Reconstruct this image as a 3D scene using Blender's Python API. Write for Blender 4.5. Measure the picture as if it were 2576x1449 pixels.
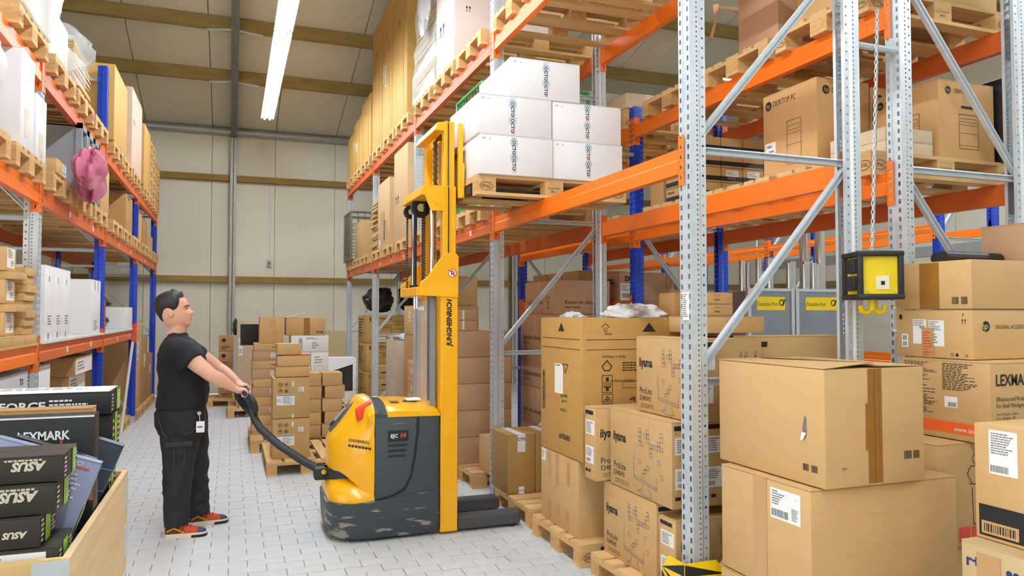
import bpy, bmesh, math, random
from mathutils import Vector, Matrix

for o in list(bpy.data.objects):
    bpy.data.objects.remove(o, do_unlink=True)
SC = bpy.context.scene
COL = SC.collection
PI = math.pi

# ---------------------------------------------------------------- camera
FPX = 1880.0                       # focal length in pixels of the 2576 px wide frame
CAMH = 1.6
YAW = math.atan(705 / FPX)         # looking to the right of the aisle direction (+Y)
PITCH = math.atan(65.5 / FPX)
cd = bpy.data.cameras.new('camera')
cd.sensor_fit = 'HORIZONTAL'; cd.sensor_width = 36.0
cd.lens = 36.0 * FPX / 2576.0
cd.clip_start = 0.05; cd.clip_end = 200
cam = bpy.data.objects.new('camera', cd)
cam.location = (0, 0, CAMH)
cam.rotation_euler = (PI / 2 + PITCH, 0, -YAW)
COL.objects.link(cam)
SC.camera = cam

# ---------------------------------------------------------------- world, exposure
SC.view_settings.view_transform = 'Standard'
SC.view_settings.look = 'None'
SC.view_settings.gamma = 1.0
SC.view_settings.use_curve_mapping = False
SC.view_settings.exposure = EXPOSURE = 0.28
wd = bpy.data.worlds.new('sky'); SC.world = wd
wd.use_nodes = True
_bg = wd.node_tree.nodes['Background']
_bg.inputs[0].default_value = (0.96, 0.98, 1.0, 1)
_bg.inputs[1].default_value = 3.0
LAMP = 92.0                        # emission strength of the fluorescent tubes

# ---------------------------------------------------------------- rays through the lens: where a point of the place stands
_F = Vector((math.sin(YAW) * math.cos(PITCH), math.cos(YAW) * math.cos(PITCH), math.sin(PITCH)))
_R = Vector((math.cos(YAW), -math.sin(YAW), 0))
_U = Vector((-math.sin(YAW) * math.sin(PITCH), -math.cos(YAW) * math.sin(PITCH), math.cos(PITCH)))
def at(px, py, X=None, Y=None, Z=None):
    r = _F + _R * ((px - 1288) / FPX) + _U * ((724.5 - py) / FPX)
    t = X / r.x if X is not None else Y / r.y if Y is not None else (Z - CAMH) / r.z
    return Vector((r.x * t, r.y * t, CAMH + r.z * t))

# ---------------------------------------------------------------- materials
def lin(c):
    return tuple((v / 255 / 12.92) if v / 255 <= 0.04045 else ((v / 255 + 0.055) / 1.055) ** 2.4 for v in c)
MATS = {}
def M(name, rgb, rough=0.6, metal=0.0, var=0.1, scale=(6, 6, 6), bump=0.0, detail=3.0, wear=None, alpha=None, trans=0.0, coat=0.0, rnd=0.0):
    if name in MATS: return MATS[name]
    m = bpy.data.materials.new(name); m.use_nodes = True
    nt = m.node_tree; N = nt.nodes; L = nt.links
    b = N['Principled BSDF']
    c = lin(rgb)
    b.inputs['Roughness'].default_value = rough
    b.inputs['Metallic'].default_value = metal
    if coat: b.inputs['Coat Weight'].default_value = coat; b.inputs['Coat Roughness'].default_value = 0.15
    if trans: b.inputs['Transmission Weight'].default_value = trans
    if alpha is not None: b.inputs['Alpha'].default_value = alpha
    tc = N.new('ShaderNodeTexCoord'); mp = N.new('ShaderNodeMapping')
    mp.inputs['Scale'].default_value = scale
    L.new(tc.outputs['Object'], mp.inputs['Vector'])
    oi = N.new('ShaderNodeObjectInfo')
    vm = N.new('ShaderNodeVectorMath'); vm.operation = 'SCALE'
    vm.inputs[0].default_value = (31.0, 17.0, 23.0); L.new(oi.outputs['Random'], vm.inputs['Scale'])
    L.new(vm.outputs[0], mp.inputs['Location'])
    nz = N.new('ShaderNodeTexNoise'); nz.inputs['Scale'].default_value = 1.0; nz.inputs['Detail'].default_value = detail
    L.new(mp.outputs[0], nz.inputs['Vector'])
    mx = N.new('ShaderNodeMix'); mx.data_type = 'RGBA'
    mx.inputs[6].default_value = tuple(max(0, v * (1 - 1.6 * var)) for v in c) + (1,)
    mx.inputs[7].default_value = tuple(min(1, v * (1 + 1.6 * var)) for v in c) + (1,)
    L.new(nz.outputs['Fac'], mx.inputs[0])
    last = mx.outputs[2]
    if rnd:
        h = N.new('ShaderNodeHueSaturation')
        mr = N.new('ShaderNodeMapRange'); mr.inputs[3].default_value = 1 - rnd; mr.inputs[4].default_value = 1 + rnd
        L.new(oi.outputs['Random'], mr.inputs[0]); L.new(mr.outputs[0], h.inputs['Value'])
        L.new(last, h.inputs['Color']); last = h.outputs[0]
    if wear:
        wr, amt, wsc = wear
        mp2 = N.new('ShaderNodeMapping'); mp2.inputs['Scale'].default_value = wsc
        L.new(tc.outputs['Object'], mp2.inputs['Vector'])
        n2 = N.new('ShaderNodeTexNoise'); n2.inputs['Scale'].default_value = 1; n2.inputs['Detail'].default_value = 8
        L.new(mp2.outputs[0], n2.inputs['Vector'])
        rp = N.new('ShaderNodeValToRGB'); rp.color_ramp.elements[0].position = amt; rp.color_ramp.elements[1].position = amt + 0.05
        L.new(n2.outputs['Fac'], rp.inputs[0])
        m2 = N.new('ShaderNodeMix'); m2.data_type = 'RGBA'
        L.new(rp.outputs[0], m2.inputs[0]); L.new(last, m2.inputs[6]); m2.inputs[7].default_value = lin(wr) + (1,)
        last = m2.outputs[2]
    L.new(last, b.inputs['Base Color'])
    if bump:
        bp = N.new('ShaderNodeBump'); bp.inputs['Strength'].default_value = bump; bp.inputs['Distance'].default_value = 0.01
        L.new(nz.outputs['Fac'], bp.inputs['Height']); L.new(bp.outputs[0], b.inputs['Normal'])
    MATS[name] = m
    return m
def emit(name, rgb, s):
    m = bpy.data.materials.new(name); m.use_nodes = True
    N = m.node_tree.nodes; b = N['Principled BSDF']
    b.inputs['Base Color'].default_value = lin(rgb) + (1,)
    b.inputs['Emission Color'].default_value = lin(rgb) + (1,)
    b.inputs['Emission Strength'].default_value = s
    MATS[name] = m
    return m

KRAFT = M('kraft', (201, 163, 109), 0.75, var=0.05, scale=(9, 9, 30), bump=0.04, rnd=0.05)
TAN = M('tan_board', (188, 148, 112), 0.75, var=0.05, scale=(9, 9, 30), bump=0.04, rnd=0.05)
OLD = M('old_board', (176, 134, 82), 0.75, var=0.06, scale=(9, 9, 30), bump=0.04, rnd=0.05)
WHITE = M('white_board', (238, 236, 236), 0.55, var=0.02)
PAPER = M('paper', (240, 240, 238), 0.6, var=0.02)
INK = M('ink', (38, 32, 28), 0.7, var=0.05)
PINK = M('faint_ink', (120, 88, 66), 0.7, var=0.1)
BLACKB = M('black_print', (26, 27, 32), 0.45, var=0.08)
REDP = M('red_print', (214, 62, 50), 0.6, var=0.04)
BLUEP = M('blue_print', (42, 96, 160), 0.6, var=0.04)
CYANP = M('cyan_print', (66, 168, 214), 0.6, var=0.04)
GREENP = M('green_print', (132, 184, 46), 0.5, var=0.05)
YELP = M('yellow_print', (246, 208, 22), 0.5, var=0.03)
WHP = M('white_print', (232, 232, 232), 0.6, var=0.02)
GREYP = M('grey_print', (120, 116, 110), 0.6, var=0.04)
TAPE = M('brown_tape', (150, 102, 44), 0.22, var=0.12, scale=(20, 20, 20))
TAPEC = M('clear_tape', (196, 152, 102), 0.25, var=0.06, scale=(20, 20, 20))
TAPEW = M('white_tape', (228, 226, 226), 0.4, var=0.03)
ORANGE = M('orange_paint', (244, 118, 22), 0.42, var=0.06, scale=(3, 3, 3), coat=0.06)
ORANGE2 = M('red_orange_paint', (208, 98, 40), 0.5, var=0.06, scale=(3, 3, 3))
GALV = M('galvanised_steel', (206, 212, 216), 0.42, metal=0.35, var=0.1, scale=(30, 30, 12))
STEEL = M('bright_steel', (200, 204, 208), 0.3, metal=0.8, var=0.06)
BLUE = M('blue_paint', (16, 62, 190), 0.35, var=0.08, scale=(5, 5, 5), coat=0.3)
WOOD = M('pallet_wood', (214, 174, 118), 0.8, var=0.16, scale=(3, 40, 40), bump=0.15, rnd=0.1)
WOODX = M('pallet_wood_cross', (210, 170, 114), 0.8, var=0.16, scale=(40, 3, 40), bump=0.15, rnd=0.1)
WOODB = M('pallet_block', (206, 162, 104), 0.85, var=0.2, scale=(24, 24, 60), bump=0.2, rnd=0.1)
GLASS = M('clear_plastic', (226, 230, 234), 0.1, var=0.1, scale=(2, 2, 1), alpha=0.36)
FOIL = M('clear_foil', (232, 234, 236), 0.16, var=0.06, scale=(20, 20, 20), alpha=0.42)
FOILW = M('milky_foil', (236, 238, 242), 0.25, var=0.05, scale=(14, 14, 14), alpha=0.8)

# ---------------------------------------------------------------- mesh builder
TXT = {}
def text_geo(s, bold=0.0, shear=0.0):
    k = (s, bold, shear)
    if k not in TXT:
        cu = bpy.data.curves.new('t', 'FONT'); cu.body = s; cu.size = 1; cu.resolution_u = 2
        cu.offset = bold; cu.shear = shear
        ob = bpy.data.objects.new('t', cu); COL.objects.link(ob)
        me = bpy.data.meshes.new_from_object(ob.evaluated_get(bpy.context.evaluated_depsgraph_get()))
        v = [(p.co.x, p.co.y) for p in me.vertices]; f = [tuple(p.vertices) for p in me.polygons]
        bpy.data.objects.remove(ob, do_unlink=True); bpy.data.curves.remove(cu); bpy.data.meshes.remove(me)
        xs = [p[0] for p in v] or [0, 1]
        x0, x1 = min(xs), max(xs)
        TXT[k] = ([(a - x0, b) for a, b in v], f, x1 - x0)
    return TXT[k]

class MB:
    def __init__(s): s.v = []; s.f = []
    def add(s, vs, fs):
        n = len(s.v); s.v.extend(tuple(p) for p in vs); s.f.extend(tuple(i + n for i in f) for f in fs); return s
    def box(s, x0, x1, y0, y1, z0, z1):
        return s.add([(x0, y0, z0), (x1, y0, z0), (x1, y1, z0), (x0, y1, z0), (x0, y0, z1), (x1, y0, z1), (x1, y1, z1), (x0, y1, z1)],
                     [(3, 2, 1, 0), (4, 5, 6, 7), (0, 1, 5, 4), (1, 2, 6, 5), (2, 3, 7, 6), (3, 0, 4, 7)])
    def hull8(s, b, t):            # two quads (counter-clockwise from above) joined
        return s.add(list(b) + list(t), [(3, 2, 1, 0), (4, 5, 6, 7), (0, 1, 5, 4), (1, 2, 6, 5), (2, 3, 7, 6), (3, 0, 4, 7)])
    def quad(s, a, b, c, d): return s.add([a, b, c, d], [(0, 1, 2, 3)])
    def prism(s, poly, axis, a, b):   # extrude a 2-D outline along an axis
        n = len(poly)
        def p3(p, w):
            return (w, p[0], p[1]) if axis == 'x' else (p[0], w, p[1]) if axis == 'y' else (p[0], p[1], w)
        ar = sum(poly[i][0] * poly[(i + 1) % n][1] - poly[(i + 1) % n][0] * poly[i][1] for i in range(n))
        flip = (ar < 0) != (axis == 'y')
        vs = [p3(p, a) for p in poly] + [p3(p, b) for p in poly]
        fs = [tuple(range(n))[::-1], tuple(range(n, 2 * n))] + [(i, (i + 1) % n, n + (i + 1) % n, n + i) for i in range(n)]
        if flip: fs = [f[::-1] for f in fs]
        return s.add(vs, fs)
    def loft(s, rings, cap=True, closed=False):
        n = len(rings[0]); vs = [p for r in rings for p in r]; fs = []
        m = len(rings)
        for i in range(m if closed else m - 1):
            for j in range(n):
                k = (j + 1) % n; i2 = (i + 1) % m
                fs.append((i * n + j, i * n + k, i2 * n + k, i2 * n + j))
        if cap and not closed:
            fs.append(tuple(range(n))[::-1]); fs.append(tuple((m - 1) * n + j for j in range(n)))
        return s.add(vs, fs)
    def tube(s, pts, r, n=10, cap=True, closed=False):
        pts = [Vector(p) for p in pts]; rings = []; up = None
        m = len(pts)
        for i, p in enumerate(pts):
            a = pts[i - 1] if (i > 0 or closed) else p
            b = pts[(i + 1) % m] if (i < m - 1 or closed) else p
            t = (b - a).normalized()
            if up is None:
                up = Vector((0, 0, 1)) if abs(t.z) < 0.9 else Vector((1, 0, 0))
            u = (up - t * up.dot(t)).normalized(); w = t.cross(u); up = u
            rr = r[i] if isinstance(r, list) else r
            if not isinstance(rr, (list, tuple)): rr = (rr, rr)
            rings.append([p + u * (math.cos(2 * PI * j / n) * rr[0]) + w * (math.sin(2 * PI * j / n) * rr[1]) for j in range(n)])
        return s.loft(rings, cap, closed)
    def cyl(s, a, b, r, n=16): return s.tube([a, b], r, n)
    def text(s, txt, o, sx, ty, size, nrm=None, off=0.0, bold=0.0, shear=0.0, center=False, xs=1.0, flip=False):
        v, f, w = text_geo(txt, bold, shear)
        o = Vector(o); sx = Vector(sx); ty = Vector(ty); n = sx.cross(ty)
        k = -1 if flip else 1
        dx = -w / 2 if center else 0.0
        return s.add([o + sx * ((a + dx) * size * xs * k) + ty * (b * size * k) + n * off for a, b in v], f)
    def disc(s, o, sx, ty, r, n=16, off=0.0, r2=None):
        o = Vector(o); sx = Vector(sx); ty = Vector(ty); nn = sx.cross(ty) * off
        c = [o + nn + sx * (math.cos(2 * PI * j / n) * r) + ty * (math.sin(2 * PI * j / n) * r) for j in range(n)]
        if r2 is None: return s.add(c, [tuple(range(n))])
        d = [o + nn + sx * (math.cos(2 * PI * j / n) * r2) + ty * (math.sin(2 * PI * j / n) * r2) for j in range(n)]
        return s.add(c + d, [(j, (j + 1) % n, n + (j + 1) % n, n + j) for j in range(n)])
    def xf(s, mat): s.v = [tuple(mat @ Vector(p)) for p in s.v]; return s
    def shift(s, d): s.v = [(p[0] + d[0], p[1] + d[1], p[2] + d[2]) for p in s.v]; return s
    def mesh(s, name, mat, smooth=False):
        me = bpy.data.meshes.new(name); me.from_pydata(s.v, [], s.f); me.update()
        if mat: me.materials.append(mat)
        if smooth:
            me.polygons.foreach_set('use_smooth', [True] * len(me.polygons))
            try: me.set_sharp_from_angle(angle=math.radians(smooth if smooth is not True else 40))
            except Exception: pass
        return me
    def build(s, name, mat, parent=None, smooth=False, loc=None, bevel=0.0, seg=2):
        o = bpy.data.objects.new(name, s.mesh(name, mat, smooth)); COL.objects.link(o)
        if parent is not None: o.parent = parent
        if loc is not None: o.location = loc
        if bevel:
            bm = bmesh.new(); bm.from_mesh(o.data)
            bmesh.ops.remove_doubles(bm, verts=bm.verts, dist=1e-5)
            ed = [e for e in bm.edges if len(e.link_faces) == 2 and e.calc_face_angle(0) > 0.5]
            bmesh.ops.bevel(bm, geom=ed, offset=bevel, segments=seg, affect='EDGES', profile=0.5, clamp_overlap=True)
            bm.to_mesh(o.data); bm.free()
            if seg > 1 or smooth:
                o.data.polygons.foreach_set('use_smooth', [True] * len(o.data.polygons))
                o.data.set_sharp_from_angle(angle=math.radians(30))
        return o
def inst(me, name, parent=None, loc=(0, 0, 0), rz=0.0):
    o = bpy.data.objects.new(name, me); COL.objects.link(o)
    o.location = loc; o.rotation_euler = (0, 0, rz)
    if parent is not None: o.parent = parent
    return o
def empty(name, loc=(0, 0, 0), rz=0.0):
    o = bpy.data.objects.new(name, None); COL.objects.link(o)
    o.empty_display_size = 0.1; o.location = loc; o.rotation_euler = (0, 0, rz)
    return o
def tag(o, label=None, cat=None, group=None, kind=None):
    if label: o['label'] = label
    if cat: o['category'] = cat
    if group: o['group'] = group
    if kind: o['kind'] = kind
    return o
def copy_tree(o, parent=None):
    c = o.copy(); COL.objects.link(c); c.parent = parent
    for ch in o.children: copy_tree(ch, c)
    return c

# ================================================================ THE HALL
WALLY = 16.2; WALLX = 13.0; LEFTX = -6.5; BACKY = -7.0
EAVE = 5.35; SLOPE = 0.259
def roofz(y): return EAVE + SLOPE * (WALLY - y)
PANEL = M('wall_panel', (236, 232, 212), 0.5, var=0.03, scale=(60, 60, 0.2), bump=0.03)
ROOFP = M('roof_panel', (222, 218, 198), 0.6, var=0.04, scale=(8, 8, 8))
TIMBER = M('old_timber', (150, 122, 62), 0.8, var=0.25, scale=(2.5, 14, 14), bump=0.2)
TIMBERR = M('roof_timber', (160, 136, 82), 0.8, var=0.25, scale=(2.5, 14, 14), bump=0.2)
BEAMST = M('grey_steel', (128, 128, 124), 0.5, metal=0.4, var=0.15, scale=(6, 6, 6))
JOINT = M('paver_joint', (120, 118, 112), 0.95, var=0.15, scale=(20, 20, 20))
PAVER = M('concrete_paver', (208, 210, 211), 0.8, var=0.05, scale=(14, 14, 14), bump=0.08, rnd=0.025)

# floor: slab with interlocking concrete pavers on it
fl = MB().box(LEFTX, WALLX, BACKY, WALLY, -0.12, -0.006).build('floor', JOINT)
tag(fl, 'grey interlocking concrete paver floor of the hall', 'floor', kind='structure')
PW, PD = 0.228, 0.127
_o = [(-0.5, -0.5), (-0.28, -0.5), (-0.2, -0.43), (0.2, -0.43), (0.28, -0.5), (0.5, -0.5)]
def paver_outline(g=0.0022):
    a = [(x * (PW - g * 2), y * PD + g + (0.012 if k in (2, 3) else 0)) for k, (x, y) in enumerate(_o)]
    # the zigzag of the far edge repeats the near one, so that rows interlock half a stone apart
    b = [(0.5, 0.5), (0.3, 0.5), (0.22, 0.43), (-0.22, 0.43), (-0.3, 0.5), (-0.5, 0.5)]
    near = [(-0.5, 0.0), (-0.3, 0.0), (-0.24, 0.055), (0.24, 0.055), (0.3, 0.0), (0.5, 0.0)]
    n2 = [((x) * (PW - 2 * g), -PD / 2 + g + y * PD) for x, y in near]
    # far edge: half a stone shifted copy of the near profile
    far = [(0.5, 0.055), (0.26, 0.055), (0.2, 0.0), (-0.2, 0.0), (-0.26, 0.055), (-0.5, 0.055)]
    f2 = [((x) * (PW - 2 * g), PD / 2 - g + y * PD) for x, y in far]
    return n2 + f2
_pout = paver_outline()
def paver_geo(dx, dy, top):
    n = len(_pout)
    ins = [(x * 0.985, y * 0.97) for x, y in _pout]
    vs = [(x + dx, y + dy, -0.006) for x, y in _pout] + [(x + dx, y + dy, top - 0.0015) for x, y in _pout] + [(x + dx, y + dy, top) for x, y in ins]
    fs = [tuple(range(2 * n, 3 * n))]
    for k in (0, n):
        fs += [(k + i, k + (i + 1) % n, k + n + (i + 1) % n, k + n + i) for i in range(n)]
    return vs, fs
_vs, _fs = paver_geo(0, 0, 0.0)
paver_me = MB().add(_vs, _fs).mesh('paver', PAVER)
_spots = []
for j in range(int(1.6 / PD), int(WALLY / PD)):
    y = (j + 0.5) * PD
    for i in range(-12, 31):
        x = i * PW + (PW / 2 if j % 2 else 0.0)
        if x + PW / 2 > WALLX: continue
        d = y * _F.y + x * _F.x
        u = (x * _R.x + y * _R.y) / max(d, 0.1)
        v = 1.6 / max(d, 0.1)
        vis = -0.42 < u < 0.16 and v * FPX < 650 and (x > -0.42 or y > 3.7) and x < 2.1 and x > -1.3 + 0.0
        hid = (0.62 < x < 1.45 and 5.3 < y < 6.1)
        _spots.append(((0 if (vis and not hid) else 1), d, x, y))
_spots.sort()
_rr = random.Random(4)
_rest = MB()
for k, (h, d, x, y) in enumerate(_spots):
    t = _rr.uniform(-0.0012, 0.0012)
    if k < 300:
        inst(paver_me, 'paver', fl, (x, y, t))
    else:
        _rest.add(*paver_geo(x, y, t))
tag(_rest.build('paver_field', PAVER, fl), kind='stuff')

# walls of vertical sandwich panels, each panel a piece
def wall(name, label, a, b, h, axis, n, flip):
    root = empty(name); tag(root, label, 'wall', kind='structure')
    W = (b - a) / n
    sec = []
    m = 20
    for k in range(m + 1):
        s = k / m * (W - 0.008) + 0.004
        sec.append(s)
    mb = MB()
    # fine ribs: alternating 3 mm steps
    for k in range(m):
        t = 0.0 if k % 2 else 0.003
        s0, s1 = sec[k], sec[k + 1]
        if axis == 'x': mb.box(s0, s1, -0.02 - t, 0.06, 0, h)
        else: mb.box(-0.06 if flip else -0.06, 0.02 + t, s0, s1, 0, h)
    me = mb.mesh('panel', PANEL)
    for i in range(n):
        inst(me, 'panel', root, (a + i * W, WALLY + 0.02, 0) if axis == 'x' else (WALLX + 0.02, a + i * W, 0), 0)
    return root
wb = wall('wall_back', 'cream ribbed sandwich panel back wall of the hall', LEFTX, WALLX, EAVE + 0.35, 'x', 16, False)
_wr = empty('wall_right'); tag(_wr, 'cream panelled right end wall behind the far racks', 'wall', kind='structure')
_wp = MB().box(0, 0.08, 0.005, 1.155, 0, 11.5).mesh('panel', PANEL)
for i in range(20): inst(_wp, 'panel', _wr, (WALLX, BACKY + i * 1.16, 0))
tag(MB().box(-0.03, 0, 0, 23.2, 2.75, 2.95).shift((WALLX, BACKY, 0)).build('trim_1', M('grey_band', (176, 176, 174), 0.6)), 'grey horizontal band along the right end wall', 'wall trim', kind='structure')
for nm, b in (('wall_backing', (LEFTX, WALLX, WALLY + 0.081, WALLY + 0.1, 0, EAVE + 0.4)),): MB().box(*b).build(nm, BEAMST, wb)  # added sheet behind the panels, stops daylight leaking through their joints
MB().box(WALLX + 0.081, WALLX + 0.1, BACKY, WALLY, 0, 11.6).build('wall_backing', BEAMST, _wr)
_wl = empty('wall_left'); tag(_wl, 'cream panelled left end wall behind the left rack', 'wall', kind='structure')
for i in range(20):
    if BACKY + i * 1.16 > 3.2: inst(_wp, 'panel', _wl, (LEFTX - 0.08, BACKY + i * 1.16, 0))      # open nearer the camera: unseen loading gate, added for daylight on aisle-facing sides
_wp4 = MB().box(0, 0.08, 0.005, 1.155, 5.6, 11.5).mesh('lintel_panel', PANEL)
for i in range(9): inst(_wp4, 'lintel_panel', _wl, (LEFTX - 0.08, BACKY + i * 1.16, 0))
_wf = MB().box(LEFTX, WALLX, BACKY - 0.1, BACKY, 0, 11.5).build('wall_front', PANEL); tag(_wf, 'cream end wall behind the camera', 'wall', kind='structure')

# roof: panels along the slope, timber purlins, steel rafters
cl = empty('ceiling'); tag(cl, 'pale insulated roof panels sloping down to the back wall', 'ceiling', kind='structure')
RY0 = BACKY
_rw = 1.22
def roof_panel(x0, x1):
    mb = MB()
    za, zb = roofz(WALLY), roofz(RY0)
    g = 0.006
    mb.hull8([(x0 + g, RY0, zb), (x1 - g, RY0, zb), (x1 - g, WALLY, za), (x0 + g, WALLY, za)],
             [(x0 + g, RY0, zb + 0.1), (x1 - g, RY0, zb + 0.1), (x1 - g, WALLY, za + 0.1), (x0 + g, WALLY, za + 0.1)])
    return mb
_rp = roof_panel(0, _rw).mesh('roof_panel', ROOFP)
for i in range(16): inst(_rp, 'roof_panel', cl, (LEFTX + i * _rw, 0, 0))
# dark joint backing above the panels
MB().hull8([(LEFTX, RY0, roofz(RY0) + 0.1), (WALLX, RY0, roofz(RY0) + 0.1), (WALLX, WALLY, EAVE + 0.1), (LEFTX, WALLY, EAVE + 0.1)],
           [(LEFTX, RY0, roofz(RY0) + 0.16), (WALLX, RY0, roofz(RY0) + 0.16), (WALLX, WALLY, EAVE + 0.16), (LEFTX, WALLY, EAVE + 0.16)]).build('roof_skin', BEAMST, cl)
RX = 0.0                                   # rafter and column on the aisle axis
trimno = [1]
def trim(mb, mat, label, bevel=0.0, smooth=False):
    trimno[0] += 1
    o = mb.build('trim_%d' % trimno[0], mat, bevel=bevel, seg=1, smooth=smooth)
    tag(o, label, 'roof beam' if 'purlin' in label or 'rafter' in label else 'wall rail', kind='structure'); return o
_pn = ['lowest', 'second', 'third', 'fourth', 'fifth', 'sixth', 'seventh']
for k, y in enumerate((14.05, 12.55, 10.95, 9.3, 7.6, 5.9)):
    z = roofz(y)
    for side, (xa, xb) in enumerate(((LEFTX, RX - 0.07), (RX + 0.07, 6.0), (6.12, WALLX))):
        trim(MB().box(xa, xb, y - 0.05, y + 0.05, z - 0.2, z), TIMBERR, 'brown timber purlin, %s above the back wall, %s' % (_pn[k], ('left of the middle rafter', 'right of the middle rafter', 'above the far right racks')[side]))
def ibeam(mb, x, y0, y1, drop, w=0.12, h=0.22):
    for a, b, c, d in ((-w / 2, w / 2, -0.012, 0), (-0.005, 0.005, -h, 0), (-w / 2, w / 2, -h, -h + 0.012)):
        mb.hull8([(x + a, y0, roofz(y0) + c + drop), (x + b, y0, roofz(y0) + c + drop), (x + b, y1, roofz(y1) + c + drop), (x + a, y1, roofz(y1) + c + drop)],
                 [(x + a, y0, roofz(y0) + d + drop), (x + b, y0, roofz(y0) + d + drop), (x + b, y1, roofz(y1) + d + drop), (x + a, y1, roofz(y1) + d + drop)])
    return mb
for x, wh in ((0.0, 'over the aisle'), (6.06, 'over the far racks')):
    trim(ibeam(MB(), x, -2.0, WALLY - 0.1, -0.02), BEAMST, 'grey steel rafter %s' % wh)
    mb = MB()
    for a, b, c, d in ((-0.06, 0.06, 0.0, 0.012), (-0.005, 0.005, 0.0, 0.16), (-0.06, 0.06, 0.148, 0.16)):
        mb.box(x + a, x + b, WALLY - 0.2 + c, WALLY - 0.2 + d, 0, EAVE)
    trim(mb, M('column_paint', (178, 176, 168), 0.5, metal=0.2, var=0.2, scale=(10, 10, 10)), 'grey steel wall column %s' % ('at the end of the aisle' if x == 0 else 'behind the far racks'))
trim(MB().tube([(LEFTX, WALLY - 0.12, EAVE - 0.06), (WALLX, WALLY - 0.12, EAVE - 0.06)], 0.075, 12), M('eave_tube', (176, 180, 184), 0.35, metal=0.5, var=0.1), 'grey steel tube running under the eave of the back wall', smooth=True)
for z, nm in ((4.35, 'upper'), (2.3, 'lower')):
    for xa, xb, sd in ((LEFTX, -0.07, 'left'), (0.07, 6.0, 'right'), (6.12, WALLX, 'far right')):
        trim(MB().box(xa, xb, WALLY - 0.13, WALLY - 0.01, z - 0.06, z + 0.06), TIMBER, '%s timber rail on the back wall, %s of the column' % (nm, sd))
for z in (4.35, 2.3):
    trim(MB().box(WALLX - 0.12, WALLX - 0.01, BACKY, WALLY, z - 0.06, z + 0.06), TIMBER, '%s timber rail along the right end wall' % ('upper' if z > 3 else 'lower'))
# small fittings on the back wall
cn = MB().tube([(0.72, WALLY - 0.03, 4.35), (0.72, WALLY - 0.03, 2.72)], 0.009, 6).build('cable_conduit', GALV); tag(cn, 'thin grey cable conduit running down the back wall', 'conduit')
bx_ = MB().box(0.66, 0.76, WALLY - 0.07, WALLY - 0.015, 2.58, 2.73).build('junction_box', M('beige_plastic', (206, 204, 190), 0.5), bevel=0.008)
tag(bx_, 'small pale junction box below the conduit on the back wall', 'switch box')
MB().box(0.685, 0.735, WALLY - 0.076, WALLY - 0.07, 2.61, 2.68).build('button', GREYP, bx_)
# tie rod brackets beside the rafter
for y in (12.55, 14.05):
    for s in (-1, 1):
        b = MB().tube([(s * 0.06, y - 0.055, roofz(y) - 0.2), (s * 0.42, y - 0.055, roofz(y) - 0.235)], (0.018, 0.005), 6).build('knee_bracket', GALV)
        tag(b, 'small galvanised bracket %s of the rafter on the %s purlin' % ('left' if s < 0 else 'right', 'lowest' if y > 13 else 'second'), 'bracket')

# ---------------------------------------------------------------- fluorescent strip lights
TUBE = emit('lit_tube', (236, 245, 255), LAMP)
TRAY = M('lamp_tray', (236, 236, 232), 0.4)
def strip_light(x, y, z, label, cat='ceiling light'):
    r = empty('strip_light', (x, y, z)); tag(r, label, cat, 'fluorescent strip lights')
    n = 1.46
    MB().box(-0.035, 0.035, 0, n, 0.02, 0.07).build('tray', TRAY, r)
    mb = MB()
    for s in (-1, 1): mb.hull8([(s * 0.035 - 0.003, 0, 0.065), (s * 0.035 + 0.003, 0, 0.065), (s * 0.035 + 0.003, n, 0.065), (s * 0.035 - 0.003, n, 0.065)][::1],
                               [(s * 0.11 - 0.003, 0, 0.0), (s * 0.11 + 0.003, 0, 0.0), (s * 0.11 + 0.003, n, 0.0), (s * 0.11 - 0.003, n, 0.0)])
    mb.build('reflector', TRAY, r)
    for s in (-0.045, 0.045):
        MB().tube([(s, 0.03, 0.0), (s, n - 0.03, 0.0)], 0.017, 8).build('tube', TUBE, r)
        for q in (0.0, n - 0.03): MB().box(s - 0.014, s + 0.014, q, q + 0.03, -0.016, 0.024).build('lamp_holder', TRAY, r)
    return r
LZ = 5.12
for k in range(13):
    strip_light(0.56, 14.15 - 1.5 * (k + 1), LZ, 'lit fluorescent strip above the aisle, section nearest the back wall' if k == 0 else 'lit fluorescent strip section in the row above the aisle')
for k in range(11):
    strip_light(6.9, 12.6 - 1.5 * (k + 1), LZ, 'lit fluorescent strip above the far right aisle')
for k in range(0):
    strip_light(-4.2, 12.6 - 1.5 * (k + 1), LZ, 'lit fluorescent strip above the aisle behind the left rack')

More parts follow.
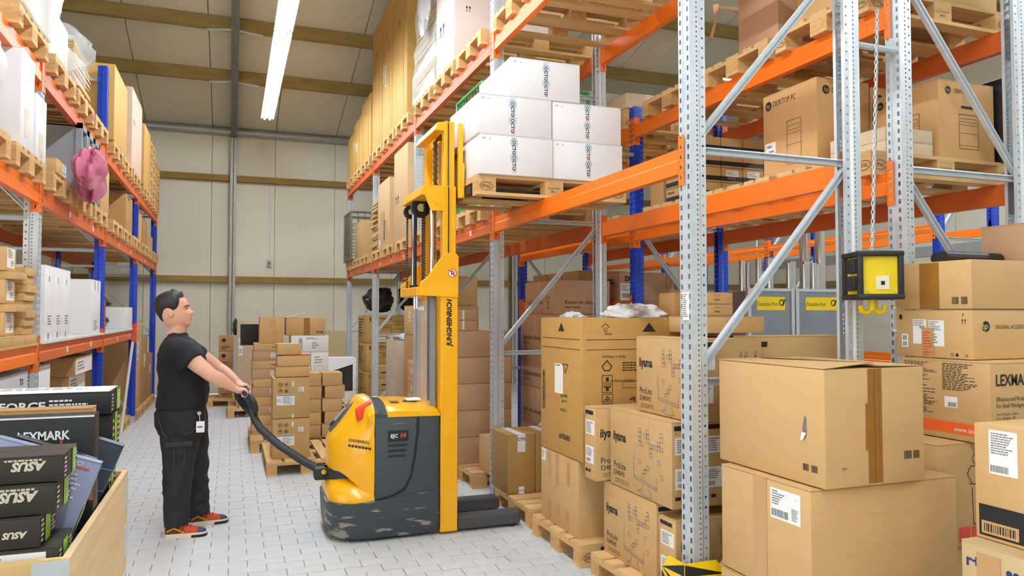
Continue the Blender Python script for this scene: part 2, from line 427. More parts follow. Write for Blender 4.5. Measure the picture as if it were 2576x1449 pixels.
# ================================================================ PALLET RACKING
def plate(mb, o, du, dv, w, zs, holes, pitch, hh):
    """perforated strip from height zs[0] to zs[1]; holes = (centre, width) across, one per pitch, hh tall"""
    o = Vector(o); du = Vector(du); dv = Vector(dv)
    n = int((zs[1] - zs[0]) / pitch)
    cuts = []
    for c, hw in holes: cuts += [c - hw / 2, c + hw / 2]
    solid = [0] + cuts + [w]
    def q(a, b, c, d): mb.quad(o + du * a + dv * c, o + du * b + dv * c, o + du * b + dv * d, o + du * a + dv * d)
    z = zs[0]
    for k in range(n):
        q(0, w, z, z + pitch - hh)
        for i in range(0, len(solid), 2): q(solid[i], solid[i + 1], z + pitch - hh, z + pitch)
        z += pitch
    if z < zs[1] - 1e-4: q(0, w, z, zs[1])
UPM = {}
def upright_mesh(h, mat, key):
    k = (h, key)
    if k in UPM: return UPM[k]
    mb = MB()
    p = 0.05
    # web faces -x at x=0, width 0.1 in y; flanges run back to x=0.08
    plate(mb, (0, 0.05, 0), (0, -1, 0), (0, 0, 1), 0.034, (0, h), [(0.018, 0.015)], p, 0.026)
    plate(mb, (0.006, 0.016, 0), (0, -1, 0), (0, 0, 1), 0.032, (0, h), [], h, 0.0)
    plate(mb, (0, -0.016, 0), (0, -1, 0), (0, 0, 1), 0.034, (0, h), [(0.016, 0.015)], p, 0.026)
    for yy in (0.016, -0.016): mb.quad((0, yy, 0), (0.006, yy, 0), (0.006, yy, h), (0, yy, h))
    for s in (1, -1):
        # flange with a step in the middle
        mb.quad((0.0, 0.05 * s, 0), (0.03, 0.05 * s, 0), (0.03, 0.05 * s, h), (0.0, 0.05 * s, h))
        plate(mb, (0.03, 0.05 * s, 0), (1, 0, 0), (0, 0, 1), 0.022, (0, h), [(0.011, 0.008)], 0.025 if key == 'near' else 0.05, 0.010)
        mb.quad((0.052, 0.05 * s, 0), (0.064, 0.04 * s, 0), (0.064, 0.04 * s, h), (0.052, 0.05 * s, h))
        plate(mb, (0.064, 0.04 * s, 0), (1, 0, 0), (0, 0, 1), 0.034, (0, h), [(0.017, 0.011)], p, 0.011)
        mb.quad((0.098, 0.04 * s, 0), (0.098, 0.02 * s, 0), (0.098, 0.02 * s, h), (0.098, 0.04 * s, h))
    UPM[k] = mb.mesh('upright', mat)
    return UPM[k]
FOOT = MB().box(-0.02, 0.12, -0.07, 0.07, 0, 0.006).box(-0.004, 0.1, -0.056, -0.052, 0, 0.1).box(-0.004, 0.1, 0.052, 0.056, 0, 0.1).mesh('foot_plate', GALV)
def frame(xf, xr, y, h, matf, matr, key, label, lean=1, levels=(0.12, 1.26, 2.43, 3.6), group=None):
    """an upright frame: front post at xf facing the aisle, rear post at xr; lean=1: braces climb from front to rear"""
    r = empty('rack_frame', (xf, y, 0)); tag(r, label, 'rack frame', group)
    s = 1 if xr > xf else -1
    D = abs(xr - xf)
    inst(upright_mesh(h, matf, key), 'upright', r, (0, 0, 0), 0 if s > 0 else PI)
    inst(upright_mesh(h, matr, key), 'upright', r, (D * s, 0, 0), PI if s > 0 else 0)
    inst(FOOT, 'foot_plate', r, (0, 0, 0), 0 if s > 0 else PI); inst(FOOT, 'foot_plate', r, (D * s, 0, 0), PI if s > 0 else 0)
    a, b = 0.05 * s, (D - 0.05) * s
    def brace(p, q, name):
        p = Vector(p); q = Vector(q); t = (q - p).normalized(); n = Vector((0, -1, 0)); w = n.cross(t)
        mb = MB()
        c = [(-0.019, -0.014), (0.019, -0.014), (0.019, 0.014), (0.012, 0.016), (0.012, -0.004), (-0.012, -0.004), (-0.012, 0.016), (-0.019, 0.014)]
        mb.loft([[e + w * u + n * v for u, v in c] for e in (p, q)])
        mb.build(name, GALV, r)
    for z in levels:
        if z < h: brace((a, 0, z), (b, 0, z), 'cross_brace')
    for i in range(len(levels) - 1):
        z0, z1 = levels[i] + 0.03, levels[i + 1] - 0.01
        if z1 > h: continue
        if lean > 0: brace((a, 0, z0), (b, 0, z1), 'diagonal_brace')
        else: brace((b, 0, z0), (a, 0, z1), 'diagonal_brace')
    return r
CONN = {}
def connector_mesh(mat):
    if mat.name in CONN: return CONN[mat.name]
    mb = MB()
    # aisle-side leg with slots (plane x=-0.004), hugging the post; origin at the post centre, beam on the +y side
    o = Vector((-0.004, 0.054, -0.13))
    plate(mb, o, (0, -1, 0), (0, 0, 1), 0.05, (0, 0.26), [(0.025, 0.014)], 0.052, 0.018)
    mb.box(-0.004, 0.055, 0.050, 0.054, -0.13, 0.13)
    CONN[mat.name] = mb.mesh('end_connector', mat)
    return CONN[mat.name]
SLOT = MB().box(0.018, 0.024, 0.0545, 0.0555, -0.105, -0.075).mesh('lock_slot', INK)
def beam(x, y0, y1, z, side, mat, label, group=None, h=0.13, tags=None):
    """beam between post centres y0<y1 on the post face x; side=-1: aisle on the -x side"""
    r = empty('rack_beam', (x, (y0 + y1) / 2, z)); tag(r, label, 'rack beam', group)
    L = (y1 - y0) / 2 - 0.054
    s = -side
    prof = [(0.0, -h / 2), (0.0, h * 0.02), (0.008, h * 0.1), (0.008, h / 2), (0.05, h / 2), (0.05, -h / 2)]
    prof = [(a * s, b) for a, b in prof]
    MB().prism(prof, 'y', -L, L).build('profile', mat, r)
    cm = connector_mesh(mat)
    for e in (-1, 1):
        c = inst(cm, 'end_connector', r, (0, e * (L + 0.054), 0), 0)
        # mirror so that the leg lies against the post and the long leg toward the beam
        c.scale = (s, -e, 1)
        inst(SLOT, 'lock_slot', c)
    if tags:
        for t in tags:
            MB().box(-0.0015 if s > 0 else 0, 0.0 if s > 0 else 0.0015, -0.025, 0.025, -0.035, 0.015).build('bay_label', PAPER, r, loc=(0 if s > 0 else 0, (t - 0.5) * 2 * L, 0))
    return r

# rows: right row nearest (R1), behind it back to back (R2), far right (R3), left (L)
R1F, R1R, R2F, R2R, R3F, R3R, LF, LR = 2.13, 3.23, 3.53, 4.57, 7.8, 8.8, -1.32, -2.42
RY = [0.2, 3.2, 6.18, 9.15, 12.1, 14.95]
LY = [3.3, 6.32, 9.3, 12.35, 15.3]
Z1, Z2 = 2.38, 3.98            # right row beam levels
WH = ['hidden', 'nearest the camera', 'second from the camera behind the lift mast', 'third from the camera', 'fourth from the camera', 'nearest the back wall']
for i, y in enumerate(RY):
    if i == 0: continue
    frame(R1F, R1R, y, 5.4 if i < 3 else 4.3, GALV, GALV, 'near' if i < 3 else 'far', 'galvanised rack frame of the right aisle row, %s' % WH[i])
    m = GALV if i in (1,) else BLUE
    if i < 4:
        frame(R2F, R2R, y, 5.4 if i == 1 else 3.56, m, m, 'near' if i == 1 else 'far', ('galvanised rack frame of the second right row beside the hanging power box' if i == 1 else 'blue rack frame of the second right row, %s' % WH[i]), lean=-1)
        # row spacers between the back to back rows
        for z in (0.9, 3.1):
            sp = MB().cyl((R1R + 0.0, y - 0.02, z), (R2F, y - 0.02, z), 0.02, 8).build('row_spacer', GALV)
            tag(sp, 'short %s steel spacer between back to back rows, frame %s' % ('lower' if z < 2 else 'upper', ('', 'nearest the camera', 'behind the lift mast', 'third from the camera')[i]), 'spacer')
bn = ['in the bay by the camera', 'in the lift truck bay', 'in the second bay', 'in the third bay', 'in the bay by the back wall']
for i in range(1, 5):
    y0, y1 = RY[i], RY[i + 1]
    far = i > 1
    for z, nm in ((Z1, 'lower'), (Z2, 'upper')):
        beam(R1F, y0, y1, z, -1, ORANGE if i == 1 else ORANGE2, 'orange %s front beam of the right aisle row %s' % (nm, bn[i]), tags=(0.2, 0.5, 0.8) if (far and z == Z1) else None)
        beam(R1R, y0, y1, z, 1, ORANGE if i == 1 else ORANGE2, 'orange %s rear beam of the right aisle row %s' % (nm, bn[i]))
for i in (1, 2):
    y0, y1 = RY[i], RY[i + 1]
    for z, nm in ((2.35, "lower"), (3.32, 'upper')):
        if i == 0 and z > 3: continue
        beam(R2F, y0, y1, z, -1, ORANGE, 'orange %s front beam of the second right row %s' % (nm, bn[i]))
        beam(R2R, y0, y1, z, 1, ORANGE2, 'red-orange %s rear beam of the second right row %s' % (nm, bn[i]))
R3Y = [6.5, 9.5, 12.5, 15.3]
for i, y in enumerate(R3Y):
    frame(R3F, R3R, y, 4.0, BLUE, BLUE, 'far', 'blue rack frame of the far right row, %s from the camera' % ('first', 'second', 'third', 'fourth')[i], levels=(0.12, 1.3, 2.5, 3.7))
for i in range(3):
    for z in (1.0, 2.62):
        for x, s, nm in ((R3F, -1, 'front'), (R3R, 1, 'rear')):
            beam(x, R3Y[i], R3Y[i + 1], z, s, ORANGE, 'thin orange %s %s beam of the far right row, bay %s' % ('lower' if z < 2 else 'upper', nm, ('nearest the camera', 'in the middle', 'by the back wall')[i]), h=0.1)
lw = ['hidden', 'grey post nearest the camera', 'first blue post', 'second blue post', 'blue post by the back wall']
for i, y in enumerate(LY):
    if i == 0: continue
    frame(LF, LR, y, 4.35, GALV if i == 1 else BLUE, BLUE, 'near' if i == 1 else 'far', '%s rack frame of the left row, %s' % ('galvanised' if i == 1 else 'blue', lw[i]), levels=(0.12, 1.2, 2.3, 3.4, 4.2) if i > 1 else (0.12, 1.2, 2.3, 3.4))
LZ1, LZ2, LZ3 = 1.31, 2.47, 3.36
lb = ['at the left edge of the picture', 'between the grey and the first blue post', 'between the first two blue posts', 'by the back wall']
for i in range(4):
    for z, nm in ((LZ1, 'lowest'), (LZ2, 'middle'), (LZ3, 'top')):
        if i == 3 and z == LZ1: continue
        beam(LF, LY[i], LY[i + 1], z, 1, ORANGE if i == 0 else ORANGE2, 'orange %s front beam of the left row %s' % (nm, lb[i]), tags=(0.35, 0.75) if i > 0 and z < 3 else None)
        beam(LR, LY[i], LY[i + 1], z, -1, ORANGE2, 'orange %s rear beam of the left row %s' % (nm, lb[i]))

# ---------------------------------------------------------------- pallets
def _b(x0, x1, y0, y1, z0, z1, n, m): return MB().box(x0, x1, y0, y1, z0, z1).mesh(n, m)
PB = dict(wide=_b(-0.6, 0.6, -0.0725, 0.0725, 0, 0.022, 'deck_board', WOOD), narrow=_b(-0.6, 0.6, -0.05, 0.05, 0, 0.022, 'deck_board', WOOD),
          cross=_b(-0.0725, 0.0725, -0.4, 0.4, 0, 0.022, 'cross_board', WOODX),
          corner=_b(-0.0725, 0.0725, -0.05, 0.05, 0, 0.078, 'block', WOODB), mid=_b(-0.0725, 0.0725, -0.0725, 0.0725, 0, 0.078, 'block', WOODB))
LOGO_ELL = {}
def pallet(x, y, z, label, rz=0.0, group=None, logo=None):
    """EUR pallet 1.2 (local x) by 0.8 (local y), base centre at x,y,z"""
    r = empty('wooden_pallet', (x, y, z), rz); tag(r, label, 'pallet', group)
    for yy, k in ((-0.35, 'narrow'), (0, 'wide'), (0.35, 'narrow')): inst(PB[k], 'bottom_board', r, (0, yy, 0))
    for xx in (-0.5275, 0, 0.5275):
        for yy, k in ((-0.35, 'corner'), (0, 'mid'), (0.35, 'corner')): inst(PB[k], 'block', r, (xx, yy, 0.022))
        inst(PB['cross'], 'cross_board', r, (xx, 0, 0.1))
    for yy, k in ((-0.3275, 'wide'), (-0.178, 'narrow'), (0, 'wide'), (0.178, 'narrow'), (0.3275, 'wide')): inst(PB[k], 'deck_board', r, (0, yy, 0.122))
    if logo:
        mb = MB()
        def oval(o, sx, t=(0, 0, 1)):
            o = Vector(o); sx = Vector(sx); t = Vector(t); n = sx.cross(t) * 0.0008
            N = 24; A = [o + n + sx * (0.05 * math.cos(2 * PI * k / N)) + t * (0.03 * math.sin(2 * PI * k / N)) for k in range(N)]
            B = [o + n + sx * (0.046 * math.cos(2 * PI * k / N)) + t * (0.0265 * math.sin(2 * PI * k / N)) for k in range(N)]
            mb.add(A + B, [(k, (k + 1) % N, N + (k + 1) % N, N + k) for k in range(N)])
            mb.text('EPAL', o - t * 0.0125, sx, t, 0.036, off=0.0008, center=True, xs=0.95)
        if 'F' in logo:
            for xx in (-0.5275, 0.5275): oval((xx, -0.4, 0.061), (1, 0, 0))
            for w, s in ((0.075, 0.0), ): mb.text('LZ-018 HT', (0, -0.4, 0.066), (1, 0, 0), (0, 0, 1), 0.022, off=0.0008, center=True); mb.text('803-5', (0, -0.4, 0.042), (1, 0, 0), (0, 0, 1), 0.022, off=0.0008, center=True)
        if 'L' in logo:
            for yy in (-0.35, 0.35): oval((-0.6, yy, 0.061), (0, -1, 0))
        if 'R' in logo:
            for yy in (-0.35, 0.35): oval((0.6, yy, 0.061), (0, 1, 0))
        mb.build('stamp', INK, r)
    return r
PH = 0.144

# ================================================================ CARTONS
FR = {}
def face(dims, f):
    w, d, h = dims
    if f == 'L': return Vector((-w / 2, d / 2, 0)), Vector((0, -1, 0)), Vector((0, 0, 1)), d, h
    if f == 'F': return Vector((-w / 2, -d / 2, 0)), Vector((1, 0, 0)), Vector((0, 0, 1)), w, h
    if f == 'R': return Vector((w / 2, -d / 2, 0)), Vector((0, 1, 0)), Vector((0, 0, 1)), d, h
    if f == 'B': return Vector((w / 2, d / 2, 0)), Vector((-1, 0, 0)), Vector((0, 0, 1)), w, h
    return Vector((-w / 2, -d / 2, h)), Vector((1, 0, 0)), Vector((0, 1, 0)), w, d
OFF = 0.0012
def draw(mb, fr, it, lift=0.0):
    o, s, t, W, H = fr
    k = it[0]; off = OFF + lift
    n = s.cross(t)
    P = lambda a, b: o + s * (a * W) + t * (b * H) + n * off
    if k == 'r': mb.quad(P(it[1], it[2]), P(it[3], it[2]), P(it[3], it[4]), P(it[1], it[4]))
    elif k == 'p': mb.add([P(a, b) for a, b in it[1]], [tuple(range(len(it[1])))])
    elif k == 'o' or k == 'l':
        pts = [(it[1], it[2]), (it[3], it[2]), (it[3], it[4]), (it[1], it[4]), (it[1], it[2])] if k == 'o' else it[1]
        lw = (it[5] if k == 'o' else it[2]) / 2
        for (a, b), (c, d) in zip(pts[:-1], pts[1:]):
            p, q = P(a, b), P(c, d); e = (q - p)
            if e.length < 1e-6: continue
            e.normalize(); w = n.cross(e) * lw; x = e * lw
            mb.quad(p - x - w, q + x - w, q + x + w, p - x + w)
    elif k == 'c': mb.disc(o + s * (it[1] * W) + t * (it[2] * H), s, t, it[3] * H, 20, off, (it[4] * H if len(it) > 4 else None))
    elif k == 't':   # t, s, t, height fraction, text, opts
        op = it[5] if len(it) > 5 else {}
        mb.text(it[4], o + s * (it[1] * W) + t * (it[2] * H), s, t, it[3] * H * 1.4, off=off, **op)
    elif k == 'bar':  # barcode
        a0, b0, a1, b1 = it[1:5]; r = random.Random(int(a0 * 1000 + b0 * 77)); a = a0
        while a < a1:
            w = (a1 - a0) * r.choice((0.02, 0.03, 0.05)); mb.quad(P(a, b0), P(min(a + w, a1), b0), P(min(a + w, a1), b1), P(a, b1)); a += w + (a1 - a0) * r.choice((0.02, 0.04))
    elif k == 'ln':   # lines of tiny print
        a0, b0, a1, b1, nn = it[1:6]; r = random.Random(int(a0 * 991 + b0 * 313 + nn)); st = (b1 - b0) / nn
        for i in range(nn):
            e = a0 + (a1 - a0) * r.uniform(0.45, 1.0); y = b1 - (i + 0.7) * st
            x = a0
            while x < e:
                w = (a1 - a0) * r.uniform(0.05, 0.16); x2 = min(x + w, e)
                mb.quad(P(x, y), P(x2, y), P(x2, y + st * 0.45), P(x, y + st * 0.45)); x = x2 + (a1 - a0) * 0.025
    elif k == 'up':   # two arrows up
        a, b, w, h = it[1:5]
        for q in (0, 1):
            x = a + q * w * 0.55; ww = w * 0.4
            mb.add([P(x, b + h * 0.55), P(x + ww, b + h * 0.55), P(x + ww / 2, b + h)], [(0, 1, 2)])
            mb.quad(P(x + ww * 0.38, b + h * 0.1), P(x + ww * 0.62, b + h * 0.1), P(x + ww * 0.62, b + h * 0.55), P(x + ww * 0.38, b + h * 0.55))
        mb.quad(P(a, b), P(a + w, b), P(a + w, b + h * 0.05), P(a, b + h * 0.05))
    elif k == 'glass':
        a, b, w, h = it[1:5]; lw = 0.006
        draw(mb, fr, ('l', [(a, b + h), (a + w, b + h), (a + w * 0.88, b + h * 0.62), (a + w * 0.5, b + h * 0.45), (a + w * 0.12, b + h * 0.62), (a, b + h)], lw))
        draw(mb, fr, ('l', [(a + w * 0.5, b + h * 0.45), (a + w * 0.5, b)], lw)); draw(mb, fr, ('l', [(a + w * 0.25, b), (a + w * 0.75, b)], lw * 1.4))
def decals(root, dims, items):
    """items: (face, ink, [draw items]) ; labels: (face, 'label', (s0,t0,s1,t1), [draw items])"""
    for idx, it in enumerate(items):
        fr = face(dims, it[0])
        if it[1] == 'label':
            mb = MB(); a, b, c, d = it[2]
            o, s, t, W, H = fr; n = s.cross(t)
            q = [o + s * (x * W) + t * (y * H) for x, y in ((a, b), (c, b), (c, d), (a, d))]
            mb.add([p + n * 0.0002 for p in q] + [p + n * 0.0008 for p in q], [(4, 5, 6, 7), (0, 1, 5, 4), (1, 2, 6, 5), (2, 3, 7, 6), (3, 0, 4, 7)])
            lab = mb.build('paper_label', it[4] if len(it) > 4 else PAPER, root)
            sub = (o + s * (a * W) + t * (b * H) + n * 0.0008, s, t, (c - a) * W, (d - b) * H)
            m2 = MB()
            for x in (it[3] if len(it) > 3 and it[3] else [('ln', 0.08, 0.55, 0.92, 0.92, 5), ('bar', 0.1, 0.12, 0.75, 0.4)]): draw(m2, sub, x)
            if m2.v: m2.build('print', GREYP, lab)
        else:
            mb = MB()
            for x in it[2]: draw(mb, fr, x, 0.0003 * idx)
            if mb.v: mb.build('print', it[1], root)
def carton(x0, x1, y0, y1, z0, z1, label, mat=None, name='cardboard_box', group=None, rz=0.0, items=(), tape=None, tmat=None, seam='y', bevel=0.004, cat='box', open_top=False):
    """closed carton with two top flaps meeting in a seam along local x or y; tape: tuple of faces the strip runs down"""
    mat = mat or KRAFT
    w, d, h = x1 - x0, y1 - y0, z1 - z0
    mb = MB(); th = 0.004
    top = h if open_top else h - th
    mb.box(-w / 2, w / 2, -d / 2, d / 2, 0, top)
    o = mb.build(name, mat, loc=((x0 + x1) / 2, (y0 + y1) / 2, z0), bevel=bevel, seg=2)
    o.rotation_euler = (0, 0, rz)
    tag(o, label, cat, group)
    if not open_top:
        for s in (-1, 1):
            f = MB()
            if seam == 'y': f.box(*( (-w / 2, -0.0015) if s < 0 else (0.0015, w / 2)), -d / 2, d / 2, h - th, h)
            else: f.box(-w / 2, w / 2, *((-d / 2, -0.0015) if s < 0 else (0.0015, d / 2)), h - th, h)
            f.build('flap', mat, o)
    if tape is not None:
        t2 = tmat or TAPEC; hw = min(0.035, 0.1 * min(w, d) + 0.01)
        mb = MB(); e = 0.0008
        drop = min(0.14, h * 0.6)
        if seam == 'y':
            mb.box(-hw, hw, -d / 2 - e, d / 2 + e, h, h + e)
            if 'F' in tape: mb.box(-hw, hw, -d / 2 - e, -d / 2, h - (h if 'full' in tape else drop), h + e)
            if 'B' in tape: mb.box(-hw, hw, d / 2, d / 2 + e, h - drop, h + e)
        else:
            mb.box(-w / 2 - e, w / 2 + e, -hw, hw, h, h + e)
            if 'L' in tape: mb.box(-w / 2 - e, -w / 2, -hw, hw, h - (h if 'full' in tape else drop), h + e)
            if 'R' in tape: mb.box(w / 2, w / 2 + e, -hw, hw, h - drop, h + e)
        mb.build('packing_tape', t2, o)
    if items: decals(o, (w, d, h), items)
    return o
def boxL(e, t, b, l, r, X, z0=None, z1=None):
    a = at(e, t, X=X); c = at(e, b, X=X); y0 = (a.y + c.y) / 2
    return (X, at(r, (t + b) / 2, Y=y0).x, y0, at(l, (t + b) / 2, X=X).y, c.z if z0 is None else z0, a.z if z1 is None else z1)
def boxR(e, t, b, l, r, X, z0=None, z1=None):
    a = at(e, t, X=X); c = at(e, b, X=X); y0 = (a.y + c.y) / 2
    return (at(l, (t + b) / 2, Y=y0).x, X, y0, at(r, (t + b) / 2, X=X).y, c.z if z0 is None else z0, a.z if z1 is None else z1)
SMALL = [('ln', 0.1, 0.6, 0.9, 0.92, 3), ('bar', 0.12, 0.12, 0.8, 0.45)]
def wheelbox(*a, k=0, txt='Light alloy wheels', **kw):
    return carton(*a, mat=TAN, items=[('L', INK, [('t', 0.1, 0.3, 0.13, txt, {}), ('t', 0.1, 0.18, 0.055, 'Made in Germany', {}), ('glass', 0.72, 0.18, 0.12, 0.32)]),
                                   ('F', INK, [('t', 0.18, 0.3, 0.115, 'Roues en alliage l\u00e9ger', {}), ('t', 0.18, 0.18, 0.05, 'Made in Germany', {'bold': 0.02}), ('glass', 0.82, 0.18, 0.08, 0.32)])], tape='L', seam='x', **kw)

# ---------------------------------------------------------------- right row, floor level, bay of the lift truck
pallet(2.67, 4.70, 0, 'wooden pallet under the tall upturned printed carton', logo='F')
pallet(2.68, 3.77, 0, 'wooden pallet under the stacked monitor cartons beside the yellow post guard')
pallet(2.70, 5.62, 0, 'wooden pallet at the tips of the lift truck forks', logo='F')
carton(2.12, 2.92, 4.43, 5.05, PH, 0.64, 'plain brown carton with peeled tape strips under the upturned printed carton', items=[
    ('L', 'label', (0.02, 0.82, 0.14, 0.99), [('ln', 0.1, 0.2, 0.9, 0.9, 5)]),
    ('L', TAPEC, [('r', 0.2, 0.62, 0.28, 0.97), ('r', 0.42, 0.55, 0.5, 0.99), ('r', 0.72, 0.62, 0.8, 0.95), ('r', 0.2, 0.04, 0.28, 0.3), ('r', 0.45, 0.02, 0.53, 0.3), ('r', 0.68, 0.03, 0.76, 0.28)])])
SYM = [('o', 0, 0, 1, 1, 0.003)]
def icon_col(s, t0, t1, n, w):
    out = []; st = (t1 - t0) / n; r = random.Random(3)
    for i in range(n):
        b = t0 + i * st
        out.append(('o', s, b, s + w, b + st * 0.8, 0.004))
        k = i % 4
        c = b + st * 0.4; m = s + w / 2
        if k == 0: out += [('r', m - w * 0.15, b + st * 0.15, m + w * 0.15, b + st * 0.6)]
        elif k == 1: out += [('p', [(s + w * 0.2, b + st * 0.2), (s + w * 0.8, c), (s + w * 0.2, b + st * 0.62)])]
        elif k == 2: out += [('l', [(s + w * 0.2, b + st * 0.15), (m, b + st * 0.6), (s + w * 0.8, b + st * 0.15)], 0.006), ('r', m - w * 0.12, b + st * 0.12, m + w * 0.12, b + st * 0.3)]
        else: out += [('r', s + w * 0.15, b + st * 0.5, s + w * 0.85, b + st * 0.65), ('r', s + w * 0.35, b + st * 0.15, s + w * 0.65, b + st * 0.5)]
    return out
UPSD = {'flip': True}
dv = carton(2.12, 3.0, 4.36, 5.05, 0.645, 1.575, 'tall worn carton standing upside down with black printed symbols', mat=M('kraft_gold', (190, 146, 78), 0.7, var=0.06, scale=(9, 9, 30), bump=0.04), open_top=True, items=[
    ('F', INK, [('r', 0.03, 0.845, 1.0, 0.849), ('r', 0.03, 0.775, 1.0, 0.779), ('p', [(0.5, 0.9), (0.62, 0.9), (0.56, 0.965)]),
                ('l', [(0.16, 0.935), (0.19, 0.96), (0.22, 0.935)], 0.005), ('l', [(0.18, 0.93), (0.18, 0.905), (0.2, 0.905), (0.2, 0.93)], 0.004), ('t', 0.24, 0.895, 0.016, 'FORK', {'flip': True, 'bold': 0.02}),
                ('l', [(0.82, 0.935), (0.85, 0.96), (0.88, 0.935)], 0.005), ('l', [(0.84, 0.93), (0.84, 0.905), (0.86, 0.905), (0.86, 0.93)], 0.004), ('t', 0.9, 0.895, 0.016, 'FORK', {'flip': True, 'bold': 0.02}),
                ('t', 0.36, 0.735, 0.02, 'Made in Malaysia', {'flip': True, 'shear': 0.2}), ('l', [(0.16, 0.66), (0.2, 0.7), (0.24, 0.66), (0.22, 0.63), (0.18, 0.63), (0.16, 0.66)], 0.007),
                ('o', 0.33, 0.505, 0.54, 0.55, 0.003), ('ln', 0.33, 0.62, 0.52, 0.69, 4), ('t', 0.54, 0.565, 0.018, 'L772mm W696mm H998mm', {'flip': True}), ('t', 0.5, 0.44, 0.034, '85 kg', {'flip': True, 'bold': 0.03}),
                ('l', [(0.55, 0.69), (0.62, 0.69), (0.585, 0.6), (0.55, 0.69)], 0.008)] + icon_col(0.16, 0.28, 0.61, 5, 0.085)),
    ('F', 'label', (0.05, 0.1, 0.18, 0.165), [('bar', 0.1, 0.15, 0.9, 0.85)]),
    ('L', INK, [('r', 0.05, 0.845, 0.95, 0.849), ('r', 0.05, 0.775, 0.95, 0.779), ('p', [(0.45, 0.9), (0.6, 0.9), (0.525, 0.965)]), ('t', 0.66, 0.44, 0.024, 'ineo 227', {'flip': True, 'bold': 0.02}), ('t', 0.66, 0.4, 0.02, 'ineo 287', {'flip': True}), ('t', 0.64, 0.335, 0.02, 'C302200', {'flip': True}),
                ('t', 0.72, 0.15, 0.036, 'DEVELOP', {'flip': True, 'bold': 0.03, 'xs': 0.9}), ('l', [(0.55, 0.66), (0.68, 0.66), (0.615, 0.6), (0.55, 0.66)], 0.006)] + icon_col(0.05, 0.3, 0.6, 7, 0.06)),
    ('L', 'label', (0.36, 0.44, 0.56, 0.66), [('ln', 0.1, 0.9, 0.9, 0.99, 1)])])
def iiyama(x0, x1, y0, y1, z0, z1, label, wide='L'):
    WI = [('t', 0.06, 0.6, 0.12, 'iiyama', {'bold': 0.03, 'xs': 0.8}), ('t', 0.07, 0.24, 0.085, 'ProLite', {'xs': 0.9}), ('t', 0.07, 0.15, 0.065, 'E2483HS', {'xs': 0.85})] + [('o', 0.1 + i * 0.05, 0.06, 0.138 + i * 0.05, 0.1, 0.002) for i in range(5)]
    SQ = [('l', [(0.42, 0.52), (0.42, 0.2), (0.78, 0.14), (0.78, 0.3)], 0.003), ('l', [(0.42, 0.23), (0.78, 0.17)], 0.003), ('l', [(0.56, 0.15), (0.55, 0.08), (0.48, 0.06), (0.6, 0.02), (0.7, 0.03), (0.66, 0.12)], 0.003)]
    r = random.Random(11)
    for i in range(26):
        a = 0.5 + r.randrange(9) * 0.042; b = 0.24 + r.randrange(11) * 0.055
        SQ.append(('o', a, b, a + 0.038, b + 0.05, 0.0022))
    NI = [('r', 0.08, 0.9, 0.8, 0.955), ('t', 0.08, 0.855, 0.022, 'CE', {})]
    narrow = 'F' if wide == 'L' else 'L'
    its = [(wide, INK, WI), (wide, M('print_blue_grey', (110, 104, 128), 0.7), SQ), (narrow, INK, NI),
           (narrow, 'label', (0.12, 0.62, 0.9, 0.82), [('ln', 0.08, 0.1, 0.92, 0.9, 6)]), (narrow, 'label', (0.12, 0.22, 0.82, 0.46), [('bar', 0.1, 0.1, 0.6, 0.3), ('ln', 0.1, 0.4, 0.9, 0.9, 5)]), (narrow, INK, [('r', 0.1, 0.1, 0.3, 0.14), ('r', 0.38, 0.1, 0.55, 0.14)])]
    return carton(x0, x1, y0, y1, z0, z1, label, items=its, seam='y' if wide == 'L' else 'x', bevel=0.003)
iiyama(2.17, 2.33, 3.56, 4.17, PH, 0.57, 'monitor carton with wide printed face to the aisle, lowest on its pallet')
iiyama(2.17, 2.72, 3.37, 3.53, PH, 0.52, 'monitor carton turned end on to the aisle, bottom of the pile beside the guard', wide='F')
for k in range(3): iiyama(2.35 + k * 0.17, 2.51 + k * 0.17, 3.56, 4.17, PH, 0.57, 'monitor carton hidden in the bottom row behind the printed one') if False else None
for k, w in enumerate(('its printed face to the aisle', 'its label beside the perforated post', 'third from the aisle')):
    iiyama(2.17 + k * 0.175, 2.34 + k * 0.175, 3.40, 4.08, 0.575, 1.03, 'middle row monitor carton, %s' % w)
iiyama(2.1, 2.62, 4.14, 4.29, 0.575, 1.02, 'narrow labelled monitor carton behind the middle row, next to the upturned carton', wide='F')
iiyama(2.25, 2.41, 3.33, 3.9, 1.035, 1.47, 'top monitor carton with printed face to the aisle')
iiyama(2.43, 2.72, 3.36, 3.5, 1.035, 1.465, 'monitor carton behind the post with a shaded printed front', wide='F')
carton(2.73, 3.37, 3.42, 3.62, 1.06, 1.475, 'long flat carton lying at the rear of the monitor pile', items=[('F', INK, [('r', 0.01, 0.86, 0.12, 0.93), ('t', 0.01, 0.78, 0.04, 'CE', {})])])
carton(2.74, 3.3, 3.66, 4.25, 0.145, 1.45, 'large brown carton at the rear of the monitor pallet')
def cisco(x0, x1, y0, y1, z0, z1, label):
    B = [('r', 0.36 + i * 0.028, 0.62, 0.366 + i * 0.028, 0.62 + hh) for i, hh in enumerate((0.1, 0.17, 0.26, 0.17, 0.1, 0.17, 0.26, 0.17, 0.1))]
    return carton(x0, x1, y0, y1, z0, z1, label, items=[('F', INK, B + [('t', 0.37, 0.3, 0.14, 'CISCO', {'bold': 0.03})])])
cisco(2.76, 3.22, 3.95, 4.35, 1.48, 1.585, 'flat network carton lying on the rear monitor cartons')
cisco(2.98, 3.22, 4.27, 4.6, 1.588, 1.667, 'lower of two small network cartons beside the blue post')
cisco(2.98, 3.22, 4.27, 4.6, 1.669, 1.748, 'upper of two small network cartons beside the blue post')
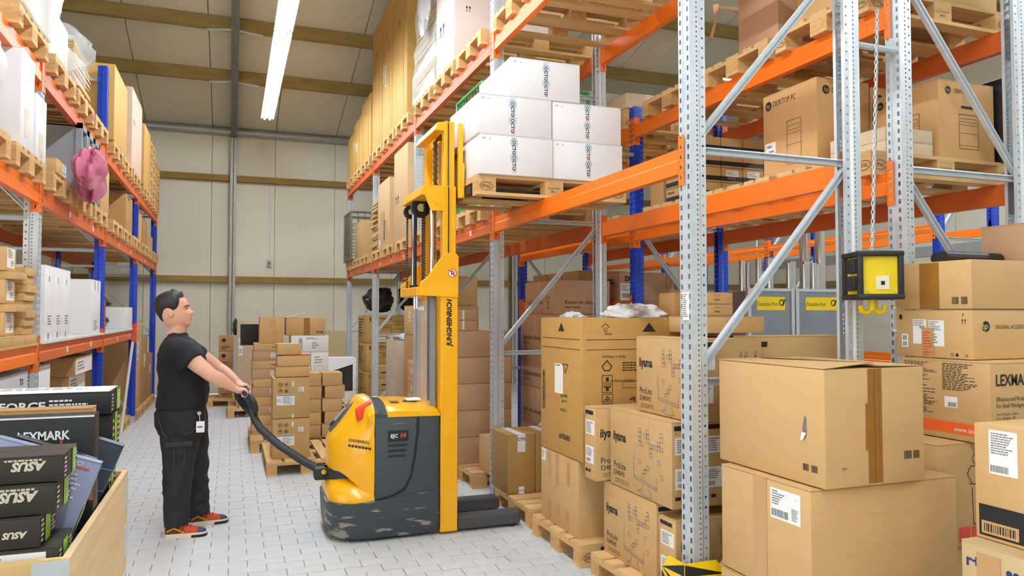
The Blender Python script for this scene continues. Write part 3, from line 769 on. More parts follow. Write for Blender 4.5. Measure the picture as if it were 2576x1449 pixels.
carton(3.02, 3.2, 4.4, 4.8, PH, 1.58, 'tall plain carton behind the upturned printed carton', mat=OLD)
carton(2.9, 2.97, 4.5, 4.7, 1.58, 1.75, 'small dark brown carton behind the perforated post', mat=OLD)
# crumpled white foil sticking out of the upturned carton
def crumple(name, cx, cy, cz, sx, sy, sz, mat, label, cat, seed=1, n=34, amp=0.3, parent=None, group=None, flat=None):
    r = random.Random(seed); rings = []
    ph = [(r.uniform(0, 6.28), r.uniform(0, 6.28), r.choice((2, 3, 4, 5, 7)), r.choice((2, 3, 5))) for _ in range(7)]
    for i in range(n // 2 + 1):
        th = PI * i / (n // 2); ring = []
        for j in range(n):
            a = 2 * PI * j / n
            q = 1 + amp * sum(math.sin(p[2] * a + p[0]) * math.sin(p[3] * th + p[1]) for p in ph) / 3 + r.uniform(-amp, amp) * 0.25
            z_ = cz - sz * q * math.cos(th); ring.append((cx + sx * q * math.sin(th) * math.cos(a), cy + sy * q * math.sin(th) * math.sin(a), z_ if flat is None else max(z_, flat)))
        rings.append(ring)
    o = MB().loft(rings).build(name, mat, parent, smooth=32)
    if parent is None: tag(o, label, cat, group)
    return o
crumple('plastic_film', 2.6, 4.56, 1.585, 0.24, 0.13, 0.075, FOILW, 'crumpled white plastic film on top of the upturned printed carton', 'plastic film', 3, n=48, amp=0.34, flat=1.577)
crumple('plastic_film', 2.24, 4.75, 1.58, 0.08, 0.07, 0.03, FOILW, 'small wisp of white film at the corner of the upturned carton', 'plastic film', 5, amp=0.4, flat=1.577)

# cartons with printed tape on the pallet at the forks
for k, (a, b) in enumerate(((2.10, 2.34), (2.345, 2.6))):
    o = carton(a, b, 5.70, 6.1, PH, 0.62, 'brown carton with printed white tape by the fork tips, %s' % ('left one at the post' if k == 0 else 'right one'), mat=M('kraft_dark', (166, 128, 72), 0.75, var=0.05, bump=0.04), tape='F', tmat=TAPEW, seam='y', items=[
        ('F', INK, [('t', 0.5, 0.9, 0.05, 'CTO', {'bold': 0.03, 'center': True})]), ('F', TAPEW, [])])
    decals(o, (b - a, 0.4, 0.62 - PH), [('F', 'label', (0.4, 0.0, 0.6, 0.12), [('t', 0.5, 0.3, 0.3, 'OCTO', {'center': True, 'bold': 0.03})])])
# bay behind the front frame: wheel cartons and the tall plain stack
pallet(2.68, 6.98, 0, 'wooden pallet under the tall plain carton stack behind the mast', logo='L')
zz = [0.144, 0.50, 0.87, 1.235, 1.60, 1.93]
for k in range(5):
    wheelbox(2.9 - (0.05 if k < 4 else 0), 3.49, 6.56, 7.34, zz[k], zz[k + 1] - 0.003, 'wheel carton with goblet mark, %s of the stack of five' % ('bottom', 'second', 'third', 'fourth', 'top')[k], k=k, txt='Leichtmetallr\u00e4der' if k == 4 else 'Light alloy wheels')
MB().hull8([(2.9, 6.56, 1.932), (3.5, 6.56, 1.932), (3.5, 6.9, 1.95), (2.9, 6.9, 1.95)], [(2.9, 6.56, 1.937), (3.5, 6.56, 1.937), (3.5, 6.9, 1.955), (2.9, 6.9, 1.955)])
z = PH
for k in range(5):
    carton(2.0, 2.62, 7.0, 7.55, z, z + 0.257, 'plain tan carton in the stack behind the mast, %s from the pallet' % ('first', 'second', 'third', 'fourth', 'fifth')[k], mat=TAN); z += 0.259
for k in range(2):
    carton(1.98, 2.26, 7.0, 7.4, z, z + 0.1, 'small taped tan carton on the plain stack, %s one' % ('lower', 'upper')[k], mat=TAN, tape='F', items=[('F', TAPEC, [('r', 0.3, 0.0, 0.62, 1.0)]), ('F', TAPEW, [('r', 0.45, 0.1, 0.53, 0.95)])]); z += 0.102
carton(2.2, 2.6, 6.35, 6.75, PH, 0.47, 'half hidden tan carton behind the carton with printed tape', mat=KRAFT)
# behind: second right row at floor level seen through the frames
carton(3.62, 4.25, 6.6, 7.1, 1.62, 2.02, 'large pinkish computer carton behind the blue post', mat=TAN, items=[('F', INK, [('t', 0.1, 0.78, 0.12, 'DELL', {'bold': 0.05})]), ('L', INK, [('t', 0.5, 0.72, 0.12, 'DELL', {'bold': 0.05})]), ('F', 'label', (0.02, 0.3, 0.25, 0.72), None), ('F', INK, [('o', 0.86, 0.62, 0.94, 0.9, 0.003)])])
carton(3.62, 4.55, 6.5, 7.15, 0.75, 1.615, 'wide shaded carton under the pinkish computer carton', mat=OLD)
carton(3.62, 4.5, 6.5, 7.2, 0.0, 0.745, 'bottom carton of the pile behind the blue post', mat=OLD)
tp = empty('marker_pole', (4.3, 6.55, 1.64)); tag(tp, 'red and white marker pole lying on a carton behind the blue post', 'pole')
MB().tube([(-0.03, 0, 0), (0.06, 0, 0)], 0.02, 10).build('white_end', WHP, tp); MB().tube([(0.06, 0, 0), (0.42, 0.02, -0.005)], [0.022, 0.008], 10).build('red_end', REDP, tp)

# ---------------------------------------------------------------- big cartons at the right front
def torn(root, dims, f, s, t, sc=1.0):
    fr = face(dims, f); o, S, T, W, H = fr; n = S.cross(T); c = o + S * (s * W) + T * (t * H)
    a = [(-0.016, 0.0), (-0.008, -0.03), (0.004, -0.034), (0.012, -0.01), (0.008, 0.02), (0.01, 0.045), (0.0, 0.06), (-0.008, 0.035)]
    mb = MB(); mb.add([c + S * (x * sc) + T * (y * sc) + n * 0.0012 for x, y in a], [tuple(range(len(a)))]); mb.build('tear', GREYP, root)
    m2 = MB(); m2.add([c + S * (x * sc) + T * (y * sc) + n * z for x, y, z in ((-0.018, -0.012, 0.002), (0.008, -0.014, 0.002), (0.004, -0.042, 0.018), (-0.014, -0.046, 0.014))], [(0, 1, 2, 3)]); m2.build('paper_scrap', WHP, root)
CB = [('bar', 0.79, 0.07, 0.85, 0.14), ('bar', 0.87, 0.07, 0.93, 0.14)]
a = carton(2.25, 2.79, 2.40, 3.10, 0.89, 1.375, 'large brown carton with torn hole and lifted flap, uppermost at the right front', open_top=True, bevel=0.007, items=[
    ('F', INK, [('bar', 0.78, 0.2, 0.86, 0.27), ('bar', 0.88, 0.2, 0.94, 0.27), ('t', 0.16, 0.15, 0.02, '1919', {})]), ('L', INK, [('bar', 0.82, 0.12, 0.87, 0.18), ('bar', 0.89, 0.12, 0.94, 0.18)]),
    ('F', TAPE, [('r', 0.42, 0.02, 0.56, 0.995), ('r', 0.395, 0.3, 0.42, 0.7)]), ('F', M('tape_seam', (104, 70, 30), 0.35), [('r', 0.484, 0.02, 0.488, 0.99), ('r', 0.53, 0.25, 0.533, 0.99)])])
torn(a, (0.54, 0.7, 0.485), 'L', 0.84, 0.47)
for s in (-1, 1):      # the two top flaps, lifting off at the front
    mb = MB(); x0, x1 = (-0.27, -0.002) if s < 0 else (0.002, 0.27)
    lift = 0.02 if s < 0 else 0.006
    z0, z1 = 0.486, 0.49
    e0, e1 = (0, lift) if s < 0 else (lift, 0)
    mb.hull8([(x0, -0.35, z0 + e0), (x1, -0.345, z0 + e1), (x1, 0.35, z0), (x0, 0.35, z0)], [(x0, -0.35, z1 + e0), (x1, -0.345, z1 + e1), (x1, 0.35, z1), (x0, 0.35, z1)])
    mb.build('flap', KRAFT, a)
MB().add([(-0.035, -0.352, 0.509), (0.035, -0.352, 0.506), (0.035, 0.35, 0.4915), (-0.035, 0.35, 0.4915)], [(0, 1, 2, 3)]).build('packing_tape', TAPE, a)
b = carton(2.2, 3.01, 2.43, 3.02, 0.41, 0.885, 'large plain carton with a shipping label, under the torn carton', bevel=0.007, items=[
    ('L', 'label', (0.59, 0.66, 0.9, 0.93), [('ln', 0.06, 0.45, 0.5, 0.95, 6), ('bar', 0.05, 0.08, 0.6, 0.32), ('ln', 0.72, 0.1, 0.95, 0.5, 7), ('t', 0.85, 0.75, 0.1, '1', {})]), ('L', TAPEC, [('r', 0.4, 0.0, 0.55, 1.0)])])
carton(2.2, 2.98, 2.45, 3.03, 0.0, 0.405, 'bottom plain carton of the pile at the right front', bevel=0.007, items=[('L', TAPEC, [('r', 0.4, 0.0, 0.55, 1.0)])])
# pile behind, in the second right row
carton(3.1, 3.75, 2.62, 3.08, 0.0, 0.5, 'moving carton with printed figure, lowest behind the front pile', items=[('F', INK, [('c', 0.5, 0.84, 0.06, 0.05), ('l', [(0.4, 0.5), (0.42, 0.76), (0.58, 0.76), (0.62, 0.5), (0.4, 0.5)], 0.004), ('o', 0.45, 0.42, 0.72, 0.64, 0.004), ('l', [(0.45, 0.5), (0.46, 0.08)], 0.004), ('l', [(0.58, 0.42), (0.6, 0.08)], 0.004)])])
carton(3.1, 3.7, 2.6, 3.06, 0.502, 0.985, 'moving carton with printed figure and red letters behind the front pile', items=[('F', INK, [('c', 0.42, 0.84, 0.055, 0.047), ('l', [(0.37, 0.6), (0.32, 0.7), (0.36, 0.77), (0.5, 0.77), (0.54, 0.66), (0.46, 0.58), (0.34, 0.6)], 0.004), ('l', [(0.44, 0.55), (0.64, 0.57), (0.64, 0.68), (0.54, 0.69), (0.44, 0.62), (0.44, 0.5), (0.62, 0.5), (0.64, 0.57)], 0.004), ('l', [(0.37, 0.56), (0.38, 0.2), (0.45, 0.2), (0.43, 0.48), (0.48, 0.26), (0.54, 0.26), (0.5, 0.5)], 0.004)]),
    ('F', REDP, [('r', 0.22, 0.04, 0.34, 0.18), ('r', 0.36, 0.04, 0.5, 0.18), ('r', 0.52, 0.04, 0.66, 0.18)]), ('F', KRAFT, []),])
carton(3.3, 4.0, 2.48, 2.98, 0.99, 1.372, 'printer carton with small print columns and an orange stripe', items=[
    ('L', INK, [('ln', 0.06, 0.28, 0.44, 0.97, 34), ('ln', 0.5, 0.62, 0.92, 0.97, 17)]), ('L', M('orange_print', (232, 96, 36), 0.6), [('r', 0.0, 0.08, 1.0, 0.22)]), ('L', WHP, [('t', 0.62, 0.11, 0.06, 'www.lexmark.com', {'shear': 0.2})]), ('L', 'label', (0.52, 0.4, 0.66, 0.54), [('bar', 0.3, 0.1, 0.9, 0.5)]),
    ('F', INK, [('t', 0.05, 0.72, 0.14, 'LEXMARK', {'xs': 0.8, 'bold': 0.02}), ('t', 0.05, 0.53, 0.055, 'Efficiency and Productivity', {'xs': 0.8, 'shear': 0.15}), ('t', 0.05, 0.45, 0.055, 'For Small Workgroups', {'xs': 0.8, 'shear': 0.15}), ('t', 0.05, 0.36, 0.03, 'Up to 32 ppm - Letter', {'shear': 0.2}), ('t', 0.05, 0.31, 0.03, 'Up to 30 ppm - A4', {'shear': 0.2}), ('t', 0.05, 0.26, 0.03, 'True 1200 x 1200 dpi', {'shear': 0.2}), ('c', 0.6, 0.4, 0.14, 0.11)])])
HPL = lambda s, t, r, txt: [('c', s, t, r), ]
carton(3.4, 4.6, 2.64, 3.09, 1.375, 1.622, 'carton with round logo, labels and red-lettered tape in the right pile', items=[
    ('F', INK, [('c', 0.075, 0.66, 0.11), ('t', 0.13, 0.61, 0.085, 'ORIGINAL ACCESSORIES', {'xs': 0.75})]), ('F', KRAFT, [('t', 0.05, 0.61, 0.13, 'hp', {'shear': 0.2, 'bold': 0.02})]),
    ('L', INK, [('up', 0.87, 0.72, 0.06, 0.1), ('t', 0.88, 0.87, 0.06, '8', {}), ('r', 0.05, 0.8, 0.09, 0.9), ('t', 0.9, 0.05, 0.05, 'CE', {}), ('c', 0.75, 0.08, 0.035, 0.025), ('c', 0.81, 0.08, 0.035)]),
    ('L', 'label', (0.24, 0.28, 0.42, 0.8), [('ln', 0.06, 0.72, 0.9, 0.97, 4), ('bar', 0.5, 0.62, 0.9, 0.74)]), ('L', 'label', (0.45, 0.24, 0.65, 0.78), [('ln', 0.06, 0.6, 0.9, 0.97, 6), ('ln', 0.3, 0.1, 0.6, 0.5, 4)]), ('L', 'label', (0.08, 0.2, 0.17, 0.48), [('bar', 0.2, 0.1, 0.8, 0.4), ('bar', 0.2, 0.55, 0.8, 0.9)]),
    ('L', TAPEC, [('r', 0.36, 0.0, 0.52, 0.62)]), ('L', REDP, [('ln', 0.38, 0.02, 0.5, 0.55, 9)])])
carton(3.4, 4.6, 2.64, 3.09, 1.625, 1.87, 'taped brown carton uppermost of the right pile', open_top=True, items=[('L', TAPE, [('r', 0.34, 0.0, 0.6, 0.98)]), ('L', INK, [('bar', 0.76, 0.1, 0.84, 0.25), ('bar', 0.87, 0.1, 0.95, 0.25)])])
carton(4.05, 4.62, 2.7, 3.08, 1.872, 2.1, 'pale carton at the right edge above the taped carton', mat=TAN)
for k, (y, x0, x1) in enumerate(((2.92, 3.55, 4.0), (3.02, 3.62, 4.03))):
    tag(MB().tube([(x0, y, 1.905), (x1, y + 0.02, 1.905)], 0.032, 12).build('black_roll', M('black_vinyl', (24, 24, 26), 0.5)), 'black vinyl roll on the taped carton, %s one' % ('front' if k == 0 else 'rear'), 'roll')
# open carton at the right edge and the carton below it
ob = carton(2.70, 3.2, 1.6, 2.1, 0.745, 1.18, 'open carton with label and black printed band at the right edge', open_top=True, items=[
    ('L', BLACKB, [('r', 0.03, 0.03, 1.0, 0.3)]), ('L', 'label', (0.12, 0.58, 0.34, 0.96), [('ln', 0.08, 0.45, 0.9, 0.95, 9), ('bar', 0.05, 0.05, 0.7, 0.2)]), ('L', WHP, [('t', 0.7, 0.12, 0.07, '+', {}), ('p', [(0.7, 0.2), (0.8, 0.2), (0.75, 0.25)])]), ('L', M('kraft_label', (190, 150, 100), 0.6), [('r', 0.05, 0.05, 0.34, 0.16)]), ('L', INK, [('bar', 0.07, 0.07, 0.32, 0.14)])])
MB().hull8([(-0.25, -0.25, 0.436), (0.25, -0.25, 0.436), (0.25, 0.0, 0.5), (-0.25, 0.0, 0.5)], [(-0.25, -0.25, 0.44), (0.25, -0.25, 0.44), (0.25, 0.0, 0.504), (-0.25, 0.0, 0.504)]).build('flap', KRAFT, ob)
carton(2.62, 3.2, 1.58, 2.1, 0.0, 0.742, 'carton with blue printing and tape patches at the bottom right corner', mat=M('pale_kraft', (204, 176, 128), 0.7), items=[('L', M('navy_print', (40, 52, 110), 0.6), [('t', 0.04, 0.88, 0.06, 'r+Lo', {'bold': 0.03})] + [('c', 0.36 + 0.05 * (i % 3), 0.9 - 0.04 * (i // 3), 0.016) for i in range(6)]), ('L', TAPEC, [('r', 0.12, 0.74, 0.3, 0.96), ('r', 0.62, 0.5, 0.8, 0.98)])])

# ---------------------------------------------------------------- second right row, upper goods
R2X = 4.08
for y, w in ((3.72, 'beneath the printed computer cartons'), (4.6, 'beside the computer cartons'), (5.5, 'beneath the black-striped cartons')):
    pallet(R2X, y, 2.415, 'pallet on the second row lower beams, %s' % w, logo='FL')
def pcbox(x0, x1, y0, y1, z0, z1, label):
    ill = lambda a, b, c, d: [('o', a, b, c, d, 0.003), ('l', [(a, d - (d - b) * 0.3), (c, d - (d - b) * 0.3)], 0.002), ('o', a + (c - a) * 0.08, d - (d - b) * 0.22, c - (c - a) * 0.1, d - (d - b) * 0.12, 0.002), ('l', [(a, b + (d - b) * 0.45), (c, b + (d - b) * 0.45)], 0.002), ('l', [(a, b + (d - b) * 0.1), (c, b + (d - b) * 0.1)], 0.002)]
    o = carton(x0, x1, y0, y1, z0, z1, label, mat=M('kraft_pc', (206, 160, 104), 0.75, var=0.04, bump=0.04), items=[
        ('L', INK, [('c', 0.11, 0.87, 0.055), ('t', 0.2, 0.845, 0.065, 'DESKTOP PC', {'xs': 0.72})] + ill(0.46, 0.12, 0.72, 0.62)),
        ('F', INK, [('c', 0.17, 0.87, 0.05), ('t', 0.28, 0.845, 0.055, 'DESKTOP PC', {'xs': 0.75})] + ill(0.36, 0.14, 0.7, 0.58)),
        ('F', KRAFT, [('t', 0.135, 0.85, 0.05, 'hp', {'shear': 0.2})]), ('L', KRAFT, [('t', 0.07, 0.85, 0.05, 'hp', {'shear': 0.2})]),
        ('F', INK, [('r', 0.4, 0.655, 0.64, 0.69)])], tape='F')
    return o
o = pcbox(3.6, 4.05, 3.87, 4.40, 2.56, 3.17, 'computer carton with tower drawing and white chip label, left of the posts')
decals(o, (0.45, 0.53, 0.61), [('L', 'label', (0.04, 0.3, 0.24, 0.43), [('t', 0.1, 0.55, 0.26, 'AMD', {'bold': 0.02}), ('bar', 0.35, 0.1, 0.85, 0.3)])])
pcbox(4.07, 4.5, 3.87, 4.40, 2.56, 3.15, 'computer carton half hidden between the two posts')
pcbox(4.05, 4.53, 3.34, 3.83, 2.56, 3.05, 'computer carton with tower drawing right of the perforated post')
for k in range(2):
    carton(3.64, 4.02, 3.36, 3.8, 2.56 + k * 0.082, 2.64 + k * 0.082, 'pale flat carton before the computer cartons, %s one' % ('lower', 'upper')[k], mat=M('pale_board', (214, 192, 158), 0.7), bevel=0.002)
MB_ = MB().box(4.56, 5.0, 3.3, 3.75, 2.56, 3.1).build('black_case', M('black_plastic', (22, 24, 30), 0.35), bevel=0.01); tag(MB_, 'large black case behind the right computer carton', 'case')
STR = M('stripe_board', (186, 146, 94), 0.75, var=0.05, bump=0.03)
rw = ('bottom', 'second', 'third', 'top'); cw = ('at the front', 'second from the aisle', 'third from the aisle', 'at the rear')
for c in range(4):
    for r in range(4):
        carton(3.55 + c * 0.215, 3.755 + c * 0.215, 5.12, 5.62, 2.56 + r * 0.125, 2.68 + r * 0.125, 'black-striped carton, %s layer, column %s' % (rw[r], cw[c]), mat=STR, bevel=0.0, group='black-striped cartons', items=[('F', BLACKB, [('r', 0, 0.1, 1, 0.42)]), ('L', BLACKB, [('r', 0, 0.1, 1, 0.42)]), ('L', INK, [('r', 0.06, 0.65, 0.1, 0.78), ('r', 0.13, 0.65, 0.17, 0.78), ('r', 0.2, 0.65, 0.24, 0.78)])] + ([('F', 'label', (0.2, 0.1, 0.8, 0.85), None)] if (c, r) in ((1, 1), (2, 1)) else []))
carton(3.56, 3.8, 5.68, 5.9, 2.56, 2.95, 'narrow carton with black top marks beside the blue post', mat=OLD, items=[('L', INK, [('r', 0.1, 0.84, 0.9, 0.93)]), ('F', INK, [('r', 0.1, 0.84, 0.9, 0.93)])])
for y, w in ((3.72, 'nearest the posts'), (4.6, 'under the open carton'), (5.5, 'empty and left of the open carton')):
    pallet(R2X, y, 3.386, 'pallet on the second row top beams, %s' % w, logo='FL' if y < 4 else None)
carton(3.62, 4.62, 3.37, 4.06, 3.53, 4.3, 'large carton on the top pallet nearest the posts')
oc = carton(3.66, 4.5, 4.3, 4.75, 3.53, 4.2, 'open empty carton with hanging torn flap on the top beams', open_top=True, mat=TAN)
MB().add([(-0.42, 0.225, 0.4), (-0.42, 0.6, 0.62), (-0.41, 0.6, 0.62), (-0.41, 0.225, 0.4), (0.2, 0.225, 0.5), (0.2, 0.5, 0.62)], [(0, 1, 5, 4)]).build('flap', TAN, oc)
MB().add([(-0.42, 0.55, 0.6), (-0.42, 0.47, 0.58), (-0.42, 0.5, 0.45), (-0.42, 0.56, 0.32), (-0.415, 0.6, 0.36), (-0.415, 0.54, 0.46)], [(0, 1, 2, 3, 4, 5)]).build('torn_strip', TAN, oc)
# second bay of the second row
pallet(4.12, 6.72, 3.386, 'pallet with pale flat cartons above the short blue post', logo='F')
carton(3.56, 4.3, 6.36, 6.8, 3.53, 3.60, 'brown carton sleeve under the pale flat carton on the top pallet', mat=KRAFT, items=[('F', 'label', (0.45, 0.1, 0.62, 0.7), [('bar', 0.1, 0.3, 0.9, 0.7)])])
carton(3.56, 4.1, 6.34, 6.75, 3.605, 3.75, 'pale flat carton with red marked tape on the top pallet', mat=M('pale_board', (214, 192, 158)), items=[('F', PAPER, [('r', 0.4, 0.0, 0.55, 1.0)]), ('F', REDP, [('o', 0.42, 0.1, 0.53, 0.9, 0.005)])])
carton(4.12, 4.32, 6.4, 6.7, 3.605, 3.72, 'small pale carton beside the marked pale carton', mat=M('pale_board', (214, 192, 158)))
carton(4.36, 4.74, 6.42, 6.75, 3.53, 3.74, 'white carton at the rear of the top pallet behind the post', mat=WHITE)
for k in range(3): pallet(4.1, 6.78 + k * 0.88, 2.415, 'pallet on the lower beams of the second row beyond the blue post, %s' % ('first', 'second', 'third')[k])
for k in range(2): pallet(4.12, 7.62 + k * 0.9, 3.386, 'pallet on the top beams of the second row beyond the pale cartons, %s' % ('first', 'second')[k])
# white and red sign board hanging behind
sb = MB().box(5.7, 8.2, 12.7, 12.75, 4.5, 5.85).build('sign_board', M('sign_white', (250, 250, 250), 0.5)); tag(sb, 'white sign board with red field hanging under the roof', 'sign')
for x in (5.9, 8.0): MB().tube([(x, 12.725, 5.85), (x, 12.725, roofz(12.725))], 0.006, 6).build('hanging_wire', GALV, sb)
MB().box(6.15, 7.4, 12.685, 12.7, 4.5, 5.3).build('red_field', REDP, sb)

# ---------------------------------------------------------------- first right row, upper goods
for z, nm in ((Z2 + 0.065, 'top'),):
    pallet(2.7, 5.68, z, 'wooden pallet on the top beams above the white cartons', logo='F')
    pallet(2.7, 4.78, z, 'wooden pallet on the top beams, second from the frame behind the mast')
px = 2.68
zt = Z2 + 0.065 + PH
zl = Z1 + 0.065
fb = ['first', 'second', 'third', 'fourth', 'fifth', 'sixth', 'seventh', 'eighth', 'ninth']
for k, y in enumerate((6.75, 7.65, 8.6, 9.72, 10.65, 11.55, 12.65, 13.5, 14.4)):
    pallet(px, y, Z2 + 0.065, 'pallet on the top beams of the aisle row, %s beyond the mast' % fb[k], logo='L' if k in (1, 2) else None)
    pallet(px, y, zl, 'pallet on the lower beams of the aisle row, %s beyond the mast' % fb[k])
UPI = [('up', 0.42, 0.42, 0.2, 0.09)]
carton(2.1, 3.3, 7.28, 8.0, zt, 5.25, 'huge pale pink carton on the top beams behind the white cartons', mat=M('pink_board', (226, 206, 196), 0.75, var=0.03), items=[('L', INK, [('up', 0.2, 0.4, 0.3, 0.12)]), ('F', INK, [('up', 0.1, 0.5, 0.05, 0.06)])])
bale = empty('cardboard_bale', (2.68, 8.55, zt)); tag(bale, 'foil-wrapped bale of flattened cardboard on the top beams', 'cardboard bale')
r_ = random.Random(8)
for i in range(40):
    q = r_.uniform(-0.02, 0.02)
    w = 0.56 - max(0, (i - 24)) * 0.006
    MB().box(-w + q, w + q, -0.52 + r_.uniform(0, 0.03), 0.5 - r_.uniform(0, 0.04), i * 0.032, i * 0.032 + 0.027).build('flattened_box', M('sheet_edge', (196, 168, 112), 0.8, var=0.15, scale=(4, 4, 60), rnd=0.08), bale)
rings = []
for i in range(9):
    t = i / 8; rr = random.Random(i)
    rings.append([(-0.6 + rr.uniform(-0.02, 0.03) + 0.05 * t, -0.53 + rr.uniform(-0.02, 0.02), 0.002 + t * 1.3), (0.6, -0.53 + rr.uniform(-0.02, 0.02), 0.002 + t * 1.3), (0.6, 0.53, 0.002 + t * 1.3), (-0.6 + rr.uniform(-0.02, 0.03) + 0.05 * t, 0.53, 0.002 + t * 1.3)])
MB().loft(rings, cap=False).build('stretch_film', FOIL, bale)
crumple('film_wad', -0.66, -0.3, 0.95, 0.05, 0.25, 0.3, FOIL, '', '', 4, parent=bale)
spec = [(9.5, 10.46, 6.0, 'tall golden carton next to the cardboard bale'), (10.5, 11.2, 6.15, 'tall carton with paper labels, second from the bale'), (11.25, 12.05, 6.15, 'tall taped carton, third from the bale'), (12.2, 13.1, 5.25, 'lower carton with shipping marks, fourth from the bale'), (13.15, 13.95, 5.12, 'carton near the end of the top beams, fifth from the bale'), (14.0, 14.75, 5.0, 'last carton on the top beams by the back wall')]
GOLD = M('kraft_gold2', (204, 160, 84), 0.7, var=0.05, scale=(6, 6, 20), bump=0.04)
for i, (y0, y1, zz_, lb_) in enumerate(spec):
    carton(2.1, 3.25, y0, y1, zt, zz_, lb_, mat=GOLD, bevel=0.01, items=[('L', INK, [('up', 0.45, 0.72, 0.14, 0.07)]), ('L', TAPEC, [('r', 0.75, 0, 0.8, 1)])] + ([('L', 'label', (0.1, 0.45, 0.2, 0.6), None), ('L', 'label', (0.3, 0.4, 0.42, 0.56), None)] if i in (1, 4) else []))
# lower beams, far bays
z0 = zl + PH
carton(2.1, 3.2, 9.42, 10.28, z0, 3.82, 'very tall carton with arrow marks on the lower beams left of the mast', mat=M('kraft_light', (206, 172, 126), 0.75, var=0.04), items=[('L', INK, [('up', 0.1, 0.42, 0.3, 0.09)])])
carton(2.1, 3.1, 10.6, 11.5, z0, 3.58, 'taped carton next to the very tall one on the lower beams', mat=M('kraft_light', (206, 172, 126)), items=[('L', TAPEC, [('r', 0.3, 0.1, 0.6, 0.55), ('r', 0.55, 0.05, 0.8, 0.4)]), ('L', 'label', (0.05, 0.03, 0.25, 0.14), None)])
st = empty('flattened_cartons', (2.65, 11.78, z0)); tag(st, 'stack of flattened cartons on the lower beams beside the wire cage', 'cardboard stack')
for i in range(26):
    q = r_.uniform(-0.03, 0.03); p = r_.uniform(-0.02, 0.02)
    MB().box(-0.55 + q, 0.5 + q, -0.22 + p, 0.22 + p, i * 0.031, i * 0.031 + 0.025).build('flattened_box', M('sheet_edge'  , (196, 168, 112)), st)
carton(2.12, 2.75, 13.1, 13.9, z0, 3.25, 'plain carton in front of the grey wire cage', mat=KRAFT)
def cage(name, x0, x1, y0, y1, z0, z1, mat, label, n=(8, 8, 7), r=0.006, post=0.02, group=None):
    c = empty(name, ((x0 + x1) / 2, (y0 + y1) / 2, z0)); tag(c, label, 'wire cage', group)
    w, d, h = (x1 - x0) / 2, (y1 - y0) / 2, z1 - z0
    for sx in (-1, 1):
        for sy in (-1, 1): MB().box(sx * w - post, sx * w + post, sy * d - post, sy * d + post, 0, h).build('corner_post', mat, c)
    for nm, fx, a in (('mesh_side', -w, 'y'), ('mesh_side', w, 'y'), ('mesh_side', -d, 'x'), ('mesh_side', d, 'x')):
        mb = MB(); L = d if a == 'y' else w
        for i in range(1, n[0]):
            s = -L + 2 * L * i / n[0]; p = (fx, s) if a == 'y' else (s, fx)
            mb.tube([(p[0], p[1], 0.02), (p[0], p[1], h)], r, 4, cap=False)
        for i in range(n[2] + 1):
            z = 0.02 + (h - 0.02) * i / n[2]
            if a == 'y': mb.tube([(fx, -L, z), (fx, L, z)], r, 4, cap=False)
            else: mb.tube([(-L, fx, z), (L, fx, z)], r, 4, cap=False)
        tag(mb.build(nm, mat, c), kind='stuff')
        rail = MB()
        if a == 'y': rail.tube([(fx, -L, h), (fx, L, h)], 0.016, 8)
        else: rail.tube([(-L, fx, h), (L, fx, h)], 0.016, 8)
        rail.build('top_rail', mat, c)
    MB().box(-w, w, -d, d, 0, 0.03).build('base', mat, c)
    return c
cage('wire_cage', 2.05, 3.1, 13.98, 14.75, zl + PH + 0.002, 3.5, M('dark_wire', (116, 112, 96), 0.5, metal=0.4), 'grey wire mesh cage at the end of the lower beams')
cage('wire_cage', 2.12, 3.18, 6.4, 7.22, zl + PH + 0.002, 3.72, M('green_wire', (62, 150, 84), 0.45), 'green wire mesh cage behind the white cartons', n=(9, 9, 8), r=0.004, post=0.014)
# floor level, third and fourth bays, seen past the mast
pallet(2.7, 10.0, 0, 'pallet under the taped cartons seen through the mast'); pallet(2.7, 11.0, 0, 'pallet under the film-wrapped load behind the mast'); pallet(2.7, 13.4, 0, 'pallet under the golden lined cartons by the back wall', logo='L'); pallet(2.7, 12.6, 0, 'pallet under the small lidded cartons by the back wall')
def labelled(x0, x1, y0, y1, z0, z1, lab, **k): return carton(x0, x1, y0, y1, z0, z1, lab, items=[('L', 'label', (0.4, 0.45, 0.6, 0.8), None), ('F', TAPEC, [('r', 0.4, 0, 0.55, 1)])], **k)
labelled(2.45, 3.2, 9.9, 10.5, 1.72, 2.12, 'brown carton with raised flap, top of the pile left of the mast', mat=KRAFT)
labelled(2.3, 3.2, 9.85, 10.5, 1.32, 1.715, 'labelled brown carton, second in the pile left of the mast', mat=KRAFT)
carton(2.35, 2.85, 9.55, 9.8, 1.0, 1.5, 'plain carton before the labelled pile left of the mast', mat=KRAFT)
for k in range(4):
    carton(2.2, 2.82, 9.3, 9.8, PH + k * 0.214, PH + 0.21 + k * 0.214, 'carton with red marks and blue letters left of the mast, layer %s' % ('one', 'two', 'three', 'four')[k], mat=KRAFT, items=[('L', REDP, [('up', 0.1, 0.5, 0.3, 0.35), ('up', 0.5, 0.5, 0.3, 0.35)]), ('F', BLUEP, [('t', 0.25, 0.5, 0.2, 'POLY', {'bold': 0.03})]), ('L', 'label', (0.35, 0.15, 0.5, 0.5), [])])
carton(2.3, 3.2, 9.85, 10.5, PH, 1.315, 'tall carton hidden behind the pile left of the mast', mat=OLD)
wl = carton(2.2, 2.95, 10.62, 11.3, PH, 1.22, 'film-wrapped carton load with orange strap behind the truck', mat=M('wrapped_board', (200, 178, 158), 0.35, var=0.08), items=[('F', INK, [('t', 0.3, 0.35, 0.03, 'CE', {}), ('up', 0.3, 0.45, 0.12, 0.05), ('ln', 0.2, 0.6, 0.7, 0.9, 8)])])
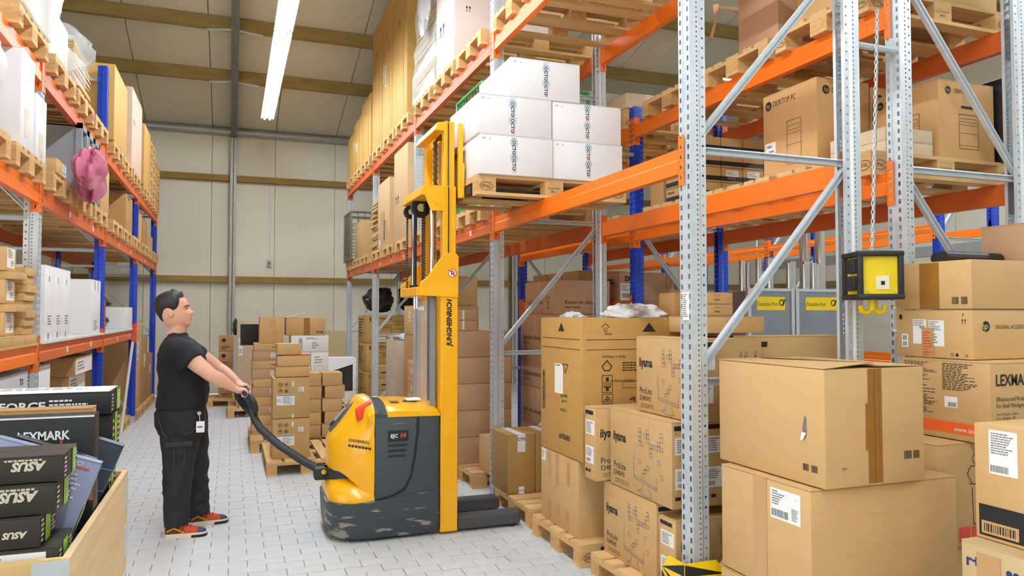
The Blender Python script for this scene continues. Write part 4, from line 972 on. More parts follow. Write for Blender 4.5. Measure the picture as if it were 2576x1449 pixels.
MB().box(-0.38, 0.0, -0.345, -0.342, 0, 1.08).build('strap_shadow', M('orange_strap', (226, 84, 40), 0.5), wl) if False else MB().box(-0.15, -0.1, -0.3435, -0.341, 0, 1.075).build('orange_strap', M('orange_strap', (226, 84, 40), 0.5), wl)
crumple('film_wad', 0, 0, 1.1, 0.36, 0.3, 0.06, FOILW, '', '', 9, parent=wl)
zk = PH
for k in range(3):
    carton(2.2, 2.62, 12.35, 12.7, zk, zk + 0.2 - 0.004, 'small lidded carton at the floor by the back wall, layer %s' % ('one', 'two', 'three')[k], mat=KRAFT, items=[('F', INK, [('ln', 0.3, 0.3, 0.8, 0.6, 1)])]); zk += 0.2
for k in range(3):
    carton(2.14, 2.86, 12.75, 13.6, PH + k * 0.48, PH + 0.475 + k * 0.48, 'golden carton with lined print below the black bags, layer %s' % ('one', 'two', 'three')[k], mat=M('kraft_gold3', (178, 142, 74), 0.7), items=[('F', INK, [('t', 0.3, 0.84, 0.08, 'WENGER', {'bold': 0.03}), ('o', 0.2, 0.12, 0.92, 0.78, 0.006), ('l', [(0.2, 0.66), (0.92, 0.66)], 0.006), ('l', [(0.2, 0.5), (0.92, 0.5)], 0.006), ('l', [(0.6, 0.5), (0.6, 0.12)], 0.006), ('t', 0.4, 0.54, 0.09, '60064', {}), ('r', 0.08, 0.78, 0.11, 0.92)]), ('F', 'label', (0.24, 0.06, 0.46, 0.2), [('bar', 0.1, 0.3, 0.9, 0.7)]), ('L', INK, [('ln', 0.1, 0.2, 0.8, 0.9, 7)])])
zb = PH + 3 * 0.48
crumple('bagged_cables', 2.42, 13.1, zb + 0.26, 0.26, 0.3, 0.19, M('black_bag', (30, 32, 36), 0.25, var=0.3, scale=(12, 12, 12)), 'black bagged cables on the golden cartons', 'bag', 12, n=44, amp=0.24)
crumple('bagged_cables', 2.98, 13.2, zb + 0.28, 0.2, 0.3, 0.2, M('black_bag', (30, 32, 36)), 'second black bag behind the galvanised post', 'bag', 14, n=44, amp=0.24)
carton(2.86, 3.2, 12.8, 13.6, PH, zb, 'tall carton behind the golden lined cartons', mat=OLD)
bd = MB().box(0.0, 0.9, 0.0, 0.02, 0.0, 1.25).build('chipboard_sheet', M('chipboard', (206, 184, 136), 0.8, var=0.1, scale=(40, 40, 40)), loc=(1.35, 15.9, 0.0)); bd.rotation_euler = (-0.09, 0, 0); tag(bd, 'chipboard sheet leaning on the back wall', 'board')

# ================================================================ LEFT ROW
LXF = -1.27
PTL = LZ3 + 0.065; PML = LZ2 + 0.065
for k, (y, lab) in enumerate(((5.82, 'under the film-wrapped load at the top left'), (6.85, 'under the milky film beyond the grey post'), (7.75, 'under the flattened carton stack'), (8.65, 'beyond the flattened cartons, half hidden'), (9.86, 'under the golden carton'), (10.75, 'under the golden carton, far side'), (11.7, 'under the pale pink carton'), (12.95, 'under the brown carton before the pallet stacks'))):
    pallet(LXF - 0.6, y, PTL, 'pallet on the left row top beams, %s' % lab, logo='R' if k in (0, 1, 2) else None)
for k, (y, lab) in enumerate(((4.9, 'cut off by the picture edge'), (5.82, 'under the tall white cartons'), (6.86, 'under the flat carton and the pink bag'), (7.75, 'under the grey crates'), (8.7, 'under the tan carton'), (9.9, 'first beyond the blue post'), (10.8, 'second beyond the blue post'), (11.8, 'under the film-covered cartons'), (12.9, 'beyond the second blue post'), (13.8, 'near the back wall'), (14.7, 'at the very end by the back wall'))):
    pallet(LXF - 0.6, y, PML, 'pallet on the left row middle beams, %s' % lab, logo='R' if k == 8 else None)
ct, cm_ = PTL + PH, PML + PH
# bay at the left edge
carton(-2.3, LXF, 5.45, 5.8, cm_, 4.0 - 0.62, 'tall white carton on the middle beams at the left edge', mat=WHITE, items=[('R', GREYP, [('ln', 0.4, 0.12, 0.9, 0.3, 4)])]) if False else None
carton(-2.2, LXF, 5.50, 5.84, cm_, 3.30, 'tall white carton on the left middle beams, left one', mat=WHITE, items=[('R', M('pale_tape', (222, 214, 190), 0.4), [('r', 0.5, 0.72, 0.58, 0.95), ('r', 0.3, 0.12, 0.6, 0.42)])])
carton(-2.2, LXF, 5.90, 6.2, cm_, 3.12, 'tall white carton on the left middle beams, right one beside the grey post', mat=WHITE, items=[('R', M('pale_tape', (222, 214, 190), 0.4), [('r', 0.45, 0.75, 0.55, 0.95), ('r', 0.3, 0.1, 0.7, 0.42)]), ('R', REDP, [('r', 0.5, 0.05, 0.6, 0.08)])])
sk = crumple('white_sack', -1.6, 5.18, cm_ + 0.38, 0.3, 0.2, 0.33, WHITE, 'white sack with red top at the left edge', 'sack', 21, amp=0.12)
crumple('red_top', -1.6, 5.18, cm_ + 0.66, 0.24, 0.17, 0.08, REDP, '', '', 22, amp=0.12, parent=sk)
# film-wrapped load on top
fw = carton(-2.35, LXF, 5.45, 6.2, ct, 4.6, 'cartons wrapped in yellowish clear film at the top left', mat=M('wrapped_pale', (214, 204, 176), 0.3, var=0.12, scale=(5, 5, 20)))
MB().box(-0.555, 0.555, -0.39, 0.39, 0.004, 1.05).build('stretch_film', FOIL, fw)
# lowest shelf: boards and small cartons
sh = MB().box(-2.42, -1.3, 4.0, 6.26, LZ1 + 0.067, LZ1 + 0.085).build('shelf_board', M('shelf_wood', (196, 160, 104), 0.7, var=0.1)); tag(sh, 'brown shelf board on the lowest left beams', 'shelf board')
sb2 = MB().box(-2.42, -1.3, 6.38, 9.24, LZ1 + 0.067, LZ1 + 0.085).build('shelf_board', M('shelf_white', (218, 218, 216), 0.5, var=0.03)); tag(sb2, 'white shelf board under the white cartons', 'shelf board')
sb3 = MB().box(-2.42, -1.3, 9.36, 12.29, LZ1 + 0.067, LZ1 + 0.085).build('shelf_board', M('shelf_white', (218, 218, 216))); tag(sb3, 'white shelf board between the two blue posts', 'shelf board')
s1 = LZ1 + 0.086
LBL = [('R', 'label', (0.1, 0.12, 0.85, 0.95), [('ln', 0.1, 0.5, 0.8, 0.95, 5), ('ln', 0.5, 0.1, 0.9, 0.4, 3)])]
ky = 5.62
for k in range(3):
    z = s1 + 0.062 + k * 0.212
    carton(-1.9, -1.36 - 0.02 * (2 - k) * 0, ky, ky + 0.24, z, z + 0.155, 'small labelled carton in the left shelf stack, %s' % ('bottom', 'middle', 'top')[k], items=LBL)
    if k < 2: carton(-1.9, -1.30, ky + 0.02, ky + 0.27, z + 0.156, z + 0.21, 'flat carton lid between labelled cartons, %s' % ('lower', 'upper')[k])
for k in range(3): carton(-1.95, -1.31, 5.3 + k * 0.32, 5.6 + k * 0.32, s1, s1 + 0.06, 'flat small carton under the left shelf stack, %s' % ('left', 'middle', 'right')[k], mat=KRAFT, bevel=0.002)
for k in range(8): carton(-1.8 + 0.01 * (k % 2), -1.33 + 0.012 * (k % 3), 5.92, 6.2, s1 + 0.062 + k * 0.058, s1 + 0.118 + k * 0.058, 'small flat carton in the column beside the grey post, number %s from below' % ('one', 'two', 'three', 'four', 'five', 'six', 'seven', 'eight')[k], bevel=0.002, group='flat cartons beside the grey post')
WB = [('R', BLUEP, [('r', 0.4, 0.02, 0.48, 0.1), ('r', 0.42, 0.78, 0.48, 0.86)]), ('R', GREYP, [('ln', 0.35, 0.2, 0.75, 0.34, 4)])]
for k, y in enumerate((6.56, 6.88, 7.2)):
    carton(-2.3, -1.33, y, y + 0.305, s1, s1 + 0.58, 'tall white carton on the white shelf, %s of three' % ('first', 'second', 'third')[k], mat=WHITE, items=WB)
carton(-2.0, -1.34, 8.65, 9.2, s1, s1 + 0.56, 'big square white carton at the blue post on the white shelf', mat=WHITE, items=[('R', GREYP, [('ln', 0.3, 0.05, 0.7, 0.25, 6), ('r', 0.3, 0.8, 0.36, 0.98), ('r', 0.66, 0.8, 0.72, 0.98)])])
for k in range(9): carton(-1.75, -1.36, 9.5, 9.72, s1 + k * 0.04, s1 + 0.038 + k * 0.04, 'thin red carton in the pile beside the first blue post', mat=M('red_carton', (206, 74, 56), 0.6, var=0.08), bevel=0, group='thin red cartons', items=[('R', INK, [('r', 0.2, 0.3, 0.7, 0.6)])])
carton(-2.2, -1.7, 10.7, 11.3, s1, s1 + 0.47, 'black carton behind the black bags on the white shelf', mat=BLACKB)
for k in range(2): crumple('black_bag', -1.55, 10.2, s1 + 0.115 + k * 0.23, 0.16, 0.3, 0.09, M('shiny_black_bag', (34, 34, 38), 0.15, var=0.4, scale=(10, 10, 10)), 'shiny black bag on the white shelf, %s' % ('lower', 'upper')[k], 'bag', 31 + k, amp=0.2)
carton(-1.8, -1.36, 11.5, 12.2, s1, s1 + 0.3, 'white carton at the second blue post on the white shelf', mat=WHITE)
# under the lowest beams
carton(-2.3, -1.35, 5.1, 6.2, 0.3, 1.2, 'grey-white carton with printed tape under the lowest beam at the left', mat=M('grey_board', (196, 196, 200), 0.6), items=[('R', INK, [('t', 0.8, 0.9, 0.05, 'TO', {'bold': 0.03})])])
carton(-2.3, -1.36, 6.45, 6.95, 0.3, 1.2, 'white carton behind the grey post at floor level', mat=WHITE)
for nm, y in (('under the grey-white carton', 5.65), ('under the white carton by the grey post', 6.9)):
    pallet(-1.9, y, 0, 'pallet on the floor %s' % nm); pass
for k, (a, b) in enumerate(((5.1, 6.2), (6.45, 6.95))): carton(-2.3, -1.35, a, b, PH, 0.298, 'shallow carton at the pallet of the left floor bay, %s' % ('nearest' if k == 0 else 'second'), mat=OLD)
PRF = [('F', INK, [('c', 0.25, 0.7, 0.13, 0.11), ('r', 0.48, 0.65, 0.6, 0.78), ('r', 0.65, 0.65, 0.77, 0.78), ('ln', 0.15, 0.15, 0.45, 0.3, 1)]), ('R', 'label', (0.05, 0.05, 0.95, 0.95), [('ln', 0.1, 0.2, 0.8, 0.8, 3)])]
pallet(-1.9, 8.6, 0, 'pallet on the floor under the flat printed cartons')
for k in range(6):
    q = (0, 0.03, 0.05, 0.0, 0.06, 0.0)[k]
    carton(-2.42, -1.36 - q, 7.95 if k % 2 else 7.98, 8.9, PH + k * 0.175, PH + 0.172 + k * 0.175, 'flat printed carton under the white shelf, %s from the floor' % ('first', 'second', 'third', 'fourth', 'fifth', 'sixth')[k], mat=M('kraft_brown', (176, 132, 84), 0.75), items=PRF, bevel=0.003)
pallet(-1.95, 10.2, 0, 'pallet on the floor beyond the first blue post with small labelled cartons'); pallet(-1.95, 11.7, 0, 'pallet on the floor under the dark stacked cartons')
for r in range(3):
    for c in range(2):
        carton(-2.4 + c * 0.36, -2.05 + c * 0.36, 11.3, 12.0, PH + r * 0.35, PH + 0.345 + r * 0.35, 'shaded brown carton in the lower left bay, layer %s, %s' % (('one', 'two', 'three')[r], ('rear', 'front')[c]), mat=OLD, items=[('F', INK, [('t', 0.2, 0.82, 0.07, 'NEC', {'bold': 0.04}), ('ln', 0.1, 0.2, 0.6, 0.35, 3)])])
for k in range(3): carton(-1.75, -1.34, 9.85, 10.25, PH + k * 0.11, PH + 0.106 + k * 0.11, 'small labelled carton low beyond the first blue post, layer %s' % ('one', 'two', 'three')[k], items=[('F', 'label', (0.1, 0.15, 0.75, 0.85), None)])
for k in range(4): carton(-1.72, -1.36 + 0.02 * (k % 2), 10.3, 10.55, PH + k * 0.05, PH + 0.048 + k * 0.05, 'thin white carton low in the left row, layer %s' % ('one', 'two', 'three', 'four')[k], mat=WHITE, bevel=0)
for k, y in enumerate((12.95, 13.9, 14.8)):
    pallet(-1.9, y, 0, 'pallet on the floor of the last left bay, %s' % ('first', 'second', 'third')[k])
    carton(-2.3, -1.35 + 0.05 * k * 0, y - 0.38, y + 0.38, PH, 1.5 - 0.3 * k, 'tall carton on the floor of the last left bay, %s' % ('first', 'second', 'third')[k], mat=OLD if k else KRAFT, items=[('R', 'label', (0.3, 0.55, 0.6, 0.75), None)])
# middle beams, further bays
carton(-1.85, -1.26, 6.5, 6.86, cm_, cm_ + 0.11, 'flat brown carton with label beside the pink bag', items=[('R', 'label', (0.6, 0.1, 0.98, 0.9), None)])
PINKB = M('pink_bag', (232, 130, 160), 0.18, var=0.25, scale=(14, 14, 14), alpha=0.82)
crumple('pink_bag', -1.15, 7.25, cm_ + 0.12, 0.11, 0.34, 0.2, PINKB, 'pink plastic bag hanging over the middle left beam', 'bag', 41, n=26, amp=0.3)
CR = M('grey_crate', (150, 154, 160), 0.45, var=0.05)
def crate(y, label):
    c = empty('plastic_crate', (-1.3, y, cm_)); tag(c, label, 'crate', 'grey plastic crates')
    w, d, h = 0.56, 0.26, 0.62       # open side to the aisle
    for nm, b in (('side_wall', (-w, 0, 0, 0.012, 0, h)), ('side_wall', (-w, 0, d - 0.012, d, 0, h)), ('back_panel', (-w, -w + 0.012, 0, d, 0, h)), ('side_wall', (-w, 0, 0, d, 0, 0.012)), ('side_wall', (-w, 0, 0, d, h - 0.012, h))):
        MB().box(*b).build(nm, CR, c)
    for b in ((-0.03, 0.02, -0.02, 0.03, -0.0, h + 0.02), (-0.03, 0.02, d - 0.03, d + 0.02, -0.0, h + 0.02), (-0.03, 0.02, -0.02, d + 0.02, h - 0.03, h + 0.02), (-0.03, 0.02, -0.02, d + 0.02, 0, 0.03)): MB().box(*b).build('rim', CR, c)
    return c
for k, y in enumerate((7.62, 7.96, 8.28)):
    c = crate(y, 'grey plastic crate standing on its side, %s of three' % ('nearest', 'middle', 'farthest')[k])
    if k == 0:
        mb = MB(); mb.disc((-0.3, -0.0015, 0.17), (1, 0, 0), (0, 0, 1), 0.07, 20, 0, 0.062); mb.text('K', (-0.3, -0.0015, 0.145), (1, 0, 0), (0, 0, 1), 0.08, bold=0.03, center=True); mb.build('emblem', WHP, c)
        MB().box(-0.08, -0.02, 0.04, 0.09, 0.012, 0.1).build('blue_card', BLUEP, c)
carton(-1.9, -1.27, 8.62, 9.15, cm_, cm_ + 0.46, 'tan carton before the first blue post on the middle beams', mat=KRAFT)
for k, (y0, y1, h, m) in enumerate(((11.3, 12.0, 0.56, OLD), (12.55, 13.2, 0.5, KRAFT), (13.4, 14.0, 0.45, OLD), (14.3, 15.0, 0.3, KRAFT))):
    o = carton(-2.2, -1.36, y0, y1, cm_, cm_ + h, 'carton on the far middle beams of the left row, %s towards the wall' % ('first', 'second', 'third', 'fourth')[k], mat=m, items=[('F', INK, [('t', 0.4, 0.3, 0.1, 'CISCO', {'bold': 0.03})])] if k == 0 else [])
    if k < 2: crumple('film_cover', 0, 0, h, 0.45, 0.36, 0.08, FOIL, '', '', 50 + k, parent=o, amp=0.2)
# top beams
fst = empty('flattened_cartons', (LXF - 0.55, 7.75, ct)); tag(fst, 'stack of flattened cartons wrapped in film on the left top beams', 'cardboard stack')
for i in range(18):
    q = r_.uniform(-0.02, 0.02)
    MB().box(-0.5 + q, 0.5 + q, -0.36, 0.36 + q, i * 0.024, i * 0.024 + 0.02).build('flattened_box', M('sheet_edge', (196, 168, 112)), fst)
crumple('film_cover', 0.1, 0.02, 0.4, 0.5, 0.42, 0.32, FOIL, '', '', 61, n=30, parent=fst, amp=0.16)
mf = carton(-2.3, -1.33, 6.5, 7.2, ct, ct + 0.42, 'bulky load under a milky film hood beyond the grey post', mat=M('stack_paper', (206, 198, 184), 0.6, var=0.2, scale=(6, 6, 60)))
crumple('film_hood', 0.02, 0.0, 0.54, 0.5, 0.38, 0.38, FOILW, '', '', 62, n=40, parent=mf, amp=0.07)
MB().add([(0.47, 0.2, 0.3), (0.6, 0.5, 0.2), (0.58, 0.62, 0.02), (0.52, 0.4, 0.01), (0.5, 0.2, 0.04)], [(0, 1, 2, 3, 4)]).build('film_tail', FOIL, mf)
carton(-2.3, LXF, 9.42, 10.5, ct, ct + 0.86, 'golden carton with glossy film on the left top beams', mat=GOLD)
carton(-2.3, LXF, 11.0, 12.15, ct, ct + 1.06, 'pale pink carton on the left top beams', mat=M('pink_board2', (214, 186, 164), 0.75), items=[('F', INK, [('r', 0.9, 0.6, 0.91, 1.0)]), ('R', INK, [('up', 0.1, 0.55, 0.2, 0.08)])])
carton(-2.3, LXF, 12.5, 13.35, ct, ct + 0.93, 'brown carton before the pallet stacks on the left top beams', mat=GOLD)
PSM = {}
for s, (y, n) in enumerate(((13.85, 7), (14.72, 6))):
    for k in range(n):
        pallet(LXF - 0.6, y, PTL + k * PH, 'pallet number %s from below in the %s pallet stack on the left top beams' % (('one', 'two', 'three', 'four', 'five', 'six', 'seven')[k], ('near', 'far')[s]), group='stacked empty pallets')

# ================================================================ OPEN WOODEN BIN at the left front
BX0, BX1, BY0, BY1, BZ = -1.22, -0.41, 2.38, 3.62, 0.93
bn_ = empty('wooden_bin', ((BX0 + BX1) / 2, (BY0 + BY1) / 2, 0)); tag(bn_, 'open wooden bin of stacked board collars full of product cartons', 'bin')
COLL = M('collar_board', (222, 190, 142), 0.7, var=0.14, scale=(30, 2.5, 30), bump=0.08); COLLX = M('collar_board_x', (216, 180, 122), 0.7, var=0.14, scale=(2.5, 30, 30), bump=0.08)
w, d = (BX1 - BX0) / 2, (BY1 - BY0) / 2
for k in range(4):
    z = PH + k * 0.1965
    for s in (-1, 1):
        MB().box(s * w - 0.02 if s > 0 else -w, s * w if s > 0 else -w + 0.02, -d, d, z, z + 0.195).build('side_board', COLL, bn_)
        MB().box(-w + 0.02, w - 0.02, s * d - 0.02 if s > 0 else -d, s * d if s > 0 else -d + 0.02, z, z + 0.195).build('end_board', COLLX, bn_)
        for s2 in (-1, 1):
            hg = MB(); hg.box(s * w - (0.0 if s > 0 else 0.002), s * w + (0.002 if s > 0 else 0.0), s2 * d - (0.1 if s2 > 0 else 0.0), s2 * d + (0.0 if s2 > 0 else 0.1), z + 0.04, z + 0.17) if s2 > 0 else hg.box(s * w - (0.09 if s > 0 else 0), s * w + (0.0 if s > 0 else 0.09), -d - 0.002, -d, z + 0.04, z + 0.19)
            hg.build('hinge', GALV, bn_)
pb = MB().box(-w, w, -d, d, 0.1, PH).build('pallet_deck', WOOD, bn_)
for x in (-w + 0.08, 0, w - 0.08):
    for y in (-d + 0.07, 0, d - 0.07): MB().box(x - 0.05, x + 0.05, y - 0.07, y + 0.07, 0, 0.1).build('block', WOODB, bn_)
MB().box(-w + 0.021, w - 0.021, -d + 0.021, d - 0.021, PH, 0.86).build('lower_cartons', BLACKB, bn_)
GBX = M('dark_olive_card', (46, 42, 34), 0.5, var=0.08)
def gpu(x1, y0, z0, label, w=0.42, d=0.2, h=0.072, rz=0.0, items=None, flip=True, green=(0.3, 0.62), mat=None):
    its = items or [('F', M('cream_print', (206, 196, 176), 0.6), [('t', 0.9, 0.78, 0.32, 'ASUS', {'flip': True, 'bold': 0.05, 'shear': 0.25}), ('ln', 0.66, 0.78, 0.9, 0.92, 1), ('t', 0.46, 0.92, 0.22, '8GB', {'flip': True, 'bold': 0.04}), ('t', 0.5, 0.6, 0.24, 'GTX', {'flip': True, 'bold': 0.04}), ('t', 0.5, 0.3, 0.24, 'GEFORCE', {'flip': True, 'bold': 0.04})])]
    return carton(x1 - w, x1, y0, y0 + d, z0, z0 + h, label, mat=mat or GBX, rz=rz, bevel=0.003, seam='x', items=its + [('R', GREENP, [('r', green[0], 0.0, green[1], 1.0)]), ('R', WHP, [('ln', 0.04, 0.1, 0.24, 0.9, 5), ('ln', 0.68, 0.1, 0.95, 0.9, 6)])])
zb0 = 0.862
gx = -0.455
gpu(gx + 0.01, 2.42, zb0 + 0.0, 'dark graphics carton with white label, lowest of four at the bin front', h=0.09, items=[('F', 'label', (0.45, 0.12, 0.93, 0.88), [('ln', 0.08, 0.3, 0.5, 0.9, 6), ('bar', 0.6, 0.2, 0.9, 0.6)])])
gpu(gx - 0.035, 2.42, zb0 + 0.092, 'dark graphics carton with green end, second of four at the bin front', h=0.085, items=[('F', M('cream_print', (206, 196, 176)), [('t', 0.93, 0.55, 0.2, 'ASUS', {'flip': True, 'bold': 0.05, 'shear': 0.25}), ('ln', 0.1, 0.15, 0.6, 0.85, 4)])])
gpu(gx + 0.0, 2.43, zb0 + 0.179, 'dark graphics carton with upturned lettering, third of four at the bin front', h=0.085, green=(0.5, 0.8))
gpu(gx + 0.015, 2.44, zb0 + 0.266, 'dark graphics carton with upturned lettering, uppermost at the bin front', h=0.075, green=(0.6, 0.85))
def leaner(cx, cy, cz, w, t, h, rx, ry, rz, label, mat, its):
    o = carton(-w / 2, w / 2, -t / 2, t / 2, 0, h, label, mat=mat, items=its, bevel=0.003, seam='x')
    o.location = (cx, cy, cz); o.rotation_euler = (rx, ry, rz)
    return o
LILAC = M('lilac_card', (150, 156, 186), 0.4, var=0.06)
leaner(-0.63, 2.70, 0.875, 0.3, 0.05, 0.32, -0.06, 0.34, 0.0, 'lilac product carton leaning in the bin behind the dark cartons', LILAC, [('F', REDP, [('r', 0.62, 0.9, 0.92, 0.915)]), ('F', WHP, [('t', 0.6, 0.93, 0.04, 'GEFORCE', {}), ('ln', 0.6, 0.6, 0.9, 0.86, 6), ('ln', 0.6, 0.1, 0.8, 0.4, 6)]), ('R', GREENP, [('r', 0, 0.2, 1, 0.55)])])
leaner(-0.625, 2.79, 0.92, 0.24, 0.05, 0.27, 0.0, 0.4, 0.05, 'dark product carton with green edge leaning on the bin side', BLACKB, [('R', GREENP, [('r', 0, 0.1, 1, 0.8)]), ('F', WHP, [('ln', 0.3, 0.2, 0.8, 0.5, 4)])])
leaner(-0.59, 3.18, 0.9, 0.25, 0.05, 0.27, 0.0, 0.38, 0.0, 'slim blue-black carton leaning in the bin', M('blue_black_card', (46, 56, 72), 0.4), [('F', CYANP, [('l', [(0.0, 0.55), (1.0, 0.65)], 0.003), ('l', [(0.0, 0.25), (1.0, 0.35)], 0.003)])])
PHB = M('photo_print', (150, 100, 76), 0.5, var=0.5, scale=(26, 26, 26))
lx = leaner(-0.765, 2.96, 0.87, 0.66, 0.1, 0.385, 0.0, 0.0, 0.0, 'black printer carton with white lettering in the bin', BLACKB, [('F', WHP, [('t', 0.66, 0.8, 0.075, 'LEXMARK', {'bold': 0.03, 'xs': 0.85}), ('t', 0.1, 0.58, 0.05, '322G', {'bold': 0.02}), ('l', [(0.2, 0.56), (0.24, 0.62), (0.28, 0.56)], 0.002), ('c', 0.42, 0.84, 0.02)]), ('F', PHB, [('r', 0.0, 0.25, 1.0, 0.5)]), ('F', M('photo_red', (150, 40, 36), 0.5), [('r', 0.76, 0.25, 0.98, 0.5)]), ('F', M('photo_skin', (206, 170, 140), 0.5), [('c', 0.83, 0.42, 0.05), ('c', 0.92, 0.42, 0.05), ('p', [(0.78, 0.25), (0.88, 0.25), (0.83, 0.38)]), ('p', [(0.88, 0.25), (0.97, 0.25), (0.92, 0.38)])]), ('F', WHP, [('r', 0, 0.985, 1, 1.0)]), ('F', REDP, [('p', [(0.845, 0.79), (0.862, 0.79), (0.853, 0.75)])])])
leaner(-0.79, 3.07, 0.87, 0.66, 0.09, 0.397, 0, 0, 0, 'plain brown carton standing behind the black printer carton', OLD, [])
for k in range(2):
    gpu(-0.434 - 0.01 * (1 - k), 3.32, 0.862 + k * 0.175, 'black product carton with green end at the bin rear, %s' % ('lower', 'middle')[k], w=0.62, d=0.2, h=0.17, items=[('F', 'label', (0.72, 0.2, 0.92, 0.85), [('ln', 0.5, 0.1, 0.9, 0.5, 4), ('bar', 0.5, 0.55, 0.9, 0.9)])] if k else [('F', GREENP, [('r', 0.9, 0.2, 0.92, 0.8)])], mat=BLACKB)
gpu(-0.434, 3.27, 0.862 + 0.352, 'black product carton with white top and green end, uppermost in the bin', w=0.74, d=0.26, h=0.085, green=(0.55, 0.95), items=[('F', WHP, [('t', 0.42, 0.3, 0.34, 'GEFORCE', {'bold': 0.03, 'xs': 1.2}), ('ln', 0.72, 0.4, 0.9, 0.75, 2)]), ('T', WHP, [('r', 0.0, 0.02, 0.99, 0.98)]), ('T', GREYP, [('ln', 0.4, 0.5, 0.9, 0.9, 2)])], mat=BLACKB)
tb = MB().tube([(-1.0, 3.95, 0.9), (-1.02, 4.3, 1.2)], 0.03, 14).build('steel_tube', STEEL, smooth=True) if False else None

# ================================================================ GOODS STANDING AT THE END OF THE AISLE
pallet(0.74, 8.38, 0, 'pallet in the aisle under the two cartons with circle symbols', rz=PI / 2)
RND = [('c', 0.2, 0.84, 0.055, 0.047), ('c', 0.36, 0.84, 0.055, 0.047), ('c', 0.2, 0.68, 0.055, 0.047), ('c', 0.36, 0.68, 0.055, 0.047), ('up', 0.16, 0.81, 0.08, 0.06), ('p', [(0.33, 0.86), (0.39, 0.86), (0.36, 0.81)]), ('p', [(0.16, 0.68), (0.24, 0.68), (0.2, 0.72)]), ('r', 0.34, 0.65, 0.38, 0.71)]
for k in range(2):
    carton(0.40, 0.76, 7.9, 8.35, PH + k * 0.405, PH + 0.4 + k * 0.405, 'carton with four circle symbols and data label, %s of the pair' % ('lower', 'upper')[k], mat=M('kraft_olive', (190, 152, 96), 0.75, var=0.04), items=[('F', INK, RND), ('F', 'label', (0.1, 0.33, 0.58, 0.6), [('r', 0.02, 0.86, 0.98, 0.97), ('ln', 0.35, 0.1, 0.95, 0.8, 8), ('ln', 0.04, 0.3, 0.3, 0.6, 3)]), ('F', 'label', (0.68, 0.66, 0.83, 0.78), None), ('F', TAPEW, [('r', 0.51, 0.8, 0.56, 0.92), ('r', 0.51, 0.0, 0.56, 0.1)])])
zc = PH + 0.812
for k, (x0, x1, h, lab) in enumerate(((0.43, 0.76, 0.105, 'lower'), (0.445, 0.775, 0.108, 'middle'))):
    carton(x0, x1, 8.0, 8.3, zc, zc + h, 'plain flat carton on the circle symbol cartons, %s one' % lab); zc += h + 0.003
MB_ = MB().box(0.51, 0.775, 8.0, 8.28, zc, zc + 0.004).build('red_sheet', REDP); tag(MB_, 'red paper sheet between the flat cartons', 'paper')
carton(0.44, 0.68, 8.02, 8.3, zc + 0.006, zc + 0.118, 'small plain carton topmost on the circle symbol cartons')
def front(px0, px1, pt, pb, Y, z0=None, depth=0.4):
    """extents of a box whose front stands on the plane Y and fills these picture columns and rows"""
    a = at(px0, (pt + pb) / 2, Y=Y); b = at(px1, (pt + pb) / 2, Y=Y); m = (px0 + px1) / 2
    return (a.x, b.x, Y, Y + depth, at(m, pb, Y=Y).z if z0 is None else z0, at(m, pt, Y=Y).z)
# lidded carton column
pallet(0.62, 9.75, 0, 'pallet under the lidded carton column', rz=PI / 2); pallet(1.52, 9.6, 0, 'pallet under the small plain cartons behind the truck', rz=PI / 2)
zc = PH; x0 = at(634, 960, Y=9.6).x
hs = (0.12, 0.11, 0.12, 0.1, 0.12, 0.1, 0.12, 0.1, 0.12, 0.09)
for k, h in enumerate(hs):
    carton(x0 + (0.0, 0.02, 0, 0.01, 0, 0.015, 0, 0, 0.01, 0.02)[k], x0 + 0.42, 9.6, 10.0, zc, zc + h - 0.002, 'flat lidded carton in the tall column, %s from the pallet' % ('first', 'second', 'third', 'fourth', 'fifth', 'sixth', 'seventh', 'eighth', 'ninth', 'tenth')[k], mat=KRAFT if k % 2 else TAN, items=[('F', 'label', (0.5, 0.3, 0.72, 0.8), None)] if k % 2 == 0 else [('F', INK, [('ln', 0.5, 0.4, 0.8, 0.6, 1)])], bevel=0.003); zc += h
carton(x0 + 0.08, x0 + 0.36, 9.62, 9.95, zc, zc + 0.32, 'upright taped carton topping the lidded column', items=[('F', TAPEC, [('r', 0.4, 0.6, 0.68, 0.9), ('r', 0.5, 0.05, 0.8, 0.55)])])
xw = x0 + 0.5
zc = PH
carton(xw, xw + 0.46, 9.75, 10.15, PH, 0.62, 'plain carton beneath the white labelled cartons', mat=OLD)
carton(xw, xw + 0.2, 9.75, 10.15, 0.622, 1.12, 'white carton standing left under the lying white carton', mat=WHITE)
carton(xw + 0.205, xw + 0.42, 9.75, 10.15, 0.622, 1.12, 'white labelled carton standing right under the lying white carton', mat=WHITE, items=[('F', GREYP, [('ln', 0.2, 0.7, 0.8, 0.9, 3), ('o', 0.2, 0.3, 0.7, 0.65, 0.003), ('bar', 0.4, 0.05, 0.8, 0.15)])])
carton(xw - 0.04, xw + 0.42, 9.75, 10.15, 1.122, 1.33, 'white labelled carton lying on two standing ones', mat=WHITE, items=[('F', GREYP, [('bar', 0.2, 0.15, 0.3, 0.85), ('ln', 0.55, 0.2, 0.75, 0.6, 3), ('ln', 0.4, 0.75, 0.9, 0.9, 2)])])
tb_ = carton(xw - 0.1, xw + 0.38, 9.75, 10.15, 1.332, 1.55, 'brown carton with tape and open flaps topmost on the white cartons', open_top=True, tmat=TAPE, items=[('F', TAPE, [('r', 0.44, 0, 0.6, 1)]), ('F', INK, [('bar', 0.76, 0.1, 0.84, 0.25), ('bar', 0.86, 0.1, 0.94, 0.25)])])
